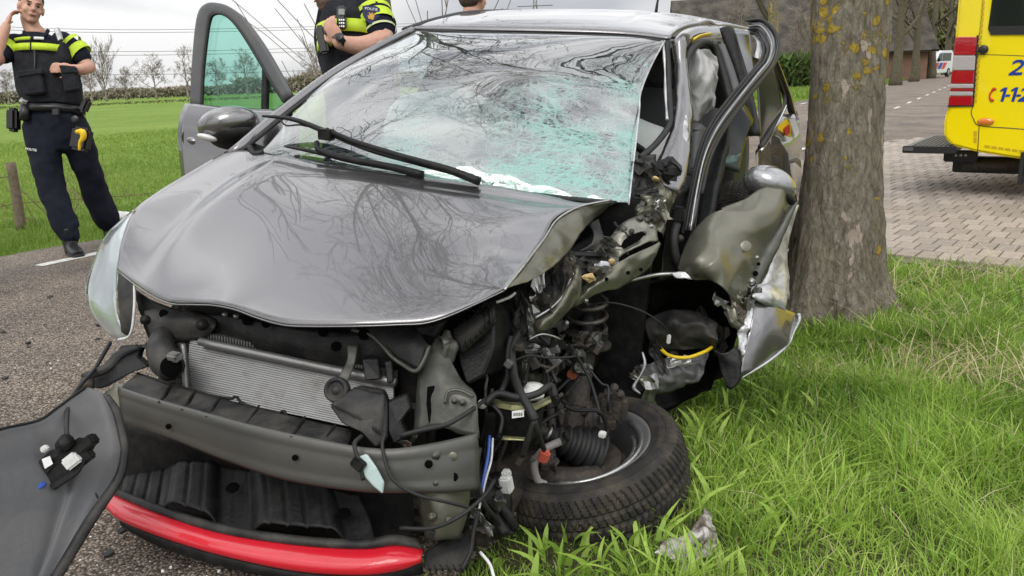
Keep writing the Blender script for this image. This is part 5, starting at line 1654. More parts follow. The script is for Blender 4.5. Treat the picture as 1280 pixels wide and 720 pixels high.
# closing panels that the lens does not see
for y0, nm in ((-1, 'rear_flank'),):
    patch(nm, [[CAR(x, y0 * (.80 - .10 * (x < -2.9)), .97) for x in (-1.35, -1.9, -2.5, -3.0)], [CAR(x, y0 * (.845 - .10 * (x < -2.9)), .7) for x in (-1.35, -1.9, -2.5, -3.05)], [CAR(x, y0 * (.82 - .10 * (x < -2.9)), .32) for x in (-1.35, -1.9, -2.5, -3.0)]], M_paint, car, px=False)
    patch('rear_window_glass', [[CAR(-1.4, y0 * .60, 1.38), CAR(-2.0, y0 * .60, 1.38), CAR(-2.6, y0 * .58, 1.34)], [CAR(-1.38, y0 * .78, .98), CAR(-2.0, y0 * .79, .98), CAR(-2.75, y0 * .74, 1.0)]], M_darkwin, car, px=False)
patch('tailgate', [[CAR(-2.70, y, 1.42 - .04 * abs(y)) for y in (-.52, 0, .52)], [CAR(-3.0, y, 1.0) for y in (-.68, 0, .68)], [CAR(-3.12, y, .7) for y in (-.74, 0, .74)], [CAR(-3.12, y, .32) for y in (-.74, 0, .74)]], M_paint, car, px=False)

# ---- wheels
def wheel_geo(c, A, r, w_, nseg=594):
    A = Vector(A).normalized()
    e = A.orthogonal().normalized()
    g_ = A.cross(e)
    prof = []
    hw = w_ / 2
    # inner sidewall -> tread -> outer sidewall, closed
    base = [(.66, -.78), (.70, -.95), (.78, -1.02), (.84, -1.01), (.845, -1.03), (.87, -1.03), (.875, -.99), (.945, -.90)]
    tr_n = 18
    tread = [(1 - .045 * abs(2 * k / tr_n - 1) ** 3.2, -.86 + 1.72 * k / tr_n) for k in range(tr_n + 1)]
    prof = base + tread + [(a, -b_) for a, b_ in reversed(base)] + [(.655, .5), (.65, 0), (.655, -.5)]
    n = len(prof)
    V, Fc = [], []
    for i in range(nseg):
        t = 2 * math.pi * i / nseg
        for k, (ra, b_) in enumerate(prof):
            rr = ra * r
            if len(base) <= k < len(base) + tr_n + 1:
                x = b_
                groove = any(abs(x - q) < .055 for q in (-.42, 0, .42))
                sip = (t * 84 / 6.283 + 1.6 * abs(x) + (.5 if x > 0 else 0)) % 1
                if groove:
                    rr -= .0075
                elif sip < .30 and k > len(base):
                    rr -= .006
            V.append(c + (e * math.cos(t) + g_ * math.sin(t)) * rr + A * b_ * hw)
    for i in range(nseg):
        for k in range(n):
            a, b_ = i * n + k, i * n + (k + 1) % n
            c_, d = ((i + 1) % nseg) * n + (k + 1) % n, ((i + 1) % nseg) * n + k
            Fc.append((a, b_, c_, d))
    return V, Fc, (e, g_, A)
def rim_geo(c, ax, r, w_, n=60):
    e, g_, A = ax
    hw = w_ / 2
    prof = [(.70, .86), (.675, .92), (.65, .86), (.60, .70), (.585, .2), (.58, -.45), (.60, -.6), (.60, -.72), (.66, -.90), (.685, -.92), (.69, -.86)]
    V, Fc = [], []
    m_ = len(prof)
    for i in range(n):
        t = 2 * math.pi * i / n
        for ra, b_ in prof:
            V.append(c + (e * math.cos(t) + g_ * math.sin(t)) * ra * r + A * b_ * hw)
    for i in range(n):
        for k in range(m_ - 1):
            a, b_ = i * m_ + k, i * m_ + k + 1
            Fc.append((a, b_, ((i + 1) % n) * m_ + k + 1, ((i + 1) % n) * m_ + k))
    return V, Fc
def spokes_geo(c, ax, r, w_):
    e, g_, A = ax
    V, Fc = [], []
    for k in range(5):
        t = 2 * math.pi * k / 5
        d = e * math.cos(t) + g_ * math.sin(t)
        s = A.cross(d)
        v, f = loft([(c - A * w_ * .40 + d * .03, s * .035, A * .012), (c - A * w_ * .42 + d * r * .35, s * .03, A * .012), (c - A * w_ * .36 + d * r * .60, s * .038, A * .010)], 8)
        b_ = len(V)
        V += v
        Fc += [tuple(i + b_ for i in q) for q in f]
    v, f = loft([(c - A * w_ * .46, e * .055, g_ * .055), (c - A * w_ * .30, e * .07, g_ * .07)], 16)
    b_ = len(V)
    V += v
    Fc += [tuple(i + b_ for i in q) for q in f]
    return V, Fc
M_tyre = mat('tyre_rubber', (.022, .021, .020), rough=.75, spec=.3, noise=(14, 6, .42, .72), mixcol=(.075, .062, .046), bump=(80, .3, 3))
M_rim = mat('grey_alloy', (.42, .42, .43), rough=.34, metal=.75, noise=(14, 5, .5, .8), mixcol=(.30, .28, .26))
def wheel(c, A, r=.285, w_=.185):
    wh = empty('wheel', c)
    attach(wh, car)
    V, Fc, ax = wheel_geo(c, A, r, w_)
    mesh('tyre', V, Fc, M_tyre, wh, False)
    V, Fc = rim_geo(c, ax, r, w_)
    o = mesh('rim', V, Fc, M_rim, wh)
    V, Fc = spokes_geo(c, ax, r, w_)
    mesh('spokes', V, Fc, M_rim, wh)
    return wh
WA = Vector((-.20, -.08, .975)).normalized()
WC = P(735, 587, 2.35)
wheel(WC, WA, .292, .20)
wheel(CAR(0, -.74, .30), -CL * -1, .295)
wheel(CAR(-2.5, -.74, .30), CL, .295)
wheel(CAR(-2.5, .74, .36), -CL, .295)

def ring_arc(name, rr, h, a0, a1, r, m):
    e = (RT - WA * RT.dot(WA)).normalized()
    g_ = WA.cross(e)
    pts = [WC + (e * math.cos(t) + g_ * math.sin(t)) * rr + WA * h for t in np.linspace(math.radians(a0), math.radians(a1), 24)]
    V, Fc = tube_geo(pts, r, 8)
    mesh(name, V, Fc, m, car)
ring_arc('bent_rim_edge', .172, .075, -120, 30, .008, M_steel)
ring_arc('bent_rim_edge', .150, .060, -115, 10, .007, M_steel)
# ---- strut, hub, drive shaft
def on(x, y, h):
    """a point of the torn wheel: along its plane and up its axis"""
    e = (RT - WA * RT.dot(WA)).normalized()
    g_ = WA.cross(e)
    return WC + e * x + g_ * y + WA * h
disc('brake_disc', on(0, 0, -.02), WA, .125, .022, M_grim, car, n=40, px=False)
disc('brake_shield', on(-.01, .0, .025), WA, .115, .006, M_grim, car, n=40, px=False)
box('brake_caliper', (766, 508, 2.34), (.085, .06, .085), M_grim, car, bev=.014)
box('brake_caliper', (758, 528, 2.33), (.055, .05, .05), M_grim, car, bev=.012)
for a, b_ in ((760, 490), (775, 492), (768, 484)):
    bolt((a, b_, 2.30), UP - FW, .012, M_grim, car)
strut = empty('suspension_strut', P(718, 480, 2.45)); attach(strut, car)
tube('damper_tube', [(728, 440, 2.50), (722, 480, 2.46), (716, 530, 2.41), (713, 560, 2.38)], .042, M_grim, strut, n=16)
tube('damper_band', [(719, 505, 2.435), (718.4, 511, 2.43)], .045, M_grim, strut, n=16, k=1)
disc('spring_seat', (730, 430, 2.51), UP * .95 - FW * .25 + RT * .1, .085, .014, M_grim, strut, n=30)
disc('spring_seat', (733, 418, 2.52), UP * .95 - FW * .25 + RT * .1, .066, .010, M_grim, strut, n=30)
sa = (UP * .95 - FW * .30 + RT * .08).normalized()
se = sa.orthogonal().normalized()
sg = sa.cross(se)
sc0 = P(730, 428, 2.51)
pts = [sc0 + sa * (.015 + .13 * t / 18.8) + (se * math.cos(t) + sg * math.sin(t)) * (.066 - .0006 * t) for t in np.linspace(0, 18.8, 90)]
V, Fc = tube_geo(pts, .0075, 8)
mesh('coil_spring', V, Fc, mat('spring_steel', (.15, .145, .13), rough=.45, metal=.6, noise=(30, 5, .4, .7), mixcol=(.08, .06, .045)), strut)
tube('bump_stop', [(732, 425, 2.515), (736, 395, 2.54)], .026, M_rub, strut, n=12)
slab('strut_bracket', [(694, 500, 2.40), (740, 500, 2.41), (744, 545, 2.38), (700, 545, 2.37)], .06, M_grim, strut, bev=.006)
bolt((729, 515, 2.39), -FW, .014, M_grim, strut)
bolt((725, 530, 2.38), -FW, .012, M_grim, strut)
disc('paint_mark', (715, 468, 2.405), -FW, .016, .002, mat('orange_mark', (.40, .11, .05), rough=.8), strut, n=10)
# bellows of the drive shaft
ba, bb = P(686, 543, 2.30), P(744, 566, 2.34)
prof, L_ = [], (bb - ba).length
for k in range(25):
    s = k / 24
    prof.append((.024 + .046 * s + (.008, 0, -.007, 0)[k % 4], L_ * s))
disc('drive_shaft_boot', ba, bb - ba, .05, .1, M_rub, car, n=24, px=False, prof=[(0, 0)] + prof + [(0, L_)])
tube('drive_shaft', [(640, 520, 2.28), (665, 533, 2.29), (688, 544, 2.30)], .018, M_grim, car, n=12)
tube('clamp_band', [(683, 541, 2.30), (688, 544, 2.30)], .026, M_steel, car, n=14, k=1)
tube('control_arm', [(672, 590, 2.30), (700, 600, 2.27), (735, 600, 2.27), (765, 590, 2.33)], [.03, .038, .04, .03], M_grim, car, n=12)
chunk('ball_joint', (684, 575, 2.27), (.032, .03, .03), M_grim, car, 11)
tube('tie_rod', [(690, 480, 2.35), (688, 510, 2.33), (690, 545, 2.31), (688, 580, 2.28)], .013, M_grim, car, n=10)
tube('bent_rail', [(700, 420, 2.36), (692, 445, 2.33), (688, 465, 2.31)], [.012, .016, .012], M_under, car, n=8)
patch('inner_panel', [[(650, 405, 2.30), (672, 400, 2.32), (700, 410, 2.40)], [(648, 440, 2.28), (670, 440, 2.30), (690, 450, 2.38)], [(650, 480, 2.28), (668, 480, 2.30), (685, 485, 2.36)]], M_under2, car, dent=(.012, 14))
box('steel_sump', (670, 470, 2.36), (.09, .06, .12), M_steel, car, bev=.02)

# ---- electronics box with its gold coloured plates
eb = box('control_unit', (648, 522, 2.02), (.105, .09, .075), M_blk, car, ax=turned(CAX, 3, 'Y'), bev=.004)
slab('label', [(640, 514, 1.945), (655, 512, 1.945), (655, 521, 1.943), (640, 523, 1.943)], .0015, M_lbl, eb, bev=0)
for k in range(5):
    slab('print_bar', [(642 + 2.4 * k, 516, 1.943), (643.2 + 2.4 * k, 516, 1.943), (643.2 + 2.4 * k, 520, 1.942), (642 + 2.4 * k, 520, 1.942)], .001, M_dark, eb, bev=0)
M_gold = mat('zinc_plate', (.32, .32, .16), rough=.4, metal=.6, noise=(30, 4, .4, .7), mixcol=(.18, .17, .09))
slab('bracket_plate', [(610, 500, 2.0), (640, 506, 1.97), (668, 508, 1.97), (688, 498, 2.0), (690, 503, 2.0), (668, 514, 1.965), (638, 513, 1.965), (612, 508, 1.99)], .05, M_gold, car, bev=.002)
slab('bracket_plate', [(616, 545, 1.99), (660, 547, 1.97), (662, 551, 1.97), (618, 550, 1.985)], .05, M_gold, car, bev=.001)
patch('white_reservoir', [[(650, 482, 2.08), (668, 478, 2.08), (680, 484, 2.08)], [(644, 494, 2.05), (664, 496, 2.02), (680, 494, 2.05)], [(652, 500, 2.06), (664, 503, 2.04), (678, 499, 2.06)]], M_wht, car, dent=(.005, 20))
bolt((603, 505, 1.97), -FW, .012, M_wht, car)
box('relay', (612, 545, 1.97), (.02, .03, .12), M_blk, car)
cn = box('connector', (680, 570, 2.16), (.028, .028, .034), M_org, car, ax=turned(CAX, 15, 'Y'), bev=.005)
tube('brake_hose', [(700, 552, 2.20), (680, 562, 2.18), (668, 580, 2.17), (672, 600, 2.18), (682, 606, 2.18)], .011, mat('grey_hose', (.26, .24, .225), rough=.6), car, n=10)
box('connector', (633, 605, 2.02), (.03, .03, .045), M_wht, car, ax=turned(CAX, -12, 'Y'), bev=.005)
box('connector', (633, 592, 2.02), (.022, .022, .02), M_wht, car, ax=turned(CAX, -12, 'Y'), bev=.004)
box('connector', (836, 424, 2.50), (.012, .012, .030), M_wht, car, bev=.003)
box('connector', (753, 543, 2.25), (.02, .02, .016), M_wht, car, bev=.003)
# harness
def cable(pts, r=.004, m=None, name='cable', n=6):
    return tube(name, pts, r, m or M_rub, car, n=n, k=5)
cable([(652, 412, 2.12), (640, 432, 2.06), (642, 465, 2.02), (650, 490, 1.96), (664, 515, 1.925), (668, 525, 1.92)], .011, name='wiring_harness', n=9)
cable([(668, 525, 1.92), (660, 548, 1.93), (653, 570, 1.96)], .008, name='wiring_harness')
cable([(668, 525, 1.92), (674, 545, 1.95), (680, 562, 2.10)], .007, name='wiring_harness')
cable([(606, 505, 1.95), (622, 492, 1.96), (648, 497, 1.95), (672, 492, 1.96), (688, 482, 2.0), (694, 496, 2.0)], .009, name='wiring_harness', n=8)
cable([(638, 420, 2.05), (634, 445, 2.04), (634, 470, 2.03), (626, 490, 1.98)], .007, name='wiring_harness')
cable([(500, 545, 1.76), (530, 537, 1.75), (560, 530, 1.76), (590, 512, 1.80), (606, 500, 1.88)], .006)
cable([(482, 540, 1.76), (478, 560, 1.73), (490, 598, 1.71), (520, 618, 1.71), (560, 628, 1.73), (600, 638, 1.78)], .004)
cable([(500, 660, 1.76), (540, 660, 1.74), (575, 645, 1.74), (605, 620, 1.80), (618, 600, 1.85)], .005)
cable([(452, 545, 1.74), (443, 556, 1.71), (450, 580, 1.70), (454, 600, 1.70)], .005)
cable([(612, 545, 1.94), (610, 570, 1.90), (604, 600, 1.87), (600, 620, 1.86)], .004, M_blue, 'blue_wire')
cable([(616, 548, 1.94), (614, 575, 1.91), (607, 600, 1.88), (598, 640, 1.86)], .003, M_wht, 'white_wire')
cable([(598, 640, 1.84), (592, 665, 1.83), (588, 690, 1.82), (575, 716, 1.80)], .005)
cable([(600, 690, 1.86), (612, 705, 1.84), (618, 724, 1.82)], .004, M_wht, 'white_wire')
cable([(726, 385, 2.40), (760, 378, 2.38), (800, 388, 2.40), (826, 404, 2.44), (836, 416, 2.48)], .003)
cable([(688, 480, 2.20), (712, 440, 2.30), (735, 470, 2.32), (748, 510, 2.27), (752, 530, 2.25)], .005)
cable([(700, 440, 2.22), (680, 430, 2.14), (660, 424, 2.10)], .006)
cable([(660, 425, 2.10), (676, 418, 2.10), (690, 420, 2.12), (700, 424, 2.14)], .003, M_steel, 'bare_wire')
cable([(620, 378, 2.02), (636, 372, 2.03), (644, 366, 2.04)], .004, M_wht, 'white_wire')
cable([(138, 428, 2.20), (128, 445, 2.15), (118, 462, 2.12), (100, 482, 1.98), (86, 505, 1.86), (83, 532, 1.76), (84, 545, 1.73)], .0055)
cable([(600, 560, 1.90), (596, 590, 1.87), (606, 630, 1.86), (622, 650, 1.90), (630, 670, 1.92)], .006)
rc = np.random.default_rng(77)
for k in range(20):
    u0, v0 = rc.uniform(600, 740), rc.uniform(405, 560)
    z0 = 1.92 + max(0, (u0 - 600)) / 140 * .38 + rc.uniform(0, .08)
    pts = [(u0, v0, z0)]
    du, dv = rc.normal() * 10, 14 + rc.normal() * 10
    for q in range(4):
        u0 += du + rc.normal() * 9
        v0 += dv + rc.normal() * 8
        u0 = min(max(u0, 598), 760)
        z0 += rc.normal() * .02
        pts.append((u0, min(v0, 610), max(z0, 1.9)))
    cable(pts, rc.uniform(.0025, .006), [M_rub, M_rub, M_blk, M_grim][k % 4])
for k in range(16):
    u0, v0 = rc.uniform(620, 760), rc.uniform(400, 470)
    chunk('wreckage', (u0, v0, 2.18 + (u0 - 620) / 140 * .25), (rc.uniform(.012, .035), rc.uniform(.012, .03), .02), [M_blk, M_grim, M_under2, M_blk2][k % 4], car, 20 + k)
for k in range(12):
    u0, v0 = rc.uniform(540, 640), rc.uniform(625, 690)
    chunk('wreckage', (u0, v0, 1.95), (rc.uniform(.012, .03), rc.uniform(.012, .03), .02), [M_blk, M_grim, M_blk2][k % 3], car, 50 + k)
patch('torn_liner', [[(596, 600, 2.0), (620, 590, 2.05), (636, 600, 2.05)], [(600, 640, 1.98), (622, 640, 2.0), (640, 655, 2.02)], [(610, 668, 1.97), (630, 668, 1.98), (645, 668, 2.0)]], M_blk, car, dent=(.015, 14))
tube('black_pipe_end', [(612, 625, 1.93), (622, 650, 1.92), (632, 668, 1.91)], .014, M_blk, car, n=12)
tube('black_pipe_end', [(624, 632, 1.92), (636, 645, 1.92), (644, 660, 1.93)], .012, M_blk, car, n=12)
# pale clip hanging before the beam
slab('ripped_relay', [(446, 572, 1.71), (458, 568, 1.71), (470, 585, 1.70), (480, 604, 1.70), (478, 618, 1.70), (466, 608, 1.70), (452, 592, 1.70)], .012, mat('pale_green_plastic', (.42, .52, .50), rough=.4), car, bev=.003)
box('relay', (448, 580, 1.70), (.03, .02, .022), M_blk, car, ax=turned(CAX, 30, 'Y'))

# ---- torn sheet metal, clips and plugs all through the crushed corner
def shard(c, size, nrm, seed, m, name='torn_sheet', asp=2.2, px=True):
    rr = np.random.default_rng(seed)
    c = P(*c) if px else c
    nrm = Vector(nrm).normalized()
    e = nrm.orthogonal().normalized()
    e.rotate(Matrix.Rotation(rr.uniform(0, 6.28), 3, nrm))
    g_ = nrm.cross(e)
    n = 5
    V, Fc = [], []
    fold = rr.uniform(-1, 1)
    for i in range(n + 1):
        for j in range(n + 1):
            x, y = (i / n - .5) * asp, (j / n - .5)
            if i in (0, n):
                x += rr.normal() * .12
            if j in (0, n):
                y += rr.normal() * .14
            h = .35 * fold * abs(x - .2) + .22 * mnoise.noise(Vector((x * 1.7 + seed, y * 2.1, seed * .37))) + .12 * (1 if y > .25 else 0) * fold
            V.append(c + (e * x + g_ * y * (1 - .3 * i / n) + nrm * h) * size)
    for i in range(n):
        for j in range(n):
            a = i * (n + 1) + j
            Fc.append((a, a + 1, a + n + 2, a + n + 1))
    o = mesh(name, V, Fc, m, car, False)
    solid(o, .0018)
    return o
rs = np.random.default_rng(123)
zones = [((650, 395), (735, 320), (2.12, 2.30), 16, .050), ((735, 330), (830, 250), (2.32, 2.44), 18, .045), ((640, 470), (700, 410), (2.15, 2.3), 8, .045), ((800, 262), (846, 205), (2.44, 2.52), 10, .04),
         ((800, 480), (900, 400), (2.55, 2.66), 12, .05), ((535, 690), (620, 630), (1.84, 1.92), 8, .035), ((500, 560), (590, 440), (1.86, 1.98), 8, .03), ((900, 400), (945, 355), (2.44, 2.5), 6, .035), ((180, 440), (300, 395), (2.12, 2.2), 5, .03)]
kk = 0
for (a, b_, zz, n_, sz) in zones:
    for k in range(n_):
        s_ = rs.uniform(0, 1)
        u_ = a[0] + (b_[0] - a[0]) * s_ + rs.normal() * 8
        v_ = a[1] + (b_[1] - a[1]) * s_ + rs.normal() * 10
        z_ = zz[0] + (zz[1] - zz[0]) * s_
        mm = [M_under, M_blk2, M_under2, M_steel, M_blk, M_under, M_grim][int(rs.integers(0, 7))]
        shard((u_, v_, z_), sz * rs.uniform(.4, 1.1), -FW + RT * rs.normal() * .6 + UP * rs.normal() * .6, 300 + kk, mm)
        kk += 1
for k in range(26):
    u_, v_ = rs.uniform(605, 760), rs.uniform(410, 600)
    z_ = 1.93 + (u_ - 605) / 150 * .36
    bx_ = box('plug', (u_, v_, z_), (rs.uniform(.010, .026), rs.uniform(.01, .02), rs.uniform(.012, .034)), [M_blk, M_torn, M_blk, M_wht if k < 8 else M_blk2, M_blk, M_grim][k % 6], car, ax=turned(CAX, rs.uniform(-50, 50), 'Y'), bev=.002, seg=1)
for k in range(14):
    u_, v_ = rs.uniform(640, 830), rs.uniform(270, 420)
    bolt((u_, v_, 2.2 + (u_ - 640) / 190 * .2), -FW + UP * .3, rs.uniform(.005, .009), [M_steel, M_grim][k % 2], car)

# ================================================================== loose pieces of the car
tb = empty('torn_bumper_cover', P(60, 690, 1.75) - Vector((0, 0, P(60, 690, 1.75).z)), 'torn grey front bumper corner standing on the asphalt at lower left', 'bumper')
def tb_fn(u, v):
    e = 16 * u * (1 - u) * v * (1 - v)
    return FW * (.055 * e ** .8) + FW * .012 * gauss(u, .45 + .2 * v, .05) * min(1, 5 * v * (1 - v))
coons('bumper_skin', [(-70, 565, 1.60), (0, 538, 1.70), (47, 527, 1.77), (70, 512, 1.81), (86, 500, 1.85), (107, 485, 1.90), (132, 492, 1.90)],
      [(-50, 790, 1.50), (0, 785, 1.55), (42, 772, 1.62)],
      [(-70, 565, 1.60), (-80, 680, 1.54), (-50, 790, 1.50)],
      [(132, 492, 1.90), (146, 512, 1.875), (155, 540, 1.85), (159, 566, 1.82), (152, 598, 1.79), (117, 651, 1.735), (74, 722, 1.67), (42, 772, 1.62)],
      M_torn, tb, nu=50, nv=50, th=.005, fn=tb_fn)
band('rim_edge', [(130, 491, 136, 494, 1.90), (142, 516, 150, 514, 1.87), (150, 548, 158, 546, 1.84), (152, 566, 160, 568, 1.815), (143, 598, 153, 600, 1.785), (108, 648, 119, 653, 1.73), (66, 718, 76, 724, 1.665), (34, 768, 44, 774, 1.615)], .008, M_blk2, tb, th=.006)
tube('broken_edge', [(-40, 553, 1.64), (0, 537, 1.70), (47, 526, 1.77), (70, 511, 1.81), (86, 499, 1.85), (107, 484, 1.90)], .004, M_blk, tb, n=5)
tube('moulded_step', [(128, 510, 1.885), (140, 530, 1.88), (144, 560, 1.86), (134, 590, 1.84), (104, 636, 1.79), (64, 700, 1.72)], .005, M_torn, tb, n=5)
slab('peg', [(113, 610, 1.79), (116, 608, 1.79), (123, 622, 1.77), (121, 625, 1.77)], .01, M_blk, tb, bev=.001)
fl = empty('lamp_bracket', P(80, 575, 1.76)); attach(fl, tb)
ax_ = turned((RT, -FW, UP), 0, 'Y')
rot = Matrix.Rotation(math.radians(-38), 3, FW)
axb = tuple(rot @ a for a in (RT, -FW, UP))
box('plate', (82, 580, 1.745), (.125, .02, .055), M_blk, fl, axb, .004)
box('plate', (102, 560, 1.745), (.075, .03, .025), M_blk, fl, axb, .004)
tube('bulb_socket', [(78, 558, 1.73), (84, 550, 1.72)], .016, M_blk, fl, n=12, k=1)
box('white_insert', (90, 576, 1.73), (.035, .02, .028), M_wht, fl, axb, .004)
slab('label', [(52, 574, 1.728), (62, 570, 1.728), (66, 580, 1.726), (56, 586, 1.726)], .0015, M_lbl, fl, bev=0)
slab('mount_wing', [(46, 578, 1.735), (64, 562, 1.74), (76, 560, 1.74), (74, 578, 1.735), (58, 594, 1.73)], .02, M_blk, fl, bev=.003)
slab('mount_wing', [(60, 606, 1.73), (84, 592, 1.73), (112, 548, 1.75), (118, 556, 1.745), (96, 594, 1.72), (66, 614, 1.72)], .012, M_blk, fl, bev=.003)
box('blue_connector', (52, 607, 1.72), (.018, .014, .012), M_blue, fl, axb, .003)
box('connector', (56, 561, 1.735), (.016, .014, .014), M_wht, fl, axb, .003)
tube('arm', [(56, 612, 1.725), (44, 626, 1.715), (32, 642, 1.705), (18, 660, 1.69)], [.004, .006, .005, .006], M_blk, fl, n=6)
box('clip', (26, 640, 1.70), (.014, .012, .012), M_wht, fl, axb, .003)
box('clip', (31, 633, 1.705), (.008, .012, .012), M_wht, fl, axb, .003)

# flat strips of plastic on the asphalt
o = slab('plastic_shard', [G(100, 424, .006), G(108, 417, .006), G(126, 420, .006), G(118, 427, .006)], .006, M_torn, None, px=False, dirn=(0, 0, 1), bev=.001)
tag(o, 'small grey plastic shard on the asphalt below the headlamp', 'shard')
# bent metal scrap in the grass
sc_ = patch('metal_scrap', [[(816, 690, 1.955), (832, 702, 1.955), (850, 718, 1.935), (856, 726, 1.935)], [(836, 676, 1.995), (850, 688, 1.975), (866, 698, 1.955), (872, 706, 1.935)], [(862, 662, 2.035), (872, 668, 2.015), (886, 676, 1.995), (898, 682, 1.975)],
                          [(872, 650, 2.075), (878, 656, 2.055), (888, 660, 2.045), (894, 664, 2.035)], [(878, 636, 2.115), (882, 638, 2.105), (888, 640, 2.095), (892, 644, 2.085)]], mat('torn_aluminium', (.46, .43, .41), rough=.4, metal=.75, noise=(22, 6, .42, .62), mixcol=(.14, .11, .095), bump=(45, .6, 4)), None, ru=6, rv=6, th=.004, dent=(.016, 22))
tag(sc_, 'jagged piece of bent silver metal lying in the grass', 'scrap')

# glass crumbs and plastic bits strewn on the road and verge
def crumbs(name, spots, m, label, cat, seed, lo, hi):
    rr = np.random.default_rng(seed)
    V, Fc = [], []
    for (u_, v_, n_, sp_) in spots:
        for k in range(n_):
            c = G(u_, v_, .022) + Vector((rr.normal() * sp_, rr.normal() * sp_, 0))
            a, s_ = rr.uniform(0, 6.28), rr.uniform(lo, hi)
            k5 = int(rr.integers(3, 6))
            b0 = len(V)
            hh = s_ * rr.uniform(.15, .6)
            for lev in (0, 1):
                for j in range(k5):
                    t = a + 6.283 * j / k5
                    q_ = s_ * (.5 + .5 * ((j * 7 + k) % 3) / 2)
                    V.append(c + Vector((math.cos(t) * q_, math.sin(t) * q_, hh * lev * (1 + .4 * math.sin(t)))))
            Fc.append(tuple(b0 + k5 + j for j in range(k5)))
            for j in range(k5):
                Fc.append((b0 + j, b0 + (j + 1) % k5, b0 + k5 + (j + 1) % k5, b0 + k5 + j))
    o = mesh(name, V, Fc, m, None, False)
    tag(o, label, cat, kind='stuff')
crumbs('glass_crumbs', [(90, 440, 18, .25), (60, 480, 10, .2), (160, 690, 22, .15), (230, 712, 18, .12)], M_wht, 'pale glass crumbs strewn over the asphalt', 'debris', 5, .002, .006)
crumbs('plastic_bits', [(70, 430, 14, .3), (40, 400, 8, .4), (170, 700, 14, .15)], M_blk2, 'small black plastic bits on the asphalt', 'debris', 6, .006, .02)

# ================================================================== people
M_skin = mat('skin', (.56, .33, .245), rough=.55, spec=.35, noise=(26, 4, .4, .75), mixcol=(.50, .25, .18))
M_navy = mat('navy_uniform', (.011, .013, .022), rough=.9, spec=.2, noise=(8, 5, .4, .75), mixcol=(.018, .020, .032), bump=(9, .9, 4))
M_vest = mat('black_vest', (.012, .0125, .016), rough=.85, spec=.25, noise=(20, 5, .4, .75), mixcol=(.022, .023, .027), bump=(40, .6, 4))
M_hiv = mat('fluorescent_yellow', (.52, .68, .03), rough=.7, bump=(30, .4, 3), noise=(14, 4, .4, .8), mixcol=(.40, .53, .03))
M_boot = mat('boot_leather', (.012, .012, .013), rough=.38, noise=(30, 4, .4, .7), mixcol=(.03, .03, .03))
M_hair = mat('brown_hair', (.085, .055, .035), rough=.7, bump=(220, .9, 3), noise=(90, 4, .4, .7), mixcol=(.05, .032, .02))
M_gear = mat('gear_black', (.012, .012, .013), rough=.35)
M_eye = mat('eye_dark', (.03, .025, .02), rough=.2)
M_lip = mat('lips', (.36, .15, .12), rough=.5)
M_badge = mat('badge_blue', (.012, .018, .075), rough=.5)
M_gld = mat('badge_gold', (.60, .33, .05), rough=.5)

def limb(pts, rr, n=12, k=4):
    w_ = cr1([list(p_) for p_ in pts], k)
    r2 = np.interp(np.linspace(0, 1, len(w_)), np.linspace(0, 1, len(rr)), rr)
    V, Fc = tube_geo(w_, r2, n, True)
    a = ellip(w_[0], WAX, (r2[0],) * 3, 10, 6)
    b_ = ellip(w_[-1], WAX, (r2[-1],) * 3, 10, 6)
    return [(V, Fc), a, b_]

def head_parts(c, f, u, s=1.):
    f = Vector(f).normalized()
    u = (Vector(u) - f * Vector(u).dot(f)).normalized()
    sd = f.cross(u)
    ax = (sd, f, u)
    E_ = lambda a, b_, d, r: ellip(c + (sd * a + f * b_ + u * d) * s, ax, tuple(q * s for q in r), 16, 10)
    ps = [E_(0, -.012, .038, (.076, .097, .086)), E_(0, .018, -.03, (.063, .074, .085)), E_(0, .052, -.098, (.032, .028, .024)), E_(0, .030, -.082, (.050, .045, .030)),
          E_(0, .098, -.018, (.013, .020, .028)), E_(0, .106, -.030, (.017, .016, .012)), E_(0, .080, .020, (.052, .016, .012)),
          E_(.040, .060, -.035, (.022, .022, .022)), E_(-.040, .060, -.035, (.022, .022, .022)),
          E_(.079, -.008, -.012, (.010, .022, .032)), E_(-.079, -.008, -.012, (.010, .022, .032)), E_(0, .088, -.066, (.024, .010, .008))]
    return ps, ax, E_

def hand_parts(wrist, d, nrm, curl=.6, spread=.25, s=1.):
    """palm, four unequal fingers bent towards nrm and a thumb from the side of the palm"""
    d = Vector(d).normalized()
    nrm = (Vector(nrm) - d * Vector(nrm).dot(d)).normalized()
    sd = d.cross(nrm)
    ps = [ellip(wrist + d * .045 * s, (sd, nrm, d), (.042 * s, .018 * s, .055 * s), 12, 8)]
    for k, (o_, ln) in enumerate(((.030, .072), (.010, .080), (-.011, .074), (-.030, .058))):
        p0 = wrist + d * .085 * s + sd * o_ * s
        pts, dd = [p0], d
        for q in range(3):
            a = curl * (.5 + .4 * q)
            dd = (dd * math.cos(a) + nrm * math.sin(a)).normalized()
            pts.append(pts[-1] + dd * ln * s * (.42, .33, .25)[q])
        ps += limb(pts, [.0095 * s, .009 * s, .008 * s, .007 * s], 8, 3)
    p0 = wrist + d * .03 * s + sd * .036 * s
    t1 = p0 + (d * .7 + sd * .7 + nrm * .3).normalized() * .035 * s
    t2 = t1 + (d * .9 + nrm * .5 + sd * .1).normalized() * .032 * s
    ps += limb([p0, t1, t2], [.012 * s, .0105 * s, .008 * s], 8, 3)
    return ps

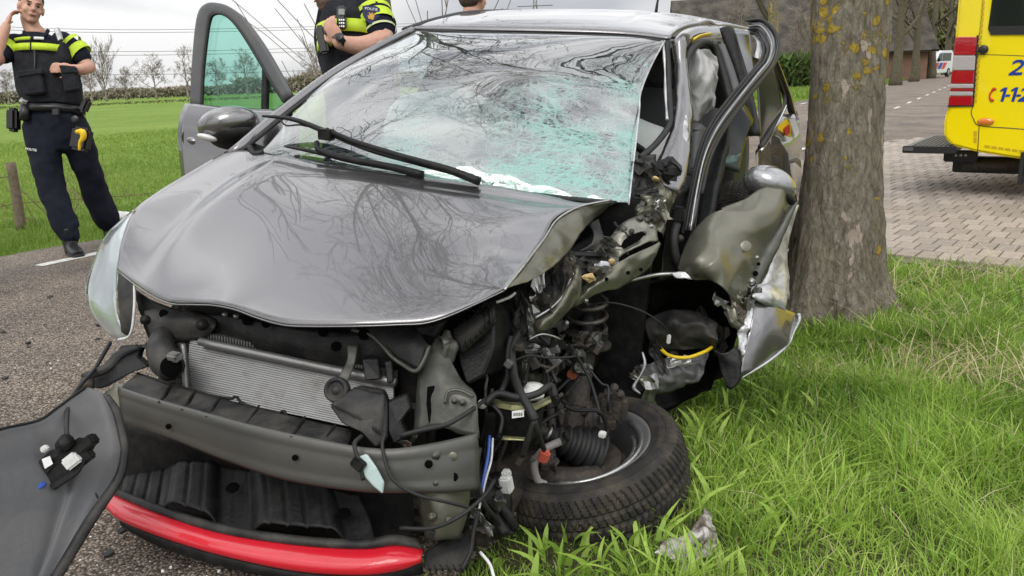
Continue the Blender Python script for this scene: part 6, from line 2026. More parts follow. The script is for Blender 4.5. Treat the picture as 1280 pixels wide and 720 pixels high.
def face_bits(c, f, u, body, s=1., hair=True, beard=False, hair_m=None):
    f = Vector(f).normalized()
    u = (Vector(u) - f * Vector(u).dot(f)).normalized()
    sd = f.cross(u)
    ax = (sd, f, u)
    for q in (-1, 1):
        mesh('eye', *ellip(c + (sd * q * .031 + f * .084 + u * .0) * s, ax, (.011 * s, .008 * s, .006 * s), 10, 6), M_eye, body)
        mesh('eyebrow', *ellip(c + (sd * q * .032 + f * .092 + u * .022) * s, ax, (.020 * s, .006 * s, .004 * s), 10, 6), M_hair, body)
    mesh('mouth', *ellip(c + (f * .095 - u * .066) * s, ax, (.022 * s, .006 * s, .005 * s), 10, 6), M_lip, body)
    if hair:
        ps = [ellip(c + (-f * .026 + u * .050) * s, ax, (.083 * s, .104 * s, .084 * s), 18, 12), ellip(c + (-f * .050 - u * .005) * s, ax, (.077 * s, .062 * s, .075 * s), 18, 12)]
        me = remeshed(ps, .007 * s, 2)
        link('hair', me, hair_m or M_hair, body)
    if beard:
        ps = [ellip(c + (f * .040 - u * .078) * s, ax, (.056 * s, .052 * s, .036 * s), 16, 10), ellip(c + (f * .054 - u * .100) * s, ax, (.036 * s, .031 * s, .025 * s), 16, 10)]
        link('beard', remeshed(ps, .006 * s, 2), mat('stubble', (.16, .10, .07), rough=.8, bump=(300, .8, 2)), body)

def boot(ankle, toe, sole_z, m, parent):
    ankle, toe = Vector(ankle), Vector(toe)
    d = Vector((toe.x - ankle.x, toe.y - ankle.y, 0)).normalized()
    sd = d.cross(Zv)
    a = Vector((ankle.x, ankle.y, sole_z))
    ps = [loft([(a + Zv * .20, d * .058, sd * .055), (a + Zv * .10, d * .058, sd * .05), (a + Zv * .035 + d * .01, d * .075, sd * .048), (a + Zv * .005, d * .075, sd * .045)], 14),
          loft([(a - d * .055 + Zv * .045, sd * .036, Zv * .045), (a + d * .05 + Zv * .048, sd * .044, Zv * .048), (a + d * .13 + Zv * .037, sd * .05, Zv * .037), (a + d * .19 + Zv * .028, sd * .042, Zv * .027)], 14)]
    o = link('boot', remeshed(ps, .009, 3), m, parent)
    s = [a + Zv * .012 + d * (-.075) , a + Zv * .012 + d * .05, a + Zv * .012 + d * .15, a + Zv * .012 + d * .205]
    V, Fc = loft([(s[0], sd * .035, Zv * .014), (s[1], sd * .046, Zv * .014), (s[2], sd * .054, Zv * .014), (s[3], sd * .034, Zv * .013)], 12)
    mesh('sole', V, Fc, M_rub, o)
    for k in range(4):
        q = a + d * (.075 + .022 * k) + Zv * (.095 - .016 * k)
        tube('lace', [q - sd * .025, q + Zv * .004, q + sd * .025], .003, M_gear, o, n=5, px=False, k=2)
    return o

# ---- officer at the left
Z1 = 5.86
Q = lambda u_, v_, dz=0.: P(u_, v_, Z1 + dz)
o1 = empty('person', Vector((*Q(95, 318).xy, 0)), 'police officer in navy uniform and yellow striped vest holding a hand to his ear', 'person')
hf = (-FW * .72 + RT * .62 - UP * .12)
hc_ = Q(39, 9, -.02)
hp, _, _ = head_parts(hc_, hf, UP + RT * .10)
neck = limb([Q(36, 22, .03), Q(40, 34, .03), Q(46, 44, .04)], [.058, .060, .075])
rarm = limb([Q(16, 57, -.02), Q(6, 66, -.10), Q(-4, 75, -.16)], [.058, .052, .044]) + limb([Q(-4, 75, -.16), Q(0, 55, -.15), Q(8, 32, -.13)], [.046, .044, .030])
rhand = hand_parts(Q(8, 32, -.13), Q(15, 14, -.09) - Q(8, 32, -.13), RT * .7 + FW * .6, .55)
larm = limb([Q(82, 56, .0), Q(97, 70, .02), Q(111, 84, .03)], [.060, .054, .046]) + limb([Q(111, 84, .03), Q(102, 87, -.06), Q(90, 86, -.12)], [.045, .040, .032])
lhand = hand_parts(Q(90, 86, -.12), -RT - FW * .3, FW, .5)
core = [loft([(Q(67, 148, .03), RT * .17, FW * .11), (Q(60, 110, .03), RT * .18, FW * .11), (Q(54, 70, .03), RT * .20, FW * .11), (Q(48, 48, .04), RT * .14, FW * .08)], 16)]
legs = limb([Q(52, 155, .02), Q(62, 225, .0), Q(88, 300, .0)], [.085, .06, .045]) + limb([Q(88, 155, .06), Q(112, 220, .25), Q(136, 284, .5)], [.085, .06, .045])
body = link('body', remeshed(hp + neck + rarm + rhand + larm + lhand + core + legs, .0075, 2), M_skin, o1)
face_bits(hc_, hf, UP + RT * .10, body)
# trousers
tr_ = [loft([(Q(64, 134, .02), RT * .205, FW * .125), (Q(68, 150, .03), RT * .222, FW * .135), (Q(72, 172, .05), RT * .20, FW * .13), (Q(77, 190, .07), RT * .13, FW * .11)], 18)]
tr_ += limb([Q(50, 158, .02), Q(55, 190, .01), Q(62, 225, .0), Q(72, 256, .0), Q(83, 284, .0), Q(86, 291, .0)], [.118, .112, .096, .092, .092, .078], 14)
tr_ += limb([Q(91, 158, .06), Q(101, 190, .14), Q(112, 220, .24), Q(122, 246, .35), Q(132, 270, .45), Q(136, 279, .5)], [.115, .108, .096, .094, .096, .08], 14)
me = remeshed(tr_, .012, 3)
for v in me.vertices:                           # cloth folds, stronger at knee and ankle
    d = nvec(v.co * 1.0, 9, 3)
    low = max(0, 1 - v.co.z / .45)
    v.co += Vector(d) * (.012 + .014 * low) + Vector(nvec(v.co, 22, 11)) * .005 + Vector((0, 0, 0))
link('trousers', me, M_navy, o1)
# shirt and sleeves
sh = [loft([(Q(65, 134, .02), RT * .20, FW * .12), (Q(60, 105, .03), RT * .205, FW * .125), (Q(54, 70, .03), RT * .215, FW * .12), (Q(48, 50, .04), RT * .15, FW * .09), (Q(46, 42, .04), RT * .085, FW * .07)], 18)]
sh += limb([Q(20, 56, .0), Q(10, 62, -.06), Q(3, 68, -.11)], [.085, .078, .072]) + limb([Q(78, 54, .01), Q(92, 63, .02), Q(101, 71, .025)], [.088, .080, .076])
me = remeshed(sh, .012, 3)
for v in me.vertices:
    v.co += Vector(nvec(v.co, 11, 6)) * .006
shirt = link('shirt', me, M_navy, o1)
tube('collar', [Q(30, 40, -.05), Q(36, 46, -.075), Q(46, 50, -.085), Q(56, 45, -.075), Q(60, 38, -.03)], .014, M_navy, shirt, px=False)
# vest
ve = [loft([(Q(65, 133, .02), RT * .215, FW * .14), (Q(62, 112, .02), RT * .232, FW * .155), (Q(58, 85, .02), RT * .236, FW * .155), (Q(54, 64, .03), RT * .215, FW * .14), (Q(52, 54, .035), RT * .16, FW * .115)], 20)]
ve += limb([Q(24, 53, .0), Q(26, 64, -.06), Q(28, 76, -.08)], [.05, .05, .05]) + limb([Q(80, 49, .02), Q(80, 62, -.05), Q(80, 76, -.07)], [.05, .05, .05])
me = remeshed(ve, .012, 3)
for v in me.vertices:
    v.co += Vector(nvec(v.co, 13, 8)) * .005
vest = link('vest', me, M_vest, o1)
def vband(name, c, hw, hd, h, a0, a1, m, parent, n=22, tilt=0.):
    """a strip of cloth round the chest from angle a0 to a1 (0 = to the viewer)"""
    V, Fc = [], []
    for i in range(n + 1):
        a = math.radians(a0 + (a1 - a0) * i / n)
        p_ = c + RT * hw * math.sin(a) - FW * hd * math.cos(a) + UP * tilt * math.sin(a)
        V += [p_ - UP * h / 2, p_ + UP * h / 2]
    for i in range(n):
        Fc.append((2 * i, 2 * i + 1, 2 * i + 3, 2 * i + 2))
    o = mesh(name, V, Fc, m, parent)
    solid(o, .004, 0)
    return o
vband('bright_band', Q(56, 66, .02), .240, .162, .050, -80, -3, M_hiv, vest)
vband('bright_band', Q(56, 66, .02), .240, .162, .050, 0, 78, M_hiv, vest)
vband('bright_band', Q(55, 55.5, .03), .215, .150, .022, -75, -3, M_hiv, vest)
vband('bright_band', Q(55, 55.5, .03), .215, .150, .020, 4, 22, M_wht, vest)
vband('front_zip', Q(60, 92, .02), .243, .166, .24, -1.5, 1.5, M_gear, vest, 2)
def pocket(name, uvs, dz, th, m, parent):
    return slab(name, [Q(a, b_, dz) for a, b_ in uvs], th, m, parent, px=False, dirn=-FW, bev=.010)
pocket('pocket', [(26, 92), (54, 88), (60, 118), (34, 121)], -.125, .045, M_vest, vest)
pocket('pocket_flap', [(24, 90), (56, 86), (57, 94), (26, 99)], -.145, .035, M_vest, vest)
pocket('pocket', [(78, 86), (98, 88), (102, 114), (84, 117)], -.105, .045, M_vest, vest)
pocket('pocket_flap', [(75, 82), (97, 84), (100, 93), (80, 94)], -.125, .035, M_vest, vest)
slab('shoulder_device', [Q(70, 38, -.10), Q(75, 35, -.10), Q(80, 50, -.12), Q(75, 53, -.12)], .03, M_steel, vest, px=False, dirn=-FW, bev=.004)
# sleeve bands
V, Fc = tube_geo([Q(94, 62, .02), Q(102, 69, .025)], .088, 18, False)
mesh('sleeve_band', V, Fc, M_hiv, shirt)
V, Fc = tube_geo([Q(86, 55, .015), Q(90, 58, .018)], .092, 18, False)
mesh('sleeve_band', V, Fc, M_hiv, shirt)
V, Fc = tube_geo([Q(11, 60, -.05), Q(4, 65, -.10)], .084, 18, False)
mesh('sleeve_band', V, Fc, M_hiv, shirt)
# belt and gear
vband('belt', Q(66, 139, .02), .226, .150, .052, -110, 110, M_gear, o1, 30)
box('belt_buckle', Q(70, 140, -.135), (.05, .02, .045), M_gear, o1, (RT, FW, UP), .005, False)
box('holster', Q(17, 150, -.04), (.075, .09, .17), M_gear, o1, (RT, FW, UP), .02, False)
tube('radio_pouch', [Q(32, 132, -.10), Q(31, 150, -.11)], .036, M_gear, o1, px=False, n=10, k=2)
chunk('handcuff_pouch', Q(29, 128, -.12), (.03, .026, .02), M_steel, o1, 3, False)
box('key_pouch', Q(107, 132, -.03), (.05, .07, .11), M_gear, o1, (RT * .9 - UP * .4, FW, UP * .9 + RT * .4), .015, False)
disc('badge_disc', Q(94, 149, -.14), -FW, .026, .008, M_gear, o1, px=False)
th_ = box('thigh_holster', Q(102, 174, -.07), (.13, .09, .17), M_gear, o1, (RT * .98 - UP * .17, FW, UP * .98 + RT * .17), .02, False)
M_taser = mat('yellow_plastic', (.80, .52, .01), rough=.4)
V, Fc = tube_geo(cr1([list(Q(96, 165, -.14)), list(Q(103, 165, -.16)), list(Q(104, 172, -.16)), list(Q(100, 178, -.16)), list(Q(99, 188, -.15))], 4), [.016, .024, .020, .011, .008], 10)
mesh('yellow_grip', V, Fc, M_taser, th_)
tx = text_mesh('trouser_print', 'POLITIE', Q(39, 187, -.135), RT * .98 - UP * .15, UP * .98 + RT * .15, .024, M_lbl, o1)
boot(Q(87, 300, .0), Q(101, 316, -.18), 0., M_boot, o1)
boot(Q(136, 283, .52), Q(146, 292, .40), 0., M_boot, o1)

# ---- officer with the radio behind the car
Z2 = 4.0
Q2 = lambda u_, v_, dz=0.: P(u_, v_, Z2 + dz)
def standing(root, loc, yaw, top_z, m_top, m_leg, hd=True, m_hair=None, arms=True, sleeve_m=None, skip_torso=False):
    """a plain upright figure; facing = yaw"""
    f = Vector((math.sin(yaw), math.cos(yaw), 0))
    sd = f.cross(Zv)
    s = top_z / 1.80
    L_ = lambda a, b_, h: Vector((loc.x, loc.y, loc.z)) + sd * a * s + f * b_ * s + Zv * h * s
    c = L_(0, .02, 1.665)
    ps = []
    if hd:
        hp, _, _ = head_parts(c, f, Zv, s)
        ps += hp + limb([L_(0, -.01, 1.58), L_(0, -.02, 1.46)], [.058 * s, .065 * s])
    ps += [loft([(L_(0, 0, .92), sd * .15 * s, f * .10 * s), (L_(0, 0, 1.2), sd * .15 * s, f * .10 * s), (L_(0, 0, 1.42), sd * .16 * s, f * .09 * s), (L_(0, 0, 1.48), sd * .08 * s, f * .06 * s)], 14)]
    for q in (-1, 1):
        ps += limb([L_(q * .10, 0, .92), L_(q * .11, .01, .5), L_(q * .11, 0, .1)], [.075 * s, .055 * s, .04 * s])
        if arms:
            ps += limb([L_(q * .19, 0, 1.42), L_(q * .23, -.02, 1.14), L_(q * .23, .06, .88)], [.05 * s, .042 * s, .03 * s])
            ps += hand_parts(L_(q * .23, .06, .88), Vector((0, 0, -1)) + f * .15, f - sd * q * .6, .4)
    b_ = link('body', remeshed(ps, .010, 2), M_skin, root)
    if hd:
        face_bits(c, f, Zv, b_, s, True, False, m_hair)
    t = [loft([(L_(0, 0, 1.0), sd * .19 * s, f * .13 * s), (L_(0, 0, .88), sd * .19 * s, f * .13 * s), (L_(0, 0, .80), sd * .15 * s, f * .11 * s)], 16)]
    for q in (-1, 1):
        t += limb([L_(q * .10, 0, .86), L_(q * .11, .01, .5), L_(q * .115, 0, .12)], [.105 * s, .088 * s, .082 * s])
    me = remeshed(t, .014, 3)
    for v in me.vertices:
        v.co += Vector(nvec(v.co, 9, 3)) * .008
    link('trousers', me, m_leg, root)
    t = [loft([(L_(0, 0, .95), sd * .20 * s, f * .135 * s), (L_(0, 0, 1.2), sd * .20 * s, f * .14 * s), (L_(0, 0, 1.40), sd * .205 * s, f * .125 * s), (L_(0, -.01, 1.48), sd * .11 * s, f * .08 * s)], 18)]
    if arms:
        for q in (-1, 1):
            t += limb([L_(q * .18, 0, 1.41), L_(q * .23, -.02, 1.14), L_(q * .235, .05, .93)], [.075 * s, .064 * s, .05 * s])
    me = remeshed(t, .012, 3)
    for v in me.vertices:
        v.co += Vector(nvec(v.co, 10, 5)) * .007
    link('jacket', me, m_top, root)
    for q in (-1, 1):
        boot(L_(q * .115, 0, .1), L_(q * .13, .2, 0), loc.z, M_boot, root)
    return L_

o2l = Vector((*Q2(446, 100, .02).xy, 0))
o2 = empty('person', o2l, 'police officer beyond the windscreen gripping the radio on his vest', 'person')
hf2 = (-FW * .55 - RT * .75 - UP * .25)
hc2 = Q2(412, -17, .0)
hp, _, _ = head_parts(hc2, hf2, UP - RT * .12)
ps = hp + limb([Q2(420, -6, .02), Q2(430, 6, .04)], [.06, .075])
ps += [loft([(Q2(452, 190, .05), RT * .14, FW * .10), (Q2(450, 110, .04), RT * .15, FW * .10), (Q2(444, 40, .04), RT * .16, FW * .10), (Q2(438, 10, .04), RT * .12, FW * .08)], 14)]
ps += limb([Q2(466, 12, -.02), Q2(474, 32, -.08), Q2(480, 50, -.10)], [.062, .058, .052]) + limb([Q2(480, 50, -.10), Q2(455, 58, -.18), Q2(424, 53, -.24)], [.054, .050, .032])
ps += hand_parts(Q2(424, 53, -.24), Q2(411, 30, -.24) - Q2(424, 53, -.24), RT * .6 + FW, .75)
for q in (-1, 1):
    ps += limb([Q2(452 + q * 22, 195, .05), Vector((*Q2(452 + q * 22, 195, .05).xy, .5)), Vector((*Q2(452 + q * 22, 195, .05).xy, .1))], [.075, .055, .04])
ps += limb([Q2(412, 20, .10), Q2(405, 60, .14), Q2(412, 95, .10)], [.05, .042, .03])
body2 = link('body', remeshed(ps, .0075, 2), M_skin, o2)
face_bits(hc2, hf2, UP - RT * .12, body2, 1., True, True)
t = [loft([(Q2(452, 200, .05), RT * .18, FW * .13), (Q2(451, 120, .04), RT * .175, FW * .13), (Q2(448, 70, .03), RT * .18, FW * .14), (Q2(443, 30, .03), RT * .175, FW * .13), (Q2(438, 6, .04), RT * .12, FW * .09), (Q2(434, -4, .04), RT * .075, FW * .065)], 18)]
t += limb([Q2(462, 8, .0), Q2(470, 24, -.05), Q2(475, 38, -.08)], [.088, .084, .078])
t += limb([Q2(416, 16, .08), Q2(408, 50, .14), Q2(412, 85, .12)], [.075, .065, .05])
me = remeshed(t, .010, 3)
for v in me.vertices:
    v.co += Vector(nvec(v.co, 11, 9)) * .006
sh2 = link('shirt', me, M_navy, o2)
for (a, b_, r_) in (((466.5, 16, -.025), (468.5, 21, -.035), .091), ((470, 24, -.05), (474, 34, -.072), .088)):
    V, Fc = tube_geo([Q2(*a), Q2(*b_)], r_, 22, False)
    mesh('sleeve_band', V, Fc, M_hiv, sh2)
V, Fc = tube_geo([Q2(475.4, 39, -.08), Q2(476.2, 41.5, -.084)], .080, 22, False)
mesh('cuff_edge', V, Fc, mat('pale_piping', (.5, .55, .3), rough=.7), sh2)
vt = [loft([(Q2(449, 130, .03), RT * .17, FW * .155), (Q2(446, 90, .03), RT * .175, FW * .165), (Q2(440, 55, .02), RT * .165, FW * .165), (Q2(436, 25, .02), RT * .14, FW * .15), (Q2(434, 8, .03), RT * .12, FW * .115)], 20)]
me = remeshed(vt, .010, 3)
for v in me.vertices:
    v.co += Vector(nvec(v.co, 13, 4)) * .005
ve2 = link('vest', me, M_vest, o2)
vband('bright_band', Q2(441, 45, .02), .178, .176, .062, -72, 55, M_hiv, ve2)
vband('bright_band', Q2(443, 63, .02), .182, .180, .055, -85, -25, M_hiv, ve2)
rd2 = box('handheld_radio', Q2(427, 22, -.17), (.045, .03, .11), M_gear, ve2, (RT, FW, UP), .008, False)
box('radio_screen', Q2(427, 15, -.188), (.030, .006, .030), mat('lcd_grey', (.22, .24, .23), rough=.3), rd2, (RT, FW, UP), .002, False)
for r_ in range(3):
    for c_ in range(3):
        box('key', Q2(424.5 + c_ * 2.6, 25 + r_ * 4, -.187), (.007, .005, .009), M_steel, rd2, (RT, FW, UP), .001, False)
box('speaker_microphone', Q2(403, 50, -.16), (.045, .04, .14), M_gear, ve2, (RT * .97 + UP * .2, FW, UP * .97 - RT * .2), .01, False)
V, Fc = tube_geo([Q2(427, 49, -.238), Q2(422, 54, -.245)], .037, 18, False)
wt = mesh('watch_strap', V, Fc, M_gear, o2)
disc('watch_face', Q2(425, 47, -.275), -FW - RT * .3 + UP * .2, .021, .01, M_gear, wt, px=False)
# arm badge: shield with gold flame and lettering
bn = (-FW * .93 + RT * .35).normalized()
bc_ = Q2(464, 18, -.155)
br_ = (RT + FW * .35).normalized()
bu_ = UP
shp = [(-.042, .035), (-.02, .044), (0, .040), (.02, .044), (.042, .035), (.040, -.005), (.022, -.036), (0, -.048), (-.022, -.036), (-.040, -.005)]
bd = slab('arm_badge', [bc_ + br_ * a + bu_ * b_ for a, b_ in shp], .006, M_badge, sh2, px=False, dirn=-bn, bev=.001)
flm = [(-.014, -.022), (-.018, -.004), (-.008, -.010), (-.012, .010), (0, .0), (.004, .014), (.008, .0), (.016, .006), (.014, -.012), (.008, -.026)]
slab('badge_flame', [bc_ + bn * .003 + br_ * a + bu_ * b_ for a, b_ in flm], .003, M_gld, bd, px=False, dirn=-bn, bev=0)
text_mesh('badge_lettering', 'POLITIE', bc_ + bn * .003 + bu_ * .024, br_, bu_, .018, M_lbl, bd)
t = []
for q in (-1, 1):
    b0 = Q2(452 + q * 22, 195, .05)
    t += limb([b0 + Zv * .05, Vector((b0.x, b0.y, .5)), Vector((b0.x, b0.y, .12))], [.11, .09, .082])
    boot(Vector((b0.x, b0.y, .1)), Vector((b0.x - .05, b0.y - .2, 0)), 0, M_boot, o2)
link('trousers', remeshed(t, .014, 3), M_navy, o2)

# ---- head of a third person behind the roof
l3 = Vector((*P(590, 10, 5.3).xy, 0))
o3 = empty('person', l3, 'person seen from behind over the car roof, only brown hair and an ear showing', 'person')
hz3 = P(590, -4, 5.3).z
standing(o3, l3, math.radians(35), hz3 * 1.80 / 1.665, M_navy, M_navy, m_hair=M_hair)
# ---- person cut off by the left picture edge
l4 = Vector((*P(-57, 300, 4.6).xy, 0))
o4 = empty('person', l4, 'dark clothed person at the left picture edge, only a sleeve and shoe tip showing', 'person')
standing(o4, l4, math.radians(200), 1.82, M_navy, M_navy)

# white cloth by the fender
V, Fc = ellip(P(152, 272, 6.9), (RT, UP, FW), (.10, .055, .08), 18, 12)
V = [v + Vector(nvec(v, 14, 2)) * .03 for v in V]
cl_ = mesh('white_cloth', V, Fc, mat('white_cotton', (.72, .72, .70), rough=.9, bump=(20, .6, 3)), None)
tag(cl_, 'crumpled white cloth beside the officer\'s boot by the car fender', 'cloth')

# ================================================================== ambulance
M_amb = mat('ambulance_yellow', (.82, .66, .0), rough=.28, coat=.8, noise=(2.5, 5, .5, .9), mixcol=(.74, .59, .005))
M_ambblk = mat('ambulance_black', (.016, .016, .017), rough=.45)
M_lampred = mat('lamp_red', (.36, .008, .012), rough=.12, coat=1., bump=(60, .15, 1))
M_lampclr = mat('lamp_clear', (.40, .37, .37), rough=.12, coat=1., bump=(60, .2, 1))
M_tape = mat('reflective_tape', (.52, .36, .01), rough=.35)
M_amber = mat('amber_lens', (.62, .17, .01), rough=.15, coat=1.)
M_bluet = mat('blue_lettering', (.008, .035, .26), rough=.4)
M_redt = mat('red_lettering', (.55, .03, .02), rough=.4)
AE = Vector((.80, -.60, 0)).normalized()          # along the flank, towards the cab
AB = Vector((.60, .80, 0)).normalized()           # across, away from the viewer
AP0 = P(1186, 150, 6.75)
def A(u_, v_, off=0.):
    """a point on the near flank, off metres proud of it"""
    d = FW + RT * ((u_ - 640) / F) - UP * ((v_ - 360) / F)
    k = ((AP0 - AB * off - EYE).dot(AB)) / d.dot(AB)
    return EYE + d * k
def S(s, h, off=0.):
    q = Vector((AP0.x, AP0.y, 0)) + AE * s - AB * off
    q.z = h
    return q
amb = empty('ambulance', S(1.5, 0, -1), 'bright yellow ambulance with blue 1-1-2 lettering parked on the brick paving', 'ambulance')
low = [A(1183, 132), A(1180, 150), A(1180, 172), A(1190, 182), A(1221, 190), A(1282, 200)]
hb = low[-1].z
outl = [A(1205, -60), A(1198, 0), A(1194, 46), A(1186, 131)] + low[1:]
ex = [S(3.6, hb), S(4.6, hb), S(5.3, hb + .1), S(5.35, 1.0), S(4.9, 1.25), S(4.2, 2.2), S(3.9, 2.55), S(.4, 2.6)]
slab('body', outl + ex, 1.95, M_amb, amb, px=False, dirn=AB, bev=.02, seg=2)
# corner lamp cluster
lamp = empty('tail_lamp', A(1203, 90)); attach(lamp, amb)
Lx = lambda v_: (1194 - (v_ - 46) * .105, 1221 - (v_ - 46) * .07)
def lseg(nm, v0, v1, m, off=.02):
    a0, b0 = Lx(v0)
    a1, b1 = Lx(v1)
    slab(nm, [A(a0, v0, off), A(b0, v0, off), A(b1, v1, off), A(a1, v1, off)], .05, m, lamp, px=False, dirn=AB, bev=.006)
lseg('red_lens', 46, 69, M_lampred)
lseg('clear_lens', 69.5, 88, M_lampclr, .022)
lseg('red_lens', 88.5, 104.5, M_lampred)
lseg('clear_lens', 105, 110.5, M_lampclr, .022)
lseg('red_lens', 111, 114, M_lampred)
lseg('clear_lens', 114.5, 120, M_lampclr, .022)
lseg('red_lens', 120.5, 132, M_lampred)
slab('lamp_gasket', [A(1221, 44, .012), A(1223, 44, .012), A(1217, 133, .012), A(1184, 134, .012), A(1184.5, 132, .012), A(1215, 131, .012)], .02, M_ambblk, amb, px=False, dirn=AB, bev=0)
# side window
wn_ = slab('side_window', [A(1246, -70, .01), A(1240, 0, .01), A(1235, 36, .01), A(1238, 43, .01), A(1310, 43, .01), A(1310, -70, .01)], .02, M_darkwin, amb, px=False, dirn=AB, bev=.003)
slab('window_sill', [A(1235, 33, .014), A(1310, 32, .014), A(1310, 43, .014), A(1238, 43.5, .014)], .01, M_ambblk, wn_, px=False, dirn=AB, bev=.001)
# panel gaps
def seam(pts, w_=.006):
    strip('panel_gap', [A(a, b_, .0015) for a, b_ in pts], w_, M_ambblk, amb, th=.002, k=3, px=False, side=None)
seam([(1233, -40), (1229, 0), (1226, 30), (1224, 45), (1221, 90), (1217, 132)])
seam([(1217, 132), (1214, 140), (1217, 149), (1224, 157), (1260, 160), (1300, 163)])
seam([(1224, 157), (1223, 175), (1222, 189)])
seam([(1222, 68), (1260, 69), (1300, 71)], .004)
disc('fuel_cap', A(1229.5, 62), -AB, .036, .03, M_ambblk, amb, px=False, n=24)
# amber reflector
V, Fc = ellip(A(1232, 152, .01), (AE, Zv, AB), (.062, .03, .018), 20, 10)
mesh('side_marker', V, Fc, M_amber, amb)
# reflective tape squares
for k in range(19):
    v_ = -4 + k * 7.2
    if 56 < v_ < 70:
        continue
    u_ = 1229.5 - (v_ - 0) * .082
    slab('tape_square', [A(u_ - 1.9, v_ - 2.6, .004), A(u_ + 1.9, v_ - 2.6, .004), A(u_ + 1.6, v_ + 2.6, .004), A(u_ - 2.2, v_ + 2.6, .004)], .003, M_tape, amb, px=False, dirn=AB, bev=0)
for v_ in (167, 175):
    slab('tape_square', [A(1217, v_ - 3.2, .004), A(1221, v_ - 3.2, .004), A(1221, v_ + 3.2, .004), A(1217, v_ + 3.2, .004)], .003, M_tape, amb, px=False, dirn=AB, bev=0)
for k in range(7):
    u_ = 1234 + 8.6 * k
    v_ = 183.0 + 1.2 * k
    slab('tape_square', [A(u_ - 3.2, v_ - 1.8, .004), A(u_ + 3.2, v_ - 1.2, .004), A(u_ + 3.2, v_ + 1.8, .004), A(u_ - 3.2, v_ + 1.2, .004)], .003, M_tape, amb, px=False, dirn=AB, bev=0)
# lettering
def ink(shape, u_, v_, k):
    c = A(u_, v_, .0045)
    slab('lettering', [c + AE * (x + .16 * y) * k + Zv * y * k for x, y in shape], .003, M_bluet, amb, px=False, dirn=AB, bev=0)
ONE = [(-.04, 0), (.10, 0), (.10, .72), (-.02, .72), (-.18, .62), (-.18, .50), (-.04, .56)]
BAR = [(-.10, .25), (.10, .25), (.10, .36), (-.10, .36)]
TWO = [(-.27, 0), (.28, 0), (.28, .13), (-.03, .13), (.20, .36), (.27, .50), (.22, .64), (.10, .72), (-.10, .72), (-.24, .64), (-.24, .50), (-.10, .59), (.02, .60), (.11, .55), (.11, .46), (.02, .34), (-.27, .10)]
for sh_, u_ in ((ONE, 1251.5), (BAR, 1257.5), (ONE, 1265), (BAR, 1271), (TWO, 1279.5)):
    ink(sh_, u_, 127, .155)
ink(TWO, 1268.5, 94, .165)
tube('handset_sign', [A(1243, 110, .005), A(1238.5, 116, .005), A(1237, 121, .005), A(1240, 126, .005)], [.012, .006, .006, .012], M_redt, amb, n=8, px=False)
tube('handset_sign', [A(1243, 110, .005), A(1244.5, 112, .005)], .009, M_redt, amb, n=8, px=False, k=1)
tube('handset_sign', [A(1240, 126, .005), A(1242, 124.5, .005)], .009, M_redt, amb, n=8, px=False, k=1)
# rear step
st_ = empty('rear_step', A(1160, 186)); attach(st_, amb)
zt = A(1178, 184).z
q0 = A(1178, 186, -.02)
sp = lambda a, b_, h=0: Vector((q0.x, q0.y, 0)) - AE * a + AB * b_ + Zv * (zt + h)
slab('platform', [sp(-.1, 0, -.05), sp(.30, 0, -.05), sp(.30, 1.2, -.05), sp(-.1, 1.2, -.05)], .05, M_under2, st_, px=False, dirn=Zv, bev=.004)
for k in range(9):
    box('tread_rib', sp(.035 * k - .04, .6, .006), (.012, 1.14, .012), M_alu, st_, (AE, AB, Zv), .002, False, 1)
box('front_edge', sp(.10, -.012, -.025), (.42, .03, .06), M_ambblk, st_, (AE, AB, Zv), .006, False)
box('end_cap', sp(.26, -.03, -.02), (.08, .012, .03), M_torn, st_, (AE, AB, Zv), .003, False)
# underside, exhaust, flap, wheels
box('chassis_rail', S(1.8, hb - .10, -.5), (3.6, .12, .14), M_ambblk, amb, (AE, AB, Zv), .01, False)
box('tow_bracket', A(1201, 195, -.3), (.26, .08, .10), M_ambblk, amb, (AE, AB, Zv), .01, False)
for k in range(3):
    disc('hole', A(1195 + 6 * k, 194, -.255), -AB, .012, .004, M_steel, amb, px=False, n=10)
ep = A(1203, 206, -.35)
V, Fc = tube_geo([ep, ep + AE * .15, ep + AE * .5 + Zv * .02, ep + AE * 1.4 + Zv * .04], .045, 14, False)
eo = mesh('exhaust_pipe', V, Fc, M_grim, amb)
solid(eo, .006)
disc('pipe_mouth', ep + AE * .03, -AE, .042, .002, M_dark, eo, px=False)
slab('exhaust_hanger', [A(1212, 197, -.3), A(1220, 199, -.3), A(1225, 214, -.3), A(1219, 211, -.3)], .03, M_grim, amb, px=False, dirn=AB, bev=.003)
box('mud_flap', A(1279, 208, -.1), (.03, .35, .26), M_ambblk, amb, (AE, AB, Zv), .004, False)
for s_ in (1.55, 4.6):
    for bb_ in (.15, 1.78):
        c = S(s_, .34, -bb_)
        wh = empty('wheel', c); attach(wh, amb)
        disc('tyre', c - AB * .11, AB, .34, .22, M_tyre, wh, 36, False, [(.20, 0), (.30, -.005), (.335, .02), (.34, .05), (.34, .17), (.335, .20), (.30, .225), (.20, .22)])
        disc('rim', c - AB * .10, AB, .20, .2, M_rim, wh, 24, False, [(0, .05), (.08, .03), (.10, .05), (.17, .03), (.20, 0), (.20, .2), (0, .19)])

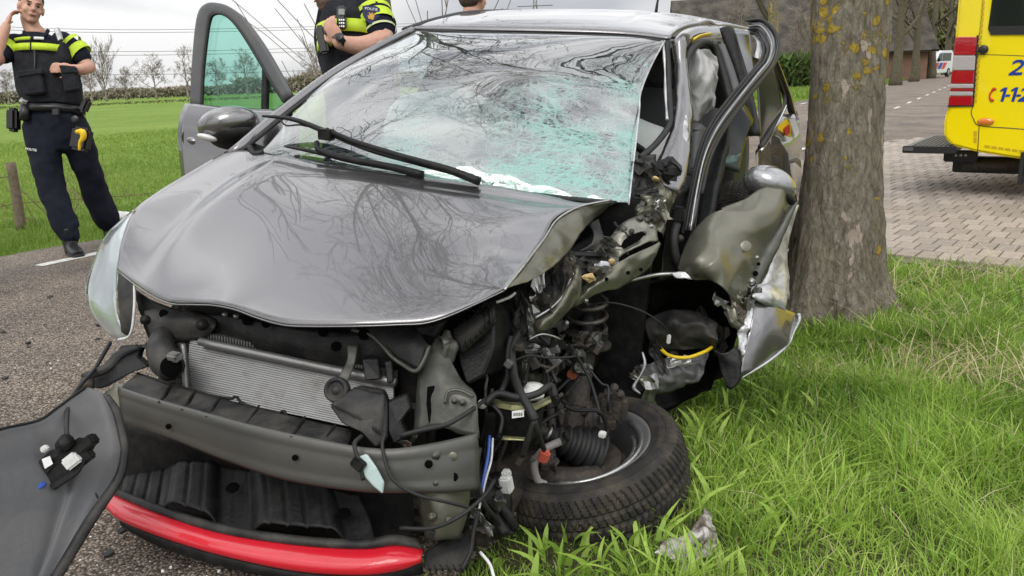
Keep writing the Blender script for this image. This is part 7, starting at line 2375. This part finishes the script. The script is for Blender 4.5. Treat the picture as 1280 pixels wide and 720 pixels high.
# ================================================================== police van far down the road
pv = P(1153, 97, 60)
pv.z = 0.02
van = empty('police_van', pv, 'white police van with red and blue stripes far down the road', 'van')
VF = Vector((-.72, -.69, 0)).normalized()           # the way it faces
VL = VF.cross(Zv) * -1                              # its left, photo right
q = lambda x, y, z: pv + VF * x + VL * y + Zv * z
M_vwhite = mat('van_white', (.72, .73, .75), rough=.25, coat=.8)
prof = [(.95, .30), (1.0, .55), (.98, .80), (.75, 1.02), (.30, 1.15), (-.45, 1.82), (-.9, 1.93), (-3.2, 1.93), (-3.45, 1.7), (-3.5, .4), (-3.4, .30)]
slab('body', [q(x, -.92, z) for x, z in prof], 1.84, M_vwhite, van, px=False, dirn=VL, bev=.05, seg=2)
slab('windscreen', [q(.24, -.78, 1.20), q(.24, .78, 1.20), q(-.40, .70, 1.80), q(-.40, -.70, 1.80)], .03, M_darkwin, van, px=False, dirn=VF + Zv, bev=.01)
slab('side_window', [q(.05, .93, 1.18), q(-1.0, .93, 1.18), q(-1.0, .93, 1.75), q(-.45, .93, 1.72)], .02, M_darkwin, van, px=False, dirn=VL, bev=.005)
slab('side_window', [q(-1.15, .93, 1.18), q(-2.9, .93, 1.18), q(-2.9, .93, 1.75), q(-1.15, .93, 1.75)], .02, M_darkwin, van, px=False, dirn=VL, bev=.005)
box('bumper', q(1.0, 0, .48), (1.86, .16, .38), M_ambblk, van, (VL, VF, Zv), .05, False)
pl = box('number_plate', q(1.09, 0, .44), (.52, .02, .13), mat('plate_yellow', (.80, .52, .02), rough=.4), van, (VL, VF, Zv), .005, False)
for y in (-.68, .68):
    mesh('headlight', *ellip(q(.92, y, .84), (VL, VF, Zv), (.20, .10, .12), 14, 8), M_lampclr, van)
slab('blue_stripe', [q(.78, -.75, 1.03), q(.78, -.25, 1.03), q(.45, -.15, 1.13), q(.45, -.70, 1.13)], .02, M_bluet, van, px=False, dirn=Zv, bev=0)
slab('red_stripe', [q(.78, .15, 1.03), q(.78, .75, 1.03), q(.45, .80, 1.13), q(.45, .30, 1.13)], .02, M_redt, van, px=False, dirn=Zv, bev=0)
slab('red_stripe', [q(.6, .93, .62), q(.1, .93, 1.05), q(-.5, .93, 1.05), q(.0, .93, .62)], .02, M_redt, van, px=False, dirn=VL, bev=0)
slab('blue_stripe', [q(-.2, .93, .62), q(-.7, .93, 1.05), q(-1.3, .93, 1.05), q(-.8, .93, .62)], .02, M_bluet, van, px=False, dirn=VL, bev=0)
slab('red_stripe', [q(-1.0, .93, .62), q(-1.5, .93, 1.05), q(-2.1, .93, 1.05), q(-1.6, .93, .62)], .02, M_redt, van, px=False, dirn=VL, bev=0)
box('roof_light_bar', q(-.9, 0, 2.0), (1.3, .3, .13), M_ambblk, van, (VL, VF, Zv), .03, False)
box('wing_mirror', q(.05, 1.06, 1.25), (.16, .12, .26), M_ambblk, van, (VL, VF, Zv), .04, False)
box('wing_mirror', q(.05, -1.06, 1.25), (.16, .12, .26), M_ambblk, van, (VL, VF, Zv), .04, False)
for x in (.25, -2.6):
    for y in (-.86, .86):
        c = q(x, y, .33)
        wh = empty('wheel', c); attach(wh, van)
        sgn = 1 if y > 0 else -1
        disc('tyre', c, VL * sgn, .33, .1, M_tyre, wh, 24, False, [(.2, -.1), (.31, -.1), (.33, -.06), (.33, .06), (.31, .1), (.2, .1)])
        disc('rim', c + VL * sgn * .07, VL * sgn, .2, .03, M_rim, wh, 20, False)
# roadside sign and letter box specks by the house

# ================================================================== grass
def grass_mat(name, stops, trans=.35):
    m = bpy.data.materials.new(name)
    m.use_nodes = True
    nt = m.node_tree
    b = nt.nodes['Principled BSDF']
    b.inputs['Roughness'].default_value = .5
    b.inputs['Specular IOR Level'].default_value = .35
    at = nt.nodes.new('ShaderNodeAttribute')
    at.attribute_name = 'tint'
    c = ramp_node(nt, at.outputs['Fac'], stops)
    nt.links.new(c, b.inputs['Base Color'])
    tl = nt.nodes.new('ShaderNodeBsdfTranslucent')
    nt.links.new(c, tl.inputs[0])
    mx = nt.nodes.new('ShaderNodeMixShader')
    mx.inputs[0].default_value = trans
    nt.links.new(b.outputs[0], mx.inputs[1])
    nt.links.new(tl.outputs[0], mx.inputs[2])
    nt.links.new(mx.outputs[0], nt.nodes['Material Output'].inputs['Surface'])
    return m
M_grass = grass_mat('verge_grass', [(0, (.095, .175, .024)), (.35, (.225, .37, .050)), (.7, (.40, .57, .10)), (.92, (.56, .66, .20)), (.955, (.52, .45, .24)), (1, (.68, .58, .38))])
M_mead = grass_mat('meadow_grass', [(0, (.10, .175, .022)), (.5, (.175, .275, .038)), (.9, (.28, .37, .07)), (1, (.42, .43, .16))])

def blades(name, base, h, wd, lean, tint, m, segs=3, seed=1):
    """base (n,3), h (n), wd (n), lean (n,2) horizontal tip offset as a share of h"""
    n = len(base)
    rng = np.random.default_rng(seed)
    a = rng.uniform(0, 2 * np.pi, n)
    side = np.stack([np.cos(a), np.sin(a), np.zeros(n)], 1)
    rows = []
    for k in range(segs):
        s = k / segs
        off = np.concatenate([lean * (h * s ** 1.9)[:, None], (h * (s - .22 * s * s * np.linalg.norm(lean, axis=1)))[:, None]], 1)
        w_ = (wd * (1 - .55 * s))[:, None] * side
        rows += [base + off - w_, base + off + w_]
    tip = base + np.concatenate([lean * h[:, None], (h * (1 - .22 * np.linalg.norm(lean, axis=1)))[:, None]], 1)
    rows.append(tip)
    k = len(rows)
    V = np.stack(rows, 1).reshape(-1, 3).astype(np.float32)
    idx = np.arange(n)[:, None] * k
    tris = []
    for q in range(segs - 1):
        a0, b0, a1, b1 = 2 * q, 2 * q + 1, 2 * q + 2, 2 * q + 3
        tris += [np.concatenate([idx + a0, idx + b0, idx + b1], 1), np.concatenate([idx + a0, idx + b1, idx + a1], 1)]
    tris.append(np.concatenate([idx + 2 * segs - 2, idx + 2 * segs - 1, idx + 2 * segs], 1))
    T = np.concatenate(tris, 0).astype(np.int32)
    me = bpy.data.meshes.new(name)
    me.vertices.add(len(V))
    me.vertices.foreach_set('co', V.ravel())
    me.loops.add(T.size)
    me.loops.foreach_set('vertex_index', T.ravel())
    me.polygons.add(len(T))
    me.polygons.foreach_set('loop_start', np.arange(0, T.size, 3, dtype=np.int32))
    me.update(calc_edges=True)
    me.validate()
    at = me.attributes.new('tint', 'FLOAT', 'POINT')
    at.data.foreach_set('value', np.repeat(tint, k).astype(np.float32))
    o = link(name, me, m, None, True)
    return o

def vnoise(xy, s, seed):
    """cheap smooth noise for many points"""
    g_ = np.random.default_rng(seed).uniform(0, 1, (64, 64))
    p_ = xy * s
    i = np.floor(p_).astype(int)
    f = p_ - i
    f = f * f * (3 - 2 * f)
    a, b_, c, d = g_[i[:, 0] % 64, i[:, 1] % 64], g_[(i[:, 0] + 1) % 64, i[:, 1] % 64], g_[i[:, 0] % 64, (i[:, 1] + 1) % 64], g_[(i[:, 0] + 1) % 64, (i[:, 1] + 1) % 64]
    return a * (1 - f[:, 0]) * (1 - f[:, 1]) + b_ * f[:, 0] * (1 - f[:, 1]) + c * (1 - f[:, 0]) * f[:, 1] + d * f[:, 0] * f[:, 1]

rn2, rd2_ = np.array(RN), np.array(RD)
def sample(n, n0, n1, t0, t1, rng, px0=-60, px1=1360, zmax=1e9):
    """random ground spots, in road coordinates, that stand in or near the picture"""
    nn = rng.uniform(n0, n1, n)
    tt = rng.uniform(t0, t1, n)
    xy = np.stack([rn2[0] * nn + rd2_[0] * tt, rn2[1] * nn + rd2_[1] * tt], 1)
    d = np.concatenate([xy, np.full((n, 1), -CAM_H)], 1)
    z = d @ np.array(FW)
    u_ = 640 + F * (d @ np.array(RT)) / np.maximum(z, .1)
    v_ = 360 - F * (d @ np.array(UP)) / np.maximum(z, .1)
    ok = (z > .9) & (u_ > px0) & (u_ < px1) & (v_ < 860)
    return nn[ok], tt[ok], xy[ok], z[ok]

rng = np.random.default_rng(40)
nn, tt, xy, z = sample(620000, -1.1, 4.6, -.6, 5.35, rng)
keep = rng.uniform(0, 1, len(z)) < np.clip((3.0 / z) ** 1.3, .16, 1)
nn, tt, xy, z = nn[keep], tt[keep], xy[keep], z[keep]
edge = np.array([vedge(t) for t in tt])
cl = vnoise(xy, 5.5, 1)
cl2 = vnoise(xy, 1.6, 2)
ok = (nn > edge + .03 - .10 * cl) & ((nn > -1.0) | (tt < 5.1)) & (tt < 5.28 - (nn + 1.6) * .065 + .05 * cl)
ok &= np.hypot(xy[:, 0] - TB.x, xy[:, 1] - TB.y) > .24
# sparser where soil shows
ok &= rng.uniform(0, 1, len(z)) < .55 + .6 * vnoise(xy, 3.1, 5)
wdist = np.hypot(xy[:, 0] - WC.x, xy[:, 1] - WC.y)
ok &= wdist > .235
SCR = P(862, 682, 2.12)
ok &= np.hypot(xy[:, 0] - SCR.x + .02, xy[:, 1] - SCR.y + .05) > .10
CI = np.array(CARM.inverted())
loc = (np.concatenate([xy, np.full((len(xy), 1), -.05)], 1) - np.array(CARO)) @ CI.T
under = (loc[:, 0] < .55) & (loc[:, 0] > -3.1) & (np.abs(loc[:, 1]) < .80)
ok &= ~(under & (rng.uniform(0, 1, len(z)) < .45))
nn, tt, xy, z, cl, cl2, under, wdist = [q[ok] for q in (nn, tt, xy, z, cl, cl2, under, wdist)]
m_ = len(z)
h = (.034 + .076 * cl * cl2 * 2 + .04 * rng.uniform(0, 1, m_)) * np.where(rng.uniform(0, 1, m_) < .35, rng.uniform(.3, .7, m_), rng.uniform(.7, 1.35, m_))
h *= np.where(under, .55, 1) * np.where(wdist < .33, .65, 1)
h *= np.clip((nn - np.array([vedge(t) for t in tt]) + .05) / .5, .45, 1)
ang = vnoise(xy, 3.4, 7) * 12 + rng.normal(0, 1.5, m_)
ln = rng.uniform(.05, 1.3, m_) ** 1.1
lean = np.stack([np.cos(ang), np.sin(ang)], 1) * ln[:, None]
tint = np.clip(.05 + .42 * vnoise(xy, 1.1, 9) + .38 * vnoise(xy, 5, 11) + rng.normal(0, .17, m_), 0, .93)
straw = rng.uniform(0, 1, m_) < (.03 + .22 * np.clip((vnoise(xy, 1.7, 17) - .62) / .3, 0, 1))
tint = np.where(straw, rng.uniform(.95, 1, m_), tint)
wd = rng.uniform(.0011, .0030, m_) * np.clip(z / 2.6, .8, 2.0)
base = np.concatenate([xy, np.full((m_, 1), -.065)], 1)
g1 = blades('verge_grass', base, h, wd, lean, tint, M_grass, 3, 3)
tag(g1, 'long fresh green grass on the verge round the wheel and tree', 'grass', kind='stuff')
print('verge blades', m_)

# dry straw stalks lying and standing right of the tree
ns_ = 900
ctr = np.array([[*G(1268, 345).xy], [*G(1262, 480, -.05).xy], [*G(1130, 372, -.05).xy], [*G(1195, 420, -.05).xy]])
w_ = np.array([.35, .30, .22, .13])
ci = rng.choice(4, ns_, p=w_)
xy = ctr[ci] + rng.normal(0, 1, (ns_, 2)) * np.array([.22, .22])
ang = rng.uniform(0, 6.28, ns_)
ln = rng.uniform(.6, 2.2, ns_)
g2 = blades('dry_stalks', np.concatenate([xy, np.full((ns_, 1), -.05)], 1), rng.uniform(.07, .22, ns_), rng.uniform(.0012, .0028, ns_), np.stack([np.cos(ang), np.sin(ang)], 1) * ln[:, None], rng.uniform(.95, 1, ns_), M_grass, 3, 5)
tag(g2, 'dry straw coloured stalks in the verge', 'dry grass', kind='stuff')

# meadow beyond the road
nn, tt, xy, z = sample(900000, -24, -6.2, 1, 34, rng)
keep = rng.uniform(0, 1, len(z)) < np.clip((6.5 / z) ** 1.7, .05, 1)
nn, tt, xy, z = nn[keep], tt[keep], xy[keep], z[keep]
ok = nn < -6.24 + .1 * vnoise(xy, 4, 3)
nn, tt, xy, z = nn[ok], tt[ok], xy[ok], z[ok]
if len(z) > 150000:
    s_ = rng.choice(len(z), 150000, replace=False)
    nn, tt, xy, z = nn[s_], tt[s_], xy[s_], z[s_]
m_ = len(z)
near = np.exp(-((nn + 6.9) / .8) ** 2)
h = (.04 + .05 * vnoise(xy, 2.5, 5) + .07 * near * vnoise(xy, 3.2, 6)) * rng.uniform(.6, 1.3, m_)
ang = rng.uniform(0, 6.28, m_)
lean = np.stack([np.cos(ang), np.sin(ang)], 1) * rng.uniform(.2, 1.0, m_)[:, None]
tint = np.clip(.25 + .4 * vnoise(xy, .5, 8) + .2 * vnoise(xy, 3, 9) + rng.normal(0, .13, m_), 0, 1)
g3 = blades('meadow_grass', np.concatenate([xy, np.full((m_, 1), -.08)], 1), h, rng.uniform(.002, .004, m_) * np.clip(z / 7, 1, 3.5), lean, tint, M_mead, 2, 6)
tag(g3, 'short bright grass of the meadow edge', 'grass', kind='stuff')
print('meadow blades', m_)

# grass strip along the far road edge and by the barn
nn, tt, xy, z = sample(200000, -13, -6.25, 34, 95, rng)
s_ = rng.choice(len(z), min(40000, len(z)), replace=False)
nn, tt, xy, z = nn[s_], tt[s_], xy[s_], z[s_]
m_ = len(z)
ang = rng.uniform(0, 6.28, m_)
g4 = blades('roadside_grass', np.concatenate([xy, np.full((m_, 1), -.08)], 1), rng.uniform(.12, .38, m_), rng.uniform(.01, .03, m_), np.stack([np.cos(ang), np.sin(ang)], 1) * .6, np.clip(rng.normal(.5, .2, m_), 0, 1), M_mead, 2, 8)
tag(g4, 'grass strip along the far side of the road', 'grass', kind='stuff')
# dandelions and weeds in the verge: broad leaves
nw = 420
rw = np.random.default_rng(3)
cw = np.array([[*G(845, 700, -.05).xy], [*G(700, 712, -.05).xy], [*G(880, 560, -.05).xy], [*G(1010, 640, -.05).xy], [*G(930, 500, -.05).xy]])
xy = cw[rw.integers(0, 5, nw)] + rw.normal(0, .14, (nw, 2))
ang = rw.uniform(0, 6.28, nw)
g5 = blades('broad_leaf_weeds', np.concatenate([xy, np.full((nw, 1), -.055)], 1), rw.uniform(.05, .11, nw), rw.uniform(.006, .012, nw), np.stack([np.cos(ang), np.sin(ang)], 1) * rw.uniform(.5, 1.2, nw)[:, None], rw.uniform(.3, .8, nw), M_grass, 4, 9)
tag(g5, 'broad leaved weeds among the verge grass', 'weeds', kind='stuff')
